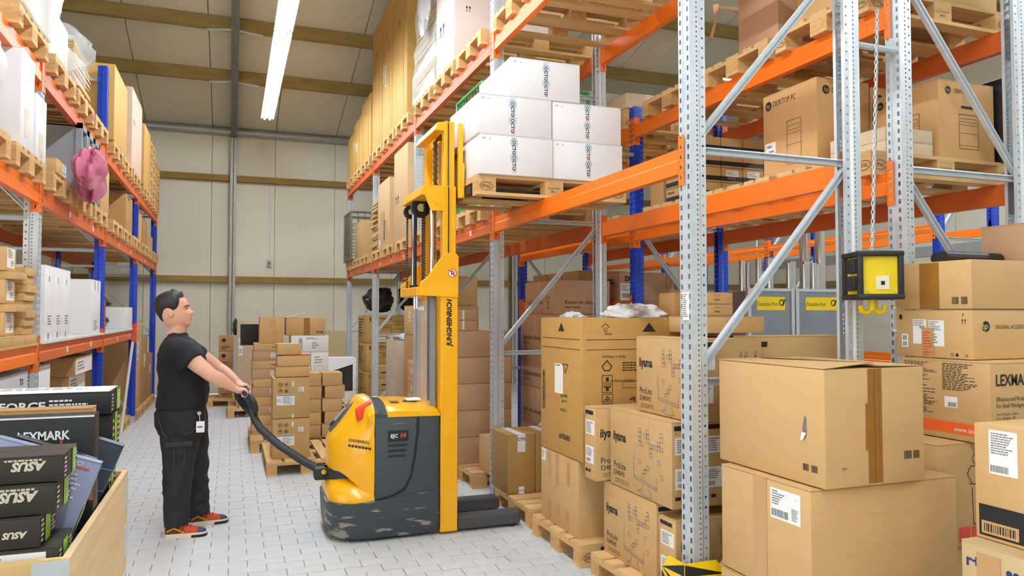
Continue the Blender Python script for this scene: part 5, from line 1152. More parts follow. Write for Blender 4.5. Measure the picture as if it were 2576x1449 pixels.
MB().hull8([(-0.24, -0.2, 0.22), (0.0, -0.2, 0.28), (0.0, 0.2, 0.28), (-0.24, 0.2, 0.22)], [(-0.24, -0.2, 0.224), (0.0, -0.2, 0.284), (0.0, 0.2, 0.284), (-0.24, 0.2, 0.224)]).build('flap', KRAFT, tb_)
for c in range(2):
    for r in range(5 if c else 5):
        xx = at(757, 1020, Y=9.1).x + 0.245 * c + 0.03 * (r % 2) * c
        carton(xx, xx + 0.23, 9.1, 9.45, PH + r * 0.152, PH + 0.149 + r * 0.152, 'small plain carton behind the truck, %s column, layer %s' % (('left', 'right')[c], ('one', 'two', 'three', 'four', 'five')[r]), mat=KRAFT, bevel=0.003)
# film-wrapped pallet, logo cartons and screen carton near the back wall
pallet(0.36, 12.95, 0, 'pallet under the film-wrapped load with black film top', rz=PI / 2)
fp = carton(0.08, 0.62, 12.6, 13.3, PH, 1.48, 'film-wrapped pallet load with black film showing at its top', mat=M('wrapped_tan', (194, 168, 140), 0.3, var=0.08, scale=(6, 6, 3)), items=[('F', M('black_film', (28, 28, 30), 0.15, var=0.5, scale=(4, 4, 40)), [('r', 0.1, 0.72, 1.0, 0.97)]), ('F', 'label', (0.06, 0.6, 0.16, 0.8), []), ('F', 'label', (0.04, 0.12, 0.5, 0.24), None)])
crumple('film_wad', -0.29, -0.2, 1.25, 0.04, 0.1, 0.12, M('grey_film', (70, 70, 66), 0.3), '', '', 71, parent=fp)
for k in range(4): carton(-0.2, 0.03, 13.9, 14.3, PH + k * 0.27, PH + 0.268 + k * 0.27, 'small brown carton with round mark by the column, layer %s' % ('one', 'two', 'three', 'four')[k], mat=OLD, items=[('F', INK, [('c', 0.35, 0.72, 0.13), ('ln', 0.2, 0.1, 0.8, 0.35, 2)])])
pallet(-0.35, 14.2, 0, 'pallet by the wall column under the small brown cartons')
pallet(1.62, 13.0, 0, 'pallet under the screen carton near the back wall', rz=PI / 2)
carton(1.3, 1.95, 12.6, 13.1, PH, 0.87, 'white screen carton with black picture near the back wall', mat=WHITE, items=[('F', BLACKB, [('p', [(0.0, 0.25), (0.92, 0.25), (0.92, 0.86), (0.0, 0.6)])]), ('F', WHP, [('c', 0.3, 0.62, 0.045, 0.038), ('r', 0.1, 0.28, 0.2, 0.5)])])
cone = MB().tube([(-1.12, 8.95, 0.0), (-0.98, 9.0, 1.45)], 0.014, 8).build('broom_pole', M('white_pole', (228, 224, 216), 0.4), smooth=True); tag(cone, 'white broom pole with red grip leaning behind the man', 'pole')
MB().tube([(-0.995, 8.995, 1.3), (-0.975, 9.0, 1.5)], 0.018, 8).build('grip', REDP, cone)

# ================================================================ YELLOW LIFT TRUCK
YEL = M('yellow_enamel', (250, 182, 0), 0.32, var=0.03, scale=(4, 4, 4), coat=0.4)
YELM = M('mast_yellow', (246, 178, 4), 0.38, var=0.04, scale=(4, 4, 4), coat=0.2, wear=((120, 92, 30), 0.735, (14, 14, 40)))
SLATE = M('slate_plastic', (58, 66, 72), 0.5, var=0.08, scale=(2, 2, 60), wear=((126, 130, 130), 0.66, (3, 3, 80)))
SKIRT = M('scuffed_skirt', (56, 64, 70), 0.5, var=0.1, scale=(3, 3, 40), wear=((146, 140, 132), 0.575, (5, 5, 20)))
DARK = M('dark_plastic', (40, 43, 46), 0.5, var=0.06)
BLKM = M('black_rubber', (24, 25, 27), 0.55, var=0.08)
CHROME = M('chrome', (214, 216, 220), 0.12, metal=1.0, var=0.02)
TX, TY = 1.0, 5.7
tr = empty('lift_truck', (TX, TY, 0)); tag(tr, 'yellow and grey walk-behind stacker truck lifting the white cartons', 'lift truck')
def plan(x0, x1, hw, rr, rf=0.02, n=8):
    pts = []
    for cx, cy, r, a0 in ((x0 + rr, -hw + rr, rr, PI), (x1 - rf, -hw + rf, rf, 1.5 * PI), (x1 - rf, hw - rf, rf, 0.0), (x0 + rr, hw - rr, rr, 0.5 * PI)):
        for k in range(n + 1):
            a = a0 + 0.5 * PI * k / n
            pts.append((cx + r * math.cos(a), cy + r * math.sin(a)))
    return pts
def ring(p, z): return [(x, y, z if not callable(z) else z(x, y)) for x, y in p]
x0, x1 = -0.345, 0.43
top = lambda x, y: 0.275 + max(0, x + 0.05) * 0.12
MB().loft([ring(plan(x0 + 0.02, x1 - 0.01, 0.385, 0.22), 0.025), ring(plan(x0, x1, 0.4, 0.22), 0.07), ring(plan(x0 - 0.012, x1, 0.402, 0.22), top)]).build('skirt', SKIRT, tr, smooth=40)
MB().box(0.05, 0.3, -0.06, 0.06, 0.0, 0.2).build('drive_wheel', BLKM, tr)
# rear step and hood
MB().loft([ring(plan(x0 + 0.005, 0.0, 0.388, 0.21), 0.26), ring(plan(x0 + 0.0, 0.0, 0.392, 0.21), lambda x, y: 0.30 + 0.05 * (1 - (y / 0.4) ** 2)), ring(plan(x0 + 0.03, 0.0, 0.365, 0.19), lambda x, y: 0.325 + 0.09 * (1 - (y / 0.4) ** 2)), ring(plan(x0 + 0.16, 0.0, 0.3, 0.13), lambda x, y: 0.345 + 0.1 * (1 - (y / 0.4) ** 2))]).build('rear_step', YEL, tr, smooth=50)
rings = []
NY = 17
for k in range(NY):
    y = -0.39 + 0.78 * k / (NY - 1); u = abs(y) / 0.39
    rx = -0.335 + 0.285 * u ** 2.2
    tz = 0.992 - 0.09 * u ** 3
    zb = 0.47 - 0.19 * max(0, (u - 0.5) / 0.5) ** 1.5
    zk = 0.69 + 0.03 * u
    xt = -0.1 + 0.06 * u
    pr_ = [(rx + 0.01, zb), (rx, zb + 0.03), (rx - 0.002, (zb + zk) / 2), (rx, zk - 0.02), (rx + 0.015, zk + 0.02), ((rx + xt) / 2, (zk + tz) / 2 + 0.012), (xt - 0.045, tz - 0.03), (xt - 0.015, tz - 0.006), (-0.043, tz), (-0.043, zb)]
    rings.append([(a, y, b) for a, b in pr_])
MB().loft(rings).build('hood', YEL, tr, smooth=48)
# grey side body, band and top cover
MB().box(-0.045, 0.428, -0.399, 0.399, 0.27, 0.872).build('side_cover', SLATE, tr, bevel=0.018)
band = []
for k in range(13):
    y = -0.396 + 0.792 * k / 12; u = abs(y) / 0.396; z = 0.985 - 0.085 * u ** 3
    band.append([(-0.04, y, 0.84), (-0.04, y, z - 0.01), (-0.025, y, z), (0.05, y, z - 0.02), (0.05, y, 0.84)])
MB().loft(band).build('grey_band', SLATE, tr, smooth=40)
cov = []
for k in range(13):
    y = -0.4 + 0.8 * k / 12; u = abs(y) / 0.4; z = 0.96 - 0.05 * u ** 3
    cov.append([(0.048, y, 0.868), (0.045, y, z - 0.012), (0.06, y, z), (0.2, y, z - 0.005), (0.41, y, z - 0.02), (0.43, y, z - 0.035), (0.428, y, 0.862)])
MB().loft(cov).build('top_cover', YEL, tr, smooth=40)
MB().box(0.2, 0.3, -0.2, -0.04, 0.944, 0.952).build('clip_plate', DARK, tr)
pp = MB(); pp.hull8([(0.24, -0.17, 0.953), (0.34, -0.17, 0.953), (0.34, -0.03, 0.953), (0.24, -0.03, 0.953)], [(0.24, -0.17, 0.955), (0.34, -0.165, 0.965), (0.34, -0.03, 0.962), (0.24, -0.03, 0.955)]); pp.build('paper_slip', PAPER, tr)
MB().box(0.1, 0.16, -0.24, -0.16, 0.9555, 0.9575).build('data_plate', GREYP, tr)
o_ = MB(); o_.disc((0.0, -0.12, 0.9865), (1, 0, 0), (0, 1, 0), 0.022, 18); o_.build('oval_sticker', PAPER, tr)
# emergency switch, display
MB().hull8([(-0.15, -0.3, 0.83), (-0.045, -0.3, 0.88), (-0.045, -0.23, 0.9), (-0.15, -0.23, 0.85)], [(-0.16, -0.295, 0.905), (-0.05, -0.295, 0.975), (-0.05, -0.235, 0.99), (-0.16, -0.235, 0.92)]).build('emergency_switch', M('switch_red', (226, 62, 30), 0.4), tr, bevel=0.008)
dp = []
for s, (xa, za) in enumerate(((-0.305, 0.725), (-0.27, 0.775), (-0.16, 0.905), (-0.115, 0.952))):
    wv = (0.03, 0.06, 0.075, 0.07)[s]
    dp.append([(xa - 0.012, -wv, za + 0.016), (xa - 0.012, wv, za + 0.016), (xa + 0.012, wv, za - 0.016), (xa + 0.012, -wv, za - 0.016)])
pan = MB().loft(dp).build('display_panel', M('panel_grey', (84, 90, 94), 0.4), tr)
scr = MB(); a = Vector((-0.235, 0, 0.817)); e = Vector((0.11, 0, 0.13)).normalized(); n = Vector((-e.z, 0, e.x)); c = a + n * 0.024
scr.add([c - e * 0.03 + Vector((0, -0.045, 0)), c + e * 0.09 + Vector((0, -0.05, 0)), c + e * 0.09 + Vector((0, 0.05, 0)), c - e * 0.03 + Vector((0, 0.045, 0))][::-1], [(0, 1, 2, 3)]); scr.build('screen', M('screen_glass', (150, 158, 160), 0.2), pan)
MB().tube([c - e * 0.06, c - e * 0.06 + n * 0.008], 0.022, 12).build('key_switch', DARK, pan)
# side details: badge, vents, seam groove
bd_ = MB().box(0.05, 0.195, -0.4025, -0.399, 0.695, 0.772).build('badge', BLKM, tr)
m_ = MB(); m_.text('EJC', (0.068, -0.4028, 0.722), (1, 0, 0), (0, 0, 1), 0.036, bold=0.03); m_.build('lettering', WHP, bd_)
m_ = MB(); m_.text('14', (0.138, -0.4028, 0.722), (1, 0, 0), (0, 0, 1), 0.042, bold=0.04, shear=0.2); m_.build('number', REDP, bd_)
for k in range(3):
    pl = plan(0.05, 0.19 - 0.008 * k, 0.0075, 0.007, 0.007, 3)
    MB().prism([(x, z + 0.667 - 0.038 * k) for x, z in pl], 'y', -0.402, -0.398).build('vent_slot', BLKM, tr)
seam = [(0.265, 0.86), (0.262, 0.75), (0.245, 0.6), (0.215, 0.44), (0.165, 0.35), (0.09, 0.315), (-0.04, 0.29)]
sm = MB()
sl_ = [(a - (0.009 if i < 3 else 0.006), -0.4018, b + (0.0 if i < 3 else 0.007)) for i, (a, b) in enumerate(seam)]
sr_ = [(a + (0.009 if i < 3 else 0.006), -0.4018, b - (0.0 if i < 3 else 0.007)) for i, (a, b) in enumerate(seam)]
for i in range(len(seam) - 1): sm.quad(sl_[i], sl_[i + 1], sr_[i + 1], sr_[i])
sm.build('cover_seam', M('seam_black', (14, 15, 17), 0.6), tr)
tx = MB(); tx.text('JUNGHEINRICH', (-0.2, -0.28, 0.70), Vector((0.86, -0.5, -0.12)).normalized(), (0.02, 0, 1), 0.028, bold=0.03, xs=0.78, off=0.03); 
for k in range(7): a = Vector((-0.2, -0.28, 0.662)); e = Vector((0.86, -0.5, -0.12)).normalized(); q = a + e * (0.025 * k) + Vector((-0.015, -0.026, 0.0)); tx.quad(q, q + e * 0.019, q + e * 0.019 + Vector((0, 0, 0.016)), q + Vector((0, 0, 0.016)))
tx.build('side_lettering', INK, tr)
# tiller hinge and tiller arm
MB().tube([(-0.13, 0, 0.4), (-0.13, 0, 0.475)], 0.215, 28).build('hinge_drum', DARK, tr, smooth=40)
hb = MB().box(-0.42, -0.3, -0.055, 0.055, 0.385, 0.475).build('hinge_block', BLKM, tr, bevel=0.014)
MB().cyl((-0.355, -0.06, 0.445), (-0.355, -0.054, 0.445), 0.018, 16).build('hinge_bolt', M('brass', (214, 172, 60), 0.3, metal=0.6), hb)
G0 = Vector((-TX, -TY, 0))
tp_ = [at(822, 1192, Y=5.72), at(760, 1158, Y=5.76), at(700, 1118, Y=5.82), at(655, 1078, Y=5.87), at(640, 1052, Y=5.9), at(634, 1030, Y=5.93)]
MB().tube([p + G0 for p in tp_], [(0.032, 0.028), (0.031, 0.027), (0.03, 0.027), (0.029, 0.028), (0.027, 0.034), (0.022, 0.04)], 14).build('tiller_arm', DARK, tr, smooth=60)
H = at(620, 1010, Y=5.95) + G0
up = Vector((-0.42, 0, 0.9)).normalized(); sd = Vector((-0.35, 0.937, 0)); nn = up.cross(sd).normalized()
hd = MB(); rr_ = []
for t, w, th in ((-0.11, 0.03, 0.024), (-0.06, 0.06, 0.032), (0.0, 0.07, 0.034), (0.05, 0.062, 0.03), (0.09, 0.04, 0.02)):
    c = H + up * t
    rr_.append([c + sd * (w * math.cos(a)) + nn * (th * math.sin(a)) for a in [2 * PI * k / 14 for k in range(14)]])
th_ = hd.loft(rr_).build('tiller_head', DARK, tr, smooth=60)
for k in range(3):
    for s in (-1, 1):
        c = H + up * (0.045 - 0.036 * k) - nn * (-0.028) + sd * (s * 0.02)
        b = MB(); q = [c + sd * a + up * b_ for a, b_ in ((-0.015, -0.014), (0.015, -0.014), (0.015, 0.014), (-0.015, 0.014))]
        b.hull8(q, [p + nn * 0.01 for p in q]); b.build('button', BLKM, th_)
for s in (-1, 1):      # two grip loops
    pts = [H + up * 0.075 + sd * (s * 0.02), H + up * 0.082 + sd * (s * 0.07), H + up * 0.06 + sd * (s * 0.14), H + up * 0.01 + sd * (s * 0.165), H - up * 0.05 + sd * (s * 0.13), H - up * 0.1 + sd * (s * 0.06), H - up * 0.13 + sd * (s * 0.01)]
    sp = []
    for i in range(len(pts) - 1):
        for t in (0, 0.33, 0.66): sp.append(pts[i].lerp(pts[i + 1], t))
    sp.append(pts[-1])
    MB().tube(sp, 0.016, 10).build('grip_loop', DARK, tr, smooth=60)
for pts in ([(0.1, 5.79, 1.016), (0.099, 5.85, 1.02), (0.1, 5.9, 1.018), (0.105, 5.94, 1.005)], [(0.112, 6.12, 1.03), (0.113, 6.05, 1.034), (0.112, 6.0, 1.03), (0.108, 5.95, 1.005)]):
    MB().tube([(a - TX, b - TY, c) for a, b, c in pts], [0.016, 0.017, 0.017, 0.02], 12).build('hand_grip', DARK, tr, smooth=60)
rb = MB().box(-0.04, 0.02, -0.03, 0.03, -0.014, 0.016).shift(H + up * 0.1 + sd * 0.09).build('crawl_button', M('switch_red', (226, 62, 30)), tr, bevel=0.006)
MB().box(-0.01, 0.05, -0.03, 0.03, -0.03, -0.01).shift(H + up * 0.09 + sd * 0.07).build('green_button', M('switch_green', (20, 120, 70), 0.4), tr, bevel=0.005)

# mast, built in place: three telescoping stages
def wb_(name, x0, x1, y0, y1, z0, z1, mat=YELM, bevel=0.004, parent=None):
    return MB().box(x0 - TX, x1 - TX, y0 - TY, y1 - TY, z0, z1).build(name, mat, parent or tr, bevel=bevel, seg=1)
for nm, ya, yb in (('near', 5.30, 5.40), ('far', 5.86, 5.96)):
    m1 = wb_('outer_mast', 1.435, 1.562, ya, yb, 0.02, 1.76)
    wb_('middle_mast', 1.45, 1.55, ya + 0.012, yb - 0.004, 1.7, 2.545)
    wb_('inner_mast', 1.46, 1.54, ya + 0.022, yb - 0.006, 2.4, 3.03)
    s = 1 if nm == 'near' else -1
    col = MB().prism([(1.275 - TX, 1.735), (1.562 - TX, 1.72), (1.565 - TX, 2.02), (1.55 - TX, 2.045), (1.46 - TX, 2.045), (1.42 - TX, 2.0), (1.33 - TX, 1.87), (1.275 - TX, 1.83)], 'y', ya - 0.012 - TY if s > 0 else yb - 0.008 - TY, ya + 0.012 - TY if s > 0 else yb + 0.012 - TY)
    cp = col.build('mast_collar', YELM, tr, bevel=0.004, seg=1)
    if s > 0:
        gs = MB(); gs.disc((1.515 - TX, ya - 0.0135 - TY, 1.9), (1, 0, 0), (0, 0, 1), 0.033, 24); gs.build('warning_sign', PAPER, cp)
        gs = MB(); gs.disc((1.515 - TX, ya - 0.0145 - TY, 1.9), (1, 0, 0), (0, 0, 1), 0.033, 24, 0, 0.027); gs.quad((1.492 - TX, ya - 0.0145 - TY, 1.918), (1.496 - TX, ya - 0.0145 - TY, 1.922), (1.538 - TX, ya - 0.0145 - TY, 1.882), (1.534 - TX, ya - 0.0145 - TY, 1.878)); gs.build('red_ring', REDP, cp)
        gs = MB(); gs.box(1.505 - TX, 1.515 - TX, ya - 0.0142 - TY, ya - 0.014 - TY, 1.885, 1.92); gs.box(1.522 - TX, 1.53 - TX, ya - 0.0142 - TY, ya - 0.014 - TY, 1.88, 1.915); gs.build('pictogram', INK, cp)
        lt = MB(); lt.text('JUNGHEINRICH', (1.513 - TX, ya - 0.0015 - TY, 1.36), (0, 0, 1), (-1, 0, 0), 0.052, bold=0.045, shear=0.15, xs=0.93); lt.build('lettering', INK, m1)
        # dark groove running up the near profile
        wb_('groove', 1.487, 1.492, ya - 0.0 , ya + 0.014, 2.05, 2.54, BLKM, 0)
        wb_('groove', 1.487, 1.492, ya + 0.01, ya + 0.024, 2.55, 3.02, BLKM, 0)
wb_('collar_tie', 1.27, 1.33, 5.38, 5.88, 1.735, 1.8)
wb_('collar_tie', 1.36, 1.43, 5.38, 5.88, 1.74, 1.76)
ch = MB().hull8([(1.28 - TX, 5.31 - TY, 2.47), (1.46 - TX, 5.31 - TY, 2.47), (1.46 - TX, 5.95 - TY, 2.47), (1.28 - TX, 5.95 - TY, 2.47)], [(1.3 - TX, 5.31 - TY, 2.545), (1.46 - TX, 5.31 - TY, 2.545), (1.46 - TX, 5.95 - TY, 2.545), (1.3 - TX, 5.95 - TY, 2.545)]); ch.build('cross_head', YELM, tr, bevel=0.004, seg=1)
MB().prism([(1.3 - TX, 2.5), (1.46 - TX, 2.5), (1.46 - TX, 2.36), (1.36 - TX, 2.36)], 'y', 5.308 - TY, 5.325 - TY).build('gusset', YELM, tr)
MB().cyl((1.4 - TX, 5.3 - TY, 2.43), (1.4 - TX, 5.309 - TY, 2.43), 0.022, 16).build('gusset_boss', YELM, tr)
tb2 = [(1.4, 5.33, 3.0), (1.4, 5.55, 2.985), (1.4, 5.93, 2.985)]
MB().hull8([(1.39 - TX, 5.33 - TY, 2.96), (1.47 - TX, 5.33 - TY, 2.96), (1.47 - TX, 5.95 - TY, 2.96), (1.39 - TX, 5.95 - TY, 2.96)], [(1.41 - TX, 5.33 - TY, 3.02), (1.47 - TX, 5.33 - TY, 3.03), (1.47 - TX, 5.95 - TY, 3.03), (1.41 - TX, 5.95 - TY, 3.02)]).build('top_bar', YELM, tr, bevel=0.004, seg=1)
wb_('carriage_plate', 1.5, 1.53, 5.46, 5.84, 2.52, 2.94)
# lift rods, chains, sheaves, hose
MB().cyl((1.4 - TX, 5.44 - TY, 1.75), (1.4 - TX, 5.44 - TY, 2.47), 0.021, 16).build('lift_rod', CHROME, tr, smooth=40)
MB().cyl((1.36 - TX, 5.86 - TY, 1.8), (1.36 - TX, 5.86 - TY, 2.47), 0.021, 16).build('lift_rod', CHROME, tr, smooth=40)
MB().cyl((1.36 - TX, 5.86 - TY, 1.78), (1.36 - TX, 5.86 - TY, 1.83), 0.034, 16).build('rod_gland', BLKM, tr, smooth=40)
MB().cyl((1.4 - TX, 5.44 - TY, 0.96), (1.4 - TX, 5.44 - TY, 1.76), 0.034, 16).build('lift_cylinder', M('grey_cyl', (96, 100, 104), 0.4, metal=0.3), tr, smooth=40)
CHM = M('chain_steel', (74, 68, 58), 0.4, metal=0.7, var=0.2)
def chain(name, x, y, z0, z1, w=0.011, pitch=0.022):
    c = MB(); z = z0; k = 0
    while z < z1:
        ww = w if k % 2 else w * 0.62
        c.box(x - TX - 0.006, x - TX + 0.006, y - TY - ww, y - TY + ww, z, z + pitch * 0.8); z += pitch; k += 1
    tag(c.build(name, CHM, tr), kind='stuff')
chain('lift_chain', 1.32, 5.93, 1.78, 2.44); chain('lift_chain', 1.38, 5.6, 1.78, 2.44); chain('lift_chain', 1.4, 5.74, 1.8, 2.4); chain('lift_chain', 1.44, 5.52, 2.02, 2.44)
chain('leaf_chain', 1.46, 5.58, 2.56, 2.93, 0.05, 0.024)
for x, y, z, r in ((1.36, 5.64, 2.42, 0.075), (1.34, 5.9, 2.42, 0.055)):
    s_ = MB().cyl((x - TX, y - TY - 0.02, z), (x - TX, y - TY + 0.02, z), r, 24).build('chain_sheave', BLKM, tr, smooth=40)
    MB().cyl((x - TX, y - TY - 0.024, z), (x - TX, y - TY - 0.02, z), r * 0.42, 16).build('hub', M('nylon', (206, 190, 130), 0.5), s_)
hp_ = [(1.33, 5.7, 1.74), (1.33, 5.7, 2.1), (1.33, 5.69, 2.38), (1.35, 5.66, 2.48), (1.39, 5.62, 2.5), (1.43, 5.58, 2.44), (1.44, 5.56, 2.3)]
MB().tube([(a - TX, b - TY, c) for a, b, c in hp_], 0.015, 8).build('hose', BLKM, tr, smooth=60)
for y in (5.7, 5.62):
    MB().cyl((1.33 - TX, y - TY, 1.64), (1.33 - TX, y - TY, 1.74), 0.012, 8).build('hose_fitting', STEEL, tr, smooth=40)
MB().tube([(1.5 - TX, 5.36 - TY, 3.03), (1.5 - TX, 5.42 - TY, 3.06), (1.5 - TX, 5.5 - TY, 3.03)], 0.008, 8).build('hose', BLKM, tr, smooth=60)
# clear guard between the profiles
gl = wb_('guard_panel', 1.385, 1.39, 5.42, 5.86, 0.93, 1.70, GLASS, 0)
for ya in (5.405, 5.855): wb_('guard_edge', 1.38, 1.42, ya, ya + 0.016, 0.92, 1.72, M('guard_edge', (150, 154, 158), 0.3, alpha=0.8), 0)
wb_('guard_label', 1.379, 1.384, 5.62, 5.8, 1.63, 1.66, PAPER, 0)
# carriage and forks
for ya in (5.30, 5.92): wb_('carriage_side', 1.565, 1.6, ya, ya + 0.04, 2.46, 3.02)
wb_('carriage_side', 1.585, 1.607, 5.285, 5.33, 2.46, 2.72)
for z in (2.47, 2.8): wb_('carriage_bar', 1.585, 1.608, 5.345, 5.91, z, z + 0.07, DARK)
for yc in (5.23, 5.61):
    MB().hull8([(1.61 - TX, yc - 0.07 - TY, 2.475), (2.72 - TX, yc - 0.06 - TY, 2.482), (2.72 - TX, yc + 0.06 - TY, 2.482), (1.61 - TX, yc + 0.07 - TY, 2.475)], [(1.61 - TX, yc - 0.07 - TY, 2.53), (2.72 - TX, yc - 0.06 - TY, 2.5), (2.72 - TX, yc + 0.06 - TY, 2.5), (1.61 - TX, yc + 0.07 - TY, 2.53)]).build('fork', DARK, tr)
# straddle legs on the floor
for ya, xe in ((5.31, 2.06), (5.78, 2.06)):
    wb_('straddle_leg', 1.56, xe, ya, ya + 0.13, 0.02, 0.115, M('leg_grey', (66, 68, 72), 0.5, var=0.1), 0.012)
    MB().cyl((xe - 0.06 - TX, ya + 0.02 - TY, 0.04), (xe - 0.06 - TX, ya + 0.11 - TY, 0.04), 0.04, 16).build('load_wheel', BLKM, tr)

# ---------------------------------------------------------------- load on the forks
LX0, LYC = 1.615, 5.42
pallet(LX0 + 0.6, LYC, 2.45, 'wooden pallet on the raised forks under the white cartons', logo='F')
def octo(x0, x1, y0, y1, z0, z1, label, ss):
    def mark(s, t, sc=1.0): return [('t', s - 0.009, t + 0.1, 0.075 * sc, 'OCTO', {}), ]
    o = carton(x0, x1, y0, y1, z0, z1, label, mat=WHITE, items=[('F', GREYP, [('ln', 0.04, 0.86, 0.1, 0.92, 2), ('r', 0.13, 0.87, 0.14, 0.9)])], bevel=0.005)
    w, d, h = x1 - x0, y1 - y0, z1 - z0
    strip = MB().box(-w / 2 + ss[0] * w - 0.02, -w / 2 + ss[0] * w + 0.02, -d / 2 - 0.0008, -d / 2, 0, h).build('printed_tape', TAPEW, o)
    mb = MB(); cy = MB(); rd = MB()
    for t in ss[1]:
        c = Vector((-w / 2 + ss[0] * w, -d / 2 - 0.0012, t * h))
        mb.text('OCTO', c + Vector((-0.012, 0, 0.02)), (0, 0, -1), (1, 0, 0), 0.036, bold=0.03)
        rd.text('IT', c + Vector((-0.012, 0, -0.075)), (0, 0, -1), (1, 0, 0), 0.034)
        for k in range(10):
            a0 = 2 * PI * k / 10; q = c + Vector((0, 0, 0.005))
            cy.add([q + Vector((math.cos(a) * r, -0.0002, math.sin(a) * r)) for a, r in ((a0, 0.022), (a0 + 0.4, 0.022), (a0 + 0.4, 0.029), (a0, 0.029))], [(0, 1, 2, 3)])
    mb.build('print', INK, strip); cy.build('ring_print', CYANP, strip); rd.build('red_print', REDP, strip)
    return o
zb_ = 2.594
y0, y1 = 4.985, 5.72
octo(1.625, 2.19, y0, y1, zb_, zb_ + 0.285, 'white carton on the raised pallet, bottom left', (0.46, (0.82, 0.42)))
octo(2.195, 2.77, y0 + 0.01, y1, zb_, zb_ + 0.285, 'white carton on the raised pallet, bottom right', (0.5, (0.85, 0.42)))
octo(1.615, 2.18, y0, y1 + 0.0, zb_ + 0.287, zb_ + 0.572, 'white carton on the raised pallet, second layer left', (0.46, (0.78, 0.36)))
octo(2.19, 2.76, y0 + 0.01, y1, zb_ + 0.287, zb_ + 0.572, 'white carton on the raised pallet, second layer right', (0.5, (0.9, 0.42)))
octo(1.86, 2.41, y0 + 0.0, y1, zb_ + 0.574, zb_ + 0.86, 'white carton on the raised pallet, single one on top', (0.5, (0.78, 0.4)))

# ================================================================ THE MAN
SKIN = M('skin', (226, 172, 146), 0.5, var=0.05, scale=(20, 20, 20))
HAIR = M('dark_hair', (32, 26, 23), 0.55, var=0.3, scale=(60, 60, 12), bump=0.5)
SHIRT = M('black_shirt', (13, 15, 21), 0.85, var=0.15, scale=(5, 5, 5), bump=0.5)
JEANS = M('black_trousers', (24, 26, 31), 0.8, var=0.25, scale=(7, 7, 9), bump=0.8)
PX, PY = -0.32, 6.06
man = empty('person', (PX, PY, 0)); tag(man, 'man in black t-shirt and trousers steering the lift truck', 'person')
def L3(p): return Vector((p[0] - PX, p[1] - PY, p[2]))
def smoothpath(pts, radii, n=5):
    P_ = [Vector(p) for p in pts]; out = []; rad = []
    for i in range(len(P_) - 1):
        p0 = P_[max(i - 1, 0)]; p1 = P_[i]; p2 = P_[i + 1]; p3 = P_[min(i + 2, len(P_) - 1)]
        for k in range(n):
            t = k / n
            out.append(0.5 * ((2 * p1) + (p2 - p0) * t + (2 * p0 - 5 * p1 + 4 * p2 - p3) * t * t + (3 * p1 - p0 - 3 * p2 + p3) * t ** 3))
            a, b = radii[i], radii[i + 1]
            if not isinstance(a, tuple): a = (a, a)
            if not isinstance(b, tuple): b = (b, b)
            s = t * t * (3 - 2 * t)
            rad.append((a[0] + (b[0] - a[0]) * s, a[1] + (b[1] - a[1]) * s))
    out.append(P_[-1]); rad.append(radii[-1] if isinstance(radii[-1], tuple) else (radii[-1],) * 2)
    return out, rad
def limb(mb, pts, radii, n=16, k=5):
    p, r = smoothpath(pts, radii, k); mb.tube(p, r, n); return mb
def ball(mb, c, rx, ry, rz, n=12):
    c = Vector(c); rings = []
    for i in range(1, n):
        th = PI * i / n
        rings.append([c + Vector((rx * math.sin(th) * math.cos(2 * PI * j / (2 * n)), ry * math.sin(th) * math.sin(2 * PI * j / (2 * n)), -rz * math.cos(th))) for j in range(2 * n)])
    return mb.loft(rings)
def torso(mb, rows, n=28):
    """rows: z, back x, front x, half width, centre y shift, squareness"""
    rings = []
    for z, xb, xf, hw, cy in rows:
        cx, rx = (xb + xf) / 2, (xf - xb) / 2; rg = []
        for j in range(n):
            a = 2 * PI * j / n; ca, sa = math.cos(a), math.sin(a); e = 0.8
            rg.append((cx + rx * math.copysign(abs(ca) ** e, ca), cy + hw * math.copysign(abs(sa) ** e, sa), z))
        rings.append(rg)
    # refine between rows
    out = []
    for i in range(len(rings) - 1):
        for k in range(4):
            t = k / 4; s = t
            out.append([tuple(p[q] + (r[q] - p[q]) * s for q in range(3)) for p, r in zip(rings[i], rings[i + 1])])
    out.append(rings[-1])
    return mb.loft(out)
def fuse(mb, name, mat, parent, voxel, iters=4, fac=0.5, crease=0.0, fr=9.0):
    o = mb.build(name + '_raw', None)
    m = o.modifiers.new('r', 'REMESH'); m.mode = 'VOXEL'; m.voxel_size = voxel; m.use_smooth_shade = True
    s = o.modifiers.new('s', 'SMOOTH'); s.iterations = iters; s.factor = fac
    me = bpy.data.meshes.new_from_object(o.evaluated_get(bpy.context.evaluated_depsgraph_get()))
    bpy.data.objects.remove(o, do_unlink=True)
    if crease:           # cloth creases
        from mathutils import noise
        nr = [v.normal.copy() for v in me.vertices]
        for v, n in zip(me.vertices, nr):
            q = v.co * fr
            a = 1 - abs(noise.noise(Vector((q.x + 0.6 * q.z, q.y, q.z * 0.9 - 0.7 * q.x)))) * 2.2
            v.co += n * (crease * (a - 0.4))
    me.name = name; me.materials.clear(); me.materials.append(mat)
    me.polygons.foreach_set('use_smooth', [True] * len(me.polygons))
    b = bpy.data.objects.new(name, me); COL.objects.link(b); b.parent = parent
    return b
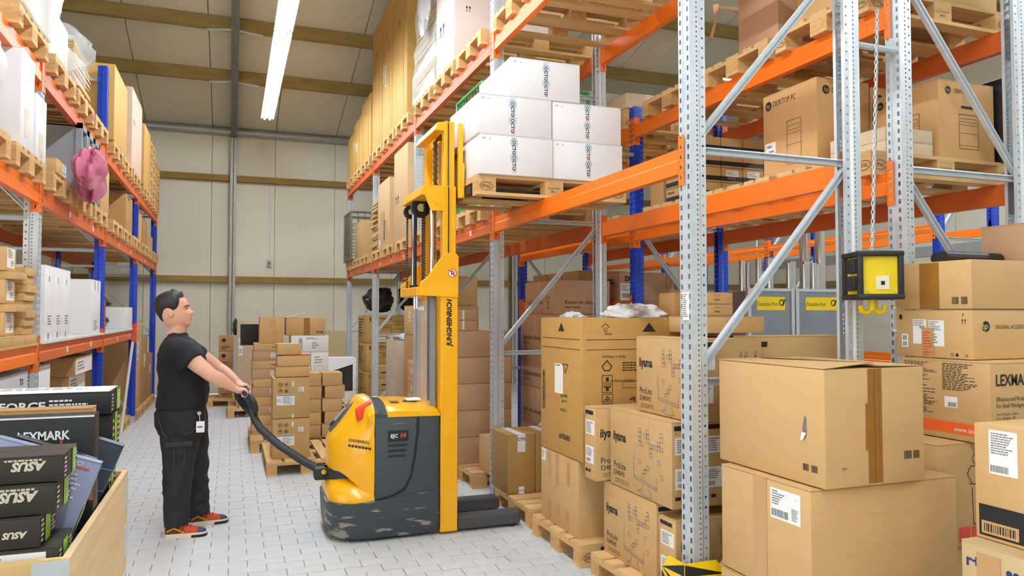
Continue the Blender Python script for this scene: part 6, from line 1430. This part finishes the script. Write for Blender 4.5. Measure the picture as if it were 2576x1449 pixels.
# ---- head: measured sections (height, front, back, half width) in head space, x forward
HT = [(-0.03, 0.03, -0.06, 0.045), (0.0, 0.07, -0.05, 0.04), (0.012, 0.084, -0.055, 0.05), (0.03, 0.088, -0.065, 0.058), (0.048, 0.088, -0.075, 0.064), (0.07, 0.089, -0.088, 0.069), (0.095, 0.087, -0.1, 0.073), (0.118, 0.086, -0.108, 0.0755), (0.138, 0.091, -0.112, 0.077), (0.165, 0.088, -0.111, 0.077), (0.19, 0.074, -0.1, 0.071), (0.212, 0.05, -0.078, 0.057), (0.226, 0.022, -0.05, 0.038), (0.233, -0.005, -0.025, 0.012)]
def hsec(z):
    for a, b in zip(HT[:-1], HT[1:]):
        if a[0] <= z <= b[0]:
            t = (z - a[0]) / (b[0] - a[0]); return [a[i] + (b[i] - a[i]) * t for i in (1, 2, 3)]
    return list(HT[-1][1:])
def g(x, m, s): return math.exp(-((x - m) / s) ** 2)
def headpt(a, z, off=0.0):
    f, b, w = hsec(z)
    cx = -0.012
    ca, sa = math.cos(a), math.sin(a)
    rx = (f - cx) if ca > 0 else (cx - b)
    e = 0.86 if ca > 0 else 1.0
    x = cx + rx * math.copysign(abs(ca) ** e, ca); y = w * math.copysign(abs(sa) ** 0.92, sa)
    if ca > 0:
        x += 0.027 * g(z, 0.083, 0.014) * g(y, 0, 0.013) + 0.014 * g(z, 0.103, 0.018) * g(y, 0, 0.010)   # nose
        x += 0.004 * g(z, 0.137, 0.009) * g(abs(y), 0.03, 0.022)                                         # brow
        x -= 0.011 * g(z, 0.117, 0.011) * g(abs(y), 0.033, 0.015)                                        # eye sockets
        x += 0.006 * g(z, 0.052, 0.006) * g(y, 0, 0.02) + 0.006 * g(z, 0.038, 0.007) * g(y, 0, 0.018)    # lips
        x -= 0.005 * g(z, 0.0455, 0.003) * g(y, 0, 0.022)
        x += 0.005 * g(z, 0.008, 0.012) * g(y, 0, 0.02)                                                  # chin
        x += 0.004 * g(z, 0.088, 0.014) * g(abs(y), 0.042, 0.016)                                        # cheek
    v = Vector((x, y, z))
    if off:
        d = Vector((ca * 1.0, sa * 1.0, 0.35 + 1.6 * max(0, (z - 0.15) / 0.08))).normalized(); v += d * off
    return v
HS = 1.13
HM = Matrix.Translation(L3((-0.375, 6.05, 1.497))) @ Matrix.Rotation(math.radians(-9), 4, 'Y') @ Matrix.Rotation(math.radians(-4), 4, 'Z') @ Matrix.Scale(HS, 4)
def head_rings(off=None, z0=-0.03, z1=0.233, nz=44, na=48):
    rings = []
    for i in range(nz):
        z = z0 + (z1 - z0) * i / (nz - 1)
        rings.append([HM @ headpt(2 * PI * j / na, z, off(2 * PI * j / na, z) if off else 0.0) for j in range(na)])
    return rings
body = MB()
body.loft(head_rings())
for s in (-1, 1):      # ears
    e = MB(); ball(e, (-0.014, s * 0.077, 0.1), 0.0155, 0.0075, 0.028, 8); e.xf(HM); body.add(e.v, e.f)
# neck, trunk, legs under the clothes
limb(body, [L3((-0.395, 6.06, 1.34)), L3((-0.38, 6.055, 1.44)), L3((-0.365, 6.05, 1.53))], [(0.085, 0.08), (0.066, 0.064), (0.06, 0.06)])
torso(body, [(0.8, -0.15, 0.13, 0.15, 0), (1.0, -0.15, 0.12, 0.15, 0), (1.2, -0.15, 0.11, 0.17, 0), (1.34, -0.13, 0.06, 0.19, 0), (1.4, -0.1, 0.02, 0.12, 0)])
for s, kx in ((-1, -0.34), (1, -0.3)):
    yk = PY + s * 0.12
    limb(body, [L3((kx, PY + s * 0.09, 0.84)), L3((kx, yk, 0.48)), L3((kx - 0.02, yk, 0.1))], [0.09, 0.055, 0.04])
# arms and hands; right (near) and left (far)
def arm(side):
    s = side
    if s < 0:
        sh, el, wr, gp = L3((-0.355, 5.845, 1.345)), L3((-0.135, 5.80, 1.165)), L3((0.02, 5.84, 1.062)), L3((0.075, 5.856, 1.03))
    else:
        sh, el, wr, gp = L3((-0.33, 6.265, 1.345)), L3((-0.09, 6.27, 1.175)), L3((0.045, 6.1, 1.085)), L3((0.09, 6.045, 1.045))
    mid = (sh + el) / 2 + Vector((0, 0, 0.004)); fo = (el * 0.65 + wr * 0.35)
    limb(body, [sh + Vector((-0.04, 0.04 * -s * -1 * 0, 0.0)), sh, mid, el, fo, wr], [0.07, 0.07, 0.06, 0.05, 0.05, 0.031], 18)
    # palm
    d = (gp - wr).normalized()
    limb(body, [wr - d * 0.01, wr + d * 0.035, gp + Vector((-0.012, 0, 0.012)), gp + Vector((0.01, 0, 0.016))], [(0.026, 0.03), (0.025, 0.038), (0.02, 0.042), (0.014, 0.038)], 14, 4)
    # four fingers curled over the grip bar (bar runs along y)
    for i, (o, ln, r) in enumerate(((-0.034, 0.92, 0.0095), (-0.0125, 1.0, 0.01), (0.009, 0.96, 0.0097), (0.03, 0.82, 0.0085))):
        yy = o * -s
        k = gp + Vector((0.008, yy, 0.018))
        pts = [k + Vector((-0.02, 0, -0.004)), k + Vector((0.012, 0, 0.0)), k + Vector((0.032 * ln, 0, -0.018)), k + Vector((0.03 * ln, 0, -0.044 * ln)), k + Vector((0.008, 0, -0.052 * ln)), k + Vector((-0.008, 0, -0.044 * ln))]
        limb(body, pts, [r * 1.08, r * 1.08, r, r, r * 0.92, r * 0.8], 10, 3)
    tb_ = wr + d * 0.03 + Vector((0, -s * -0.03, -0.006)) if False else wr + d * 0.028 + Vector((0, -s * 0.03, -0.004))
    limb(body, [tb_, tb_ + Vector((0.026, -s * 0.016, -0.02)), tb_ + Vector((0.05, -s * 0.006, -0.04)), tb_ + Vector((0.064, s * 0.006, -0.048))], [0.015, 0.0125, 0.011, 0.009], 10, 3)
arm(-1); arm(1)
bo = fuse(body, 'body', SKIN, man, 0.0042, 2, 0.4)
bo['label'] = 'fair skin of face, neck and forearms'
# hair shell
def hairline(a):
    a = abs((a + PI) % (2 * PI) - PI)
    if a < 0.9: return 0.199 - 0.009 * (a / 0.9)
    if a < 1.2: return 0.19 - 0.06 * (a - 0.9) / 0.3
    if a < 1.5: return 0.13 - 0.026 * (a - 1.2) / 0.3
    if a < 1.62: return 0.104 + 0.03 * (a - 1.5) / 0.12
    if a < 1.9: return 0.134
    return 0.134 - 0.085 * min(1, (a - 1.9) / 0.7)
def hoff(a, z):
    d = z - hairline(a); t = max(-1, min(1, d / 0.02))
    q = abs((a + PI) % (2 * PI) - PI)
    thick = 0.003 + 0.012 * max(0, min(1, (z - 0.12) / 0.08)) + (0.012 * g(q, 0, 0.9) * max(0, (z - 0.17) / 0.06))
    return -0.006 if t <= -0.4 else -0.006 + (thick + 0.006) * min(1, (t + 0.4) / 1.0) + 0.0012 * math.sin(a * 22 + z * 90)
hr = MB().loft(head_rings(hoff, 0.03, 0.233, 40, 64)).build('hair', HAIR, man, smooth=70)
# facial features
for s in (-1, 1):
    e = MB(); ball(e, (0.0695, s * 0.031, 0.1165), 0.0095, 0.011, 0.0065, 8); e.xf(HM); ey = e.build('eye', M('eye_white', (228, 222, 216), 0.3), man, smooth=True)
    e = MB(); ball(e, (0.0765, s * 0.0325, 0.1165), 0.0038, 0.006, 0.0056, 8); e.xf(HM); e.build('iris', M('iris_dark', (44, 34, 28), 0.2), ey, smooth=True)
    eb = [headpt(s * q, 0.1325 + 0.004 * (1 - abs(q - 0.42) / 0.3), 0.002) for q in (0.2, 0.32, 0.44, 0.58, 0.72)]
    e = MB().tube(eb, [0.002, 0.0032, 0.0034, 0.003, 0.0015], 6); e.xf(HM); e.build('eyebrow', HAIR, man, smooth=True)
    lid = [headpt(s * q, 0.1235, -0.0005) for q in (0.26, 0.34, 0.42, 0.5, 0.58)]
    e = MB().tube(lid, [0.0012, 0.0022, 0.0026, 0.0022, 0.001], 6); e.xf(HM); e.build('eyelid', M('lid_skin', (176, 120, 98), 0.5), man, smooth=True)
lp = MB()
for z, r in ((0.051, 0.0035), (0.0405, 0.0042)):
    lp.tube([headpt(q, z, -0.0005) for q in (-0.3, -0.18, -0.06, 0.06, 0.18, 0.3)], [0.001, r * 0.8, r, r, r * 0.8, 0.001], 6)
lp.xf(HM); lp.build('lips', M('lip_skin', (190, 116, 104), 0.45), man, smooth=True)
# ---- clothes
sh = MB()
torso(sh, [(0.915, -0.195, 0.15, 0.195, 0.0), (0.95, -0.19, 0.165, 0.195, 0.0), (1.02, -0.18, 0.172, 0.19, 0.0), (1.12, -0.18, 0.168, 0.195, 0.0), (1.22, -0.188, 0.155, 0.215, 0.0), (1.30, -0.185, 0.135, 0.235, 0.0), (1.36, -0.17, 0.1, 0.225, 0.0), (1.405, -0.145, 0.055, 0.175, 0.0), (1.44, -0.12, 0.02, 0.1, 0.0), (1.462, -0.105, 0.012, 0.073, 0.0)])
for s in (-1, 1):
    if s < 0: a, b, c = L3((-0.40, 5.93, 1.34)), L3((-0.355, 5.85, 1.335)), L3((-0.262, 5.815, 1.25))
    else: a, b, c = L3((-0.38, 6.18, 1.34)), L3((-0.335, 6.265, 1.335)), L3((-0.22, 6.28, 1.25))
    limb(sh, [a, b, (b + c) / 2 + Vector((0, 0, 0.004)), c], [0.09, 0.1, 0.09, 0.084], 20)
fuse(sh, 'tshirt', SHIRT, man, 0.007, 8, 0.5, 0.006, 7.5)
nk = []
for j in range(24):
    a = 2 * PI * j / 24; nk.append(Vector((-0.046 + 0.06 * math.cos(a), 0.071 * math.sin(a), 1.45 - 0.014 * math.cos(a))))
MB().tube(nk, 0.0085, 8, closed=True).build('collar', SHIRT, man, smooth=60)
tr_ = MB()
torso(tr_, [(0.93, -0.18, 0.15, 0.175, 0.0), (0.875, -0.198, 0.157, 0.185, 0.0), (0.80, -0.195, 0.165, 0.19, 0.0), (0.73, -0.175, 0.165, 0.185, 0.0)])
limb(tr_, [L3((-0.335, 5.965, 0.86)), L3((-0.335, 5.955, 0.72)), L3((-0.345, 5.945, 0.5)), L3((-0.355, 5.94, 0.3)), L3((-0.352, 5.94, 0.14)), L3((-0.345, 5.94, 0.085))], [(0.14, 0.11), (0.135, 0.105), (0.105, 0.092), (0.092, 0.084), (0.084, 0.08), (0.086, 0.08)], 20)
limb(tr_, [L3((-0.30, 6.155, 0.86)), L3((-0.275, 6.17, 0.72)), L3((-0.25, 6.19, 0.5)), L3((-0.235, 6.2, 0.3)), L3((-0.23, 6.2, 0.14)), L3((-0.222, 6.2, 0.08))], [(0.13, 0.11), (0.125, 0.105), (0.1, 0.092), (0.09, 0.084), (0.086, 0.08), (0.09, 0.08)], 20)
r2 = random.Random(6)
for cx, cy, z0, rx in ((-0.35, 5.94, 0.12, 0.088), (-0.228, 6.2, 0.11, 0.09), (-0.352, 5.94, 0.18, 0.086), (-0.35, 5.945, 0.47, 0.1), (-0.245, 6.19, 0.45, 0.1), (-0.232, 6.2, 0.17, 0.087)):   # fabric folds
    pts = []
    for j in range(16):
        a = 2 * PI * j / 16; pts.append(L3((cx + (rx - 0.012) * math.cos(a), cy + (rx - 0.02) * math.sin(a), z0 + 0.022 * math.sin(a + r2.uniform(0, 0.5)) + 0.02 * math.cos(a))))
    tr_.tube(pts, 0.012, 8, closed=True)
fuse(tr_, 'trousers', JEANS, man, 0.007, 6, 0.5, 0.009, 9.0)
STCH = M('seam_thread', (70, 72, 78), 0.7)
def strip(pts, w, nm, mat, t=0.002):
    MB().tube([L3(p) for p in pts], (w, t), 6).build(nm, mat, man)
fl_ = MB(); fl_.box(-0.13, 0.05, -0.012, 0.0, 0.0, 0.035).shift(L3((-0.3, 5.855, 0.655))); fl_.build('pocket_flap', M('flap_cloth', (40, 42, 50), 0.8, var=0.2), man, bevel=0.005)
strip([(-0.2, 5.875, 0.86), (-0.215, 5.858, 0.80), (-0.26, 5.845, 0.755), (-0.3, 5.842, 0.74)], 0.0022, 'pocket_seam', STCH)
strip([(-0.48, 5.895, 0.86), (-0.45, 5.87, 0.76), (-0.42, 5.86, 0.72)], 0.0022, 'pocket_seam', STCH)
for x in (-0.37, -0.3): strip([(x, 5.842, 0.645), (x - 0.004, 5.843, 0.52)], 0.0016, 'pocket_seam', STCH)
# badge on a reel
rl = MB().cyl(L3((-0.21, 5.872, 0.885)), L3((-0.21, 5.862, 0.885)), 0.014, 14).build('badge_reel', STEEL, man)
MB().tube([L3((-0.21, 5.862, 0.875)), L3((-0.205, 5.846, 0.83))], 0.0025, 6).build('badge_cord', STEEL, rl)
bg = MB().box(-0.028, 0.028, -0.004, 0.0, -0.08, 0.0).shift(L3((-0.2, 5.845, 0.83))).build('badge', PAPER, man, bevel=0.002)
MB().box(-0.02, 0.015, -0.0046, -0.004, -0.045, -0.035).shift(L3((-0.2, 5.845, 0.83))).build('badge_print', BLUEP, bg)
# shoes
SOLE = M('cream_sole', (226, 214, 188), 0.6); RUST = M('rust_mesh', (190, 66, 30), 0.75, var=0.15, scale=(60, 60, 60)); NAVY = M('navy_toe', (48, 58, 98), 0.6); MAR = M('maroon_heel', (92, 34, 26), 0.7); MUST = M('mustard_strip', (226, 150, 20), 0.55)
def shoe(hx, y, rz):
    e = empty('shoe', L3((hx, y, 0)), rz); e.parent = man
    def outline(k, z, sx=1.0):
        P_ = [(-0.005, 0.0), (0.01, 0.03), (0.06, 0.037), (0.12, 0.036), (0.18, 0.046), (0.235, 0.044), (0.27, 0.03), (0.282, 0.0)]
        up_ = [(x, v * k) for x, v in P_]
        return [(x * sx, -v, z) for x, v in up_] + [(x * sx, v, z) for x, v in up_[::-1][1:-1]]
    MB().loft([outline(1.04, 0.0), outline(1.08, 0.012), outline(1.04, 0.032)]).build('sole', SOLE, e, smooth=50)
    t = MB().loft([outline(1.1, 0.0005), outline(1.12, 0.012), outline(1.06, 0.02)]); t.v = [(x if x > 0.17 else 0.17, yy, z) for x, yy, z in t.v]; t.build('toe_rubber', BLKM, e, smooth=50)
    rings = []
    for x, w, zt in ((0.0, 0.022, 0.1), (0.02, 0.034, 0.108), (0.06, 0.037, 0.108), (0.1, 0.036, 0.104), (0.14, 0.038, 0.088), (0.18, 0.042, 0.074), (0.22, 0.042, 0.063), (0.25, 0.036, 0.055), (0.272, 0.018, 0.042)):
        rings.append([(x, w * math.cos(a) * (1.0 if math.sin(a) < 0.3 else 0.92), 0.03 + max(0.0, math.sin(a)) ** 0.7 * (zt - 0.03) if math.sin(a) > 0 else 0.03) for a in [2 * PI * k / 18 for k in range(18)]])
    def seg(i, j, nm, m, grow=1.0):
        MB().loft([[(x, yy * grow, 0.03 + (z - 0.03) * grow) for x, yy, z in r] for r in rings[i:j]]).build(nm, m, e, smooth=60)
    seg(0, 4, 'heel_counter', MAR); seg(3, 7, 'upper', RUST, 1.01); seg(6, 9, 'toe_cap', NAVY, 1.03)
    for s in (-1, 1):
        MB().tube([(0.015, s * 0.037, 0.05), (0.06, s * 0.0395, 0.072), (0.085, s * 0.039, 0.098)], (0.006, 0.003), 6).build('side_strip', MUST, e)
        MB().tube([(0.06, s * 0.0395, 0.072), (0.1, s * 0.04, 0.052), (0.13, s * 0.0415, 0.038)], (0.006, 0.003), 6).build('side_strip', MUST, e)
    for k in range(4):
        x = 0.1 + k * 0.022; z = 0.106 - k * 0.0085
        MB().tube([(x, -0.024, z - 0.012), (x + 0.006, 0, z + 0.002), (x, 0.024, z - 0.012)], 0.003, 6).build('lace', BLKM, e)
    MB().tube([(0.1, -0.02, 0.1), (0.13, -0.045, 0.09), (0.12, -0.05, 0.06), (0.11, -0.045, 0.05)], 0.0025, 6).build('lace', BLKM, e)
    return e
shoe(-0.425, 5.93, -0.08); shoe(-0.285, 6.2, 0.1)

# ================================================================ FITTINGS
# yellow and black post guard at the front post
gd = empty('post_guard', (2.05, 3.11, 0)); tag(gd, 'yellow and black striped guard at the foot of the nearest post', 'post guard')
GY = M('guard_yellow', (246, 206, 10), 0.4, var=0.05)
def guard_plate(axis, L, nm):
    pl = [(0, 0), (L, 0), (L, 0.33), (L - 0.06, 0.4), (0, 0.4)]
    if axis == 'y': return MB().prism(pl, 'x', 0, 0.005).build(nm, GY, gd)
    return MB().prism(pl, 'y', -0.005, 0.0).build(nm, GY, gd)
pa, pb_ = guard_plate('y', 0.2, 'side_plate'), guard_plate('x', 0.24, 'front_plate')
for k in range(4):
    z = -0.05 + k * 0.13
    for par, ax, L in ((pa, 'y', 0.2), (pb_, 'x', 0.24)):
        q = [(0.0, max(0, z)), (L, z + L * 0.9 if z + L * 0.9 < 0.33 else 0.33), (L, min(0.33, z + L * 0.9 + 0.055)), (0.0, min(0.4, z + 0.055))]
        if z + 0.055 > 0.4: continue
        mb = MB()
        if ax == 'y': mb.add([(-0.0012, a, b) for a, b in q], [(3, 2, 1, 0)])
        else: mb.add([(a, -0.0062, b) for a, b in q], [(0, 1, 2, 3)])
        mb.build('black_stripe', BLKM, par)
# paper notices on the posts
for x, y, z, nm in ((R1F - 0.0012, 3.2, 1.57, 'nearest post of the right aisle row'), (R2F - 0.0012, 3.2, 1.5, 'perforated post beside the power box')):
    p = MB().box(0, 0.001, -0.03, 0.03, 0, 0.14).build('paper_notice', PAPER, loc=(x, y, z)); tag(p, 'narrow paper notice stuck on the %s' % nm, 'notice')
    mb = MB(); draw(mb, (Vector((0, 0.03, 0)), Vector((0, -1, 0)), Vector((0, 0, 1)), 0.06, 0.14), ('ln', 0.1, 0.1, 0.9, 0.95, 12)); mb.build('print', GREYP, p)
# hanging power box
pw = empty('power_box', (3.12, 2.98, 1.68), -0.42); tag(pw, 'yellow and black socket box hanging on a chain between the posts', 'power box')
FRM = M('box_rubber', (32, 33, 36), 0.5)
w, d, h = 0.1, 0.1, 0.235
MB().box(-w + 0.008, w - 0.008, -d + 0.008, d - 0.008, 0.01, h - 0.01).build('housing', M('box_yellow', (232, 204, 30), 0.4), pw)
for sx in (-1, 1):
    for sy in (-1, 1): MB().box(sx * w - 0.013, sx * w + 0.013, sy * d - 0.013, sy * d + 0.013, 0, h).build('corner_guard', FRM, pw, bevel=0.005)
for z in (-0.006, h - 0.022): 
    MB().box(-w - 0.016, w + 0.016, -d - 0.016, d + 0.016, z, z + 0.028).build('end_guard', FRM, pw, bevel=0.008)
for z in (0.04, 0.13): MB().box(-w - 0.016, -w + 0.008, -0.055, 0.05, z, z + 0.075).build('socket_cover', FRM, pw, bevel=0.004)
MB().box(-0.02, 0.045, -d + 0.004, -d + 0.0075, 0.045, 0.115).build('data_socket', M('socket_cream', (230, 224, 196), 0.4), pw)
MB().box(0.004, 0.022, -d + 0.001, -d + 0.004, 0.068, 0.088).build('port', INK, pw)
for x in (-0.06, 0.07):
    for z in (0.035, 0.2): MB().cyl((x, -d + 0.008, z), (x, -d + 0.005, z), 0.005, 8).build('screw', STEEL, pw)
HY = M('hook_yellow', (250, 206, 20), 0.4)
MB().cyl((0, 0, -0.06), (0, 0, 0.0), 0.022, 14).build('hook_shaft', HY, pw, smooth=40)
for s in (-1, 1): MB().tube([(0, 0, -0.05), (s * 0.03, 0, -0.075), (s * 0.055, 0, -0.065), (s * 0.062, 0, -0.035)], 0.014, 10).build('hook_arm', HY, pw, smooth=50)
top_ = Vector((0.12, 0.17, 1.6))
for k in range(56):
    t = k / 56; c = Vector((0, 0, h)).lerp(top_, t); a = Vector((1, 0, 0)) if k % 2 else Vector((0, 1, 0))
    upv = (top_ - Vector((0, 0, h))).normalized()
    lk = [c + a * (0.007 * math.cos(q)) + upv * (0.016 * math.sin(q)) for q in [2 * PI * j / 8 for j in range(8)]]
    MB().tube(lk, 0.0022, 4, closed=True).build('chain_link', GALV, pw)
MB().tube([(0.02, 0.03, h), (0.05, 0.07, 0.6), (0.08, 0.11, 1.0), (0.13, 0.18, 1.6)], 0.006, 8).build('supply_cable', M('cable_grey', (150, 152, 154), 0.5), pw, smooth=50)

# post roll containers with silver tubes, behind the second row
PG = M('container_grey', (130, 138, 146), 0.45, var=0.12, scale=(3, 3, 2))
def roll_container(x0, x1, lab, txt):
    c = empty('roll_container', ((x0 + x1) / 2, 6.8, 0)); tag(c, lab, 'container')
    w, d, h = (x1 - x0) / 2, 0.4, 1.87
    for sx in (-1, 1):
        for sy in (-1, 1): MB().box(sx * w - 0.02, sx * w + 0.02, sy * d - 0.02, sy * d + 0.02, 0.12, h).build('post', GALV, c)
        MB().box(sx * w - 0.008, sx * w + 0.008, -d, d, 0.15, h - 0.03).build('side_panel', PG, c)
    MB().box(-w, w, -d - 0.004, -d + 0.004, 0.15, h - 0.03).build('front_panel', PG, c)
    MB().box(-w, w, d - 0.004, d + 0.004, 0.15, h - 0.03).build('rear_panel', PG, c)
    MB().box(-w, w, -d - 0.012, -d + 0.012, h - 0.03, h).build('top_rail', GALV, c)
    MB().box(-w, w, -d, d, 0.12, 0.15).build('base', GALV, c)
    for sx in (-1, 1):
        for sy in (-1, 1): MB().cyl((sx * (w - 0.07) - 0.015, sy * (d - 0.07), 0.06), (sx * (w - 0.07) + 0.015, sy * (d - 0.07), 0.06), 0.06, 14).build('castor', BLKM, c)
    lb = MB().box(-w * 0.64, w * 0.66, -d - 0.007, -d - 0.004, h - 0.23, h - 0.09).build('yellow_label', YELP, c)
    t = MB(); t.text('Deutsche Post', (-w * 0.6, -d - 0.0078, h - 0.185), (1, 0, 0), (0, 0, 1), 0.062, xs=0.72)
    t.disc((w * 0.5, -d - 0.0078, h - 0.15), (1, 0, 0), (0, 0, 1), 0.035, 18, 0, 0.024); t.add([(w * 0.5 + a, -d - 0.0078, h - 0.15 + b) for a, b in ((0.02, -0.02), (0.055, 0.035), (0.035, 0.035), (0.0, -0.03))], [(0, 1, 2, 3)])
    t.build('print', INK, lb)
    return c
roll_container(5.02, 5.58, 'grey roll container with yellow postal label, left of two', 1)
rc = roll_container(5.64, 6.3, 'grey roll container with yellow postal label and side papers, right of two', 2)
for k, (z, hh, m) in enumerate(((1.7, 0.09, M('teal_sign', (20, 100, 110), 0.5)), (1.55, 0.12, PAPER), (1.4, 0.12, PAPER), (1.26, 0.1, YELP))):
    o = MB().box(0.24, 0.36, -0.409, -0.405, z - hh / 2, z + hh / 2).build('side_paper', m, rc)
    if k == 0:
        t = MB(); t.text('H15', (0.25, -0.4096, z - 0.03), (1, 0, 0), (0, 0, 1), 0.08, bold=0.03); t.build('print', WHP, o)
SIL = M('silver_foil_tube', (206, 208, 210), 0.22, metal=0.85, var=0.1, scale=(30, 30, 10))
tubes = [(5.1, 6.6, 2.17, 0.035), (5.25, 6.7, 2.15, 0.03), (5.33, 6.62, 2.2, 0.035), (5.46, 6.6, 2.21, 0.04), (5.72, 6.6, 2.16, 0.032), (5.8, 6.64, 2.18, 0.042), (5.93, 6.6, 2.15, 0.03), (5.99, 6.64, 2.19, 0.042), (6.06, 6.6, 2.17, 0.032), (6.13, 6.62, 2.16, 0.035), (6.23, 6.68, 2.75, 0.055), (6.24, 6.95, 2.75, 0.05)]
nm_ = ('first', 'second', 'third', 'fourth', 'fifth', 'sixth', 'seventh', 'eighth', 'ninth', 'tenth')
for k, (x, y, z, r) in enumerate(tubes):
    o = MB().tube([(x, y, 0.16), (x + (0.0 if k < 10 else 0.0), y, z)], r, 16).build('silver_tube', SIL, smooth=40)
    tag(o, ('short silver tube standing in the roll containers, %s from the left' % nm_[k]) if k < 10 else 'tall silver tube in the right roll container, %s' % ('front one' if k == 10 else 'rear one'), 'tube', 'silver tubes')
# far right row goods
for ya, yb, q in ((9.58, 12.4, 'under the long rails'), (12.6, 15.2, 'by the back wall')): tag(MB().box(R3F, R3R, ya, yb, 1.052, 1.07).build('shelf_board', M('shelf_wood', (196, 160, 104))), 'wooden shelf board of the far right row, %s' % q, 'shelf board')
for k in range(6):
    o = MB().tube([(7.95 + 0.08 * k, 9.6, 1.101), (7.95 + 0.08 * k, 12.35, 1.101)], 0.03, 8).build('metal_rail', GALV); tag(o, 'long grey rail lying on the far right row', 'rail', 'long rails on the far row')
carton(7.85, 8.6, 12.6, 13.2, 1.072, 1.5, 'yellowish carton on the far right row by the wall', mat=GOLD)
carton(7.85, 8.6, 13.4, 14.3, 1.072, 1.45, 'brown carton on the far right row nearest the back wall', mat=OLD)
# shelf in the second row behind the wheel cartons
beam(R2F, RY[2], RY[3], 1.66, -1, ORANGE2, 'orange shelf beam behind the wheel cartons')
beam(R2R, RY[2], RY[3], 1.66, 1, ORANGE2, 'orange rear shelf beam behind the wheel cartons')
shb = MB().box(R2F, R2R, 7.3, 9.05, 1.726, 1.745).build('shelf_board', M('shelf_wood', (196, 160, 104))); tag(shb, 'wooden shelf board behind the wheel cartons', 'shelf board')
for c in range(3):
    for r in range(2):
        carton(3.6, 4.2, 7.5 + c * 0.45, 7.92 + c * 0.45, 1.746 + r * 0.17, 1.914 + r * 0.17, 'striped carton on the shelf behind the wheel cartons, %s pile, %s' % (('near', 'middle', 'far')[c], ('lower', 'upper')[r]), mat=STR, bevel=0, items=[('F', BLACKB, [('r', 0, 0, 1, 0.3)]), ('L', BLACKB, [('r', 0, 0, 1, 0.3)])])
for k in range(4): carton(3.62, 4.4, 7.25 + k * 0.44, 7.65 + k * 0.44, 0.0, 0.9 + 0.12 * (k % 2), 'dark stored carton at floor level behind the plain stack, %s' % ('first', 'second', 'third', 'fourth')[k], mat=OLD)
st_ = MB().tube([(-1.2, 4.35, 0.0), (-1.26, 4.5, 1.18)], 0.045, 16).build('steel_pipe', CHROME, smooth=40); tag(st_, 'shiny steel pipe leaning behind the wooden bin', 'pipe')
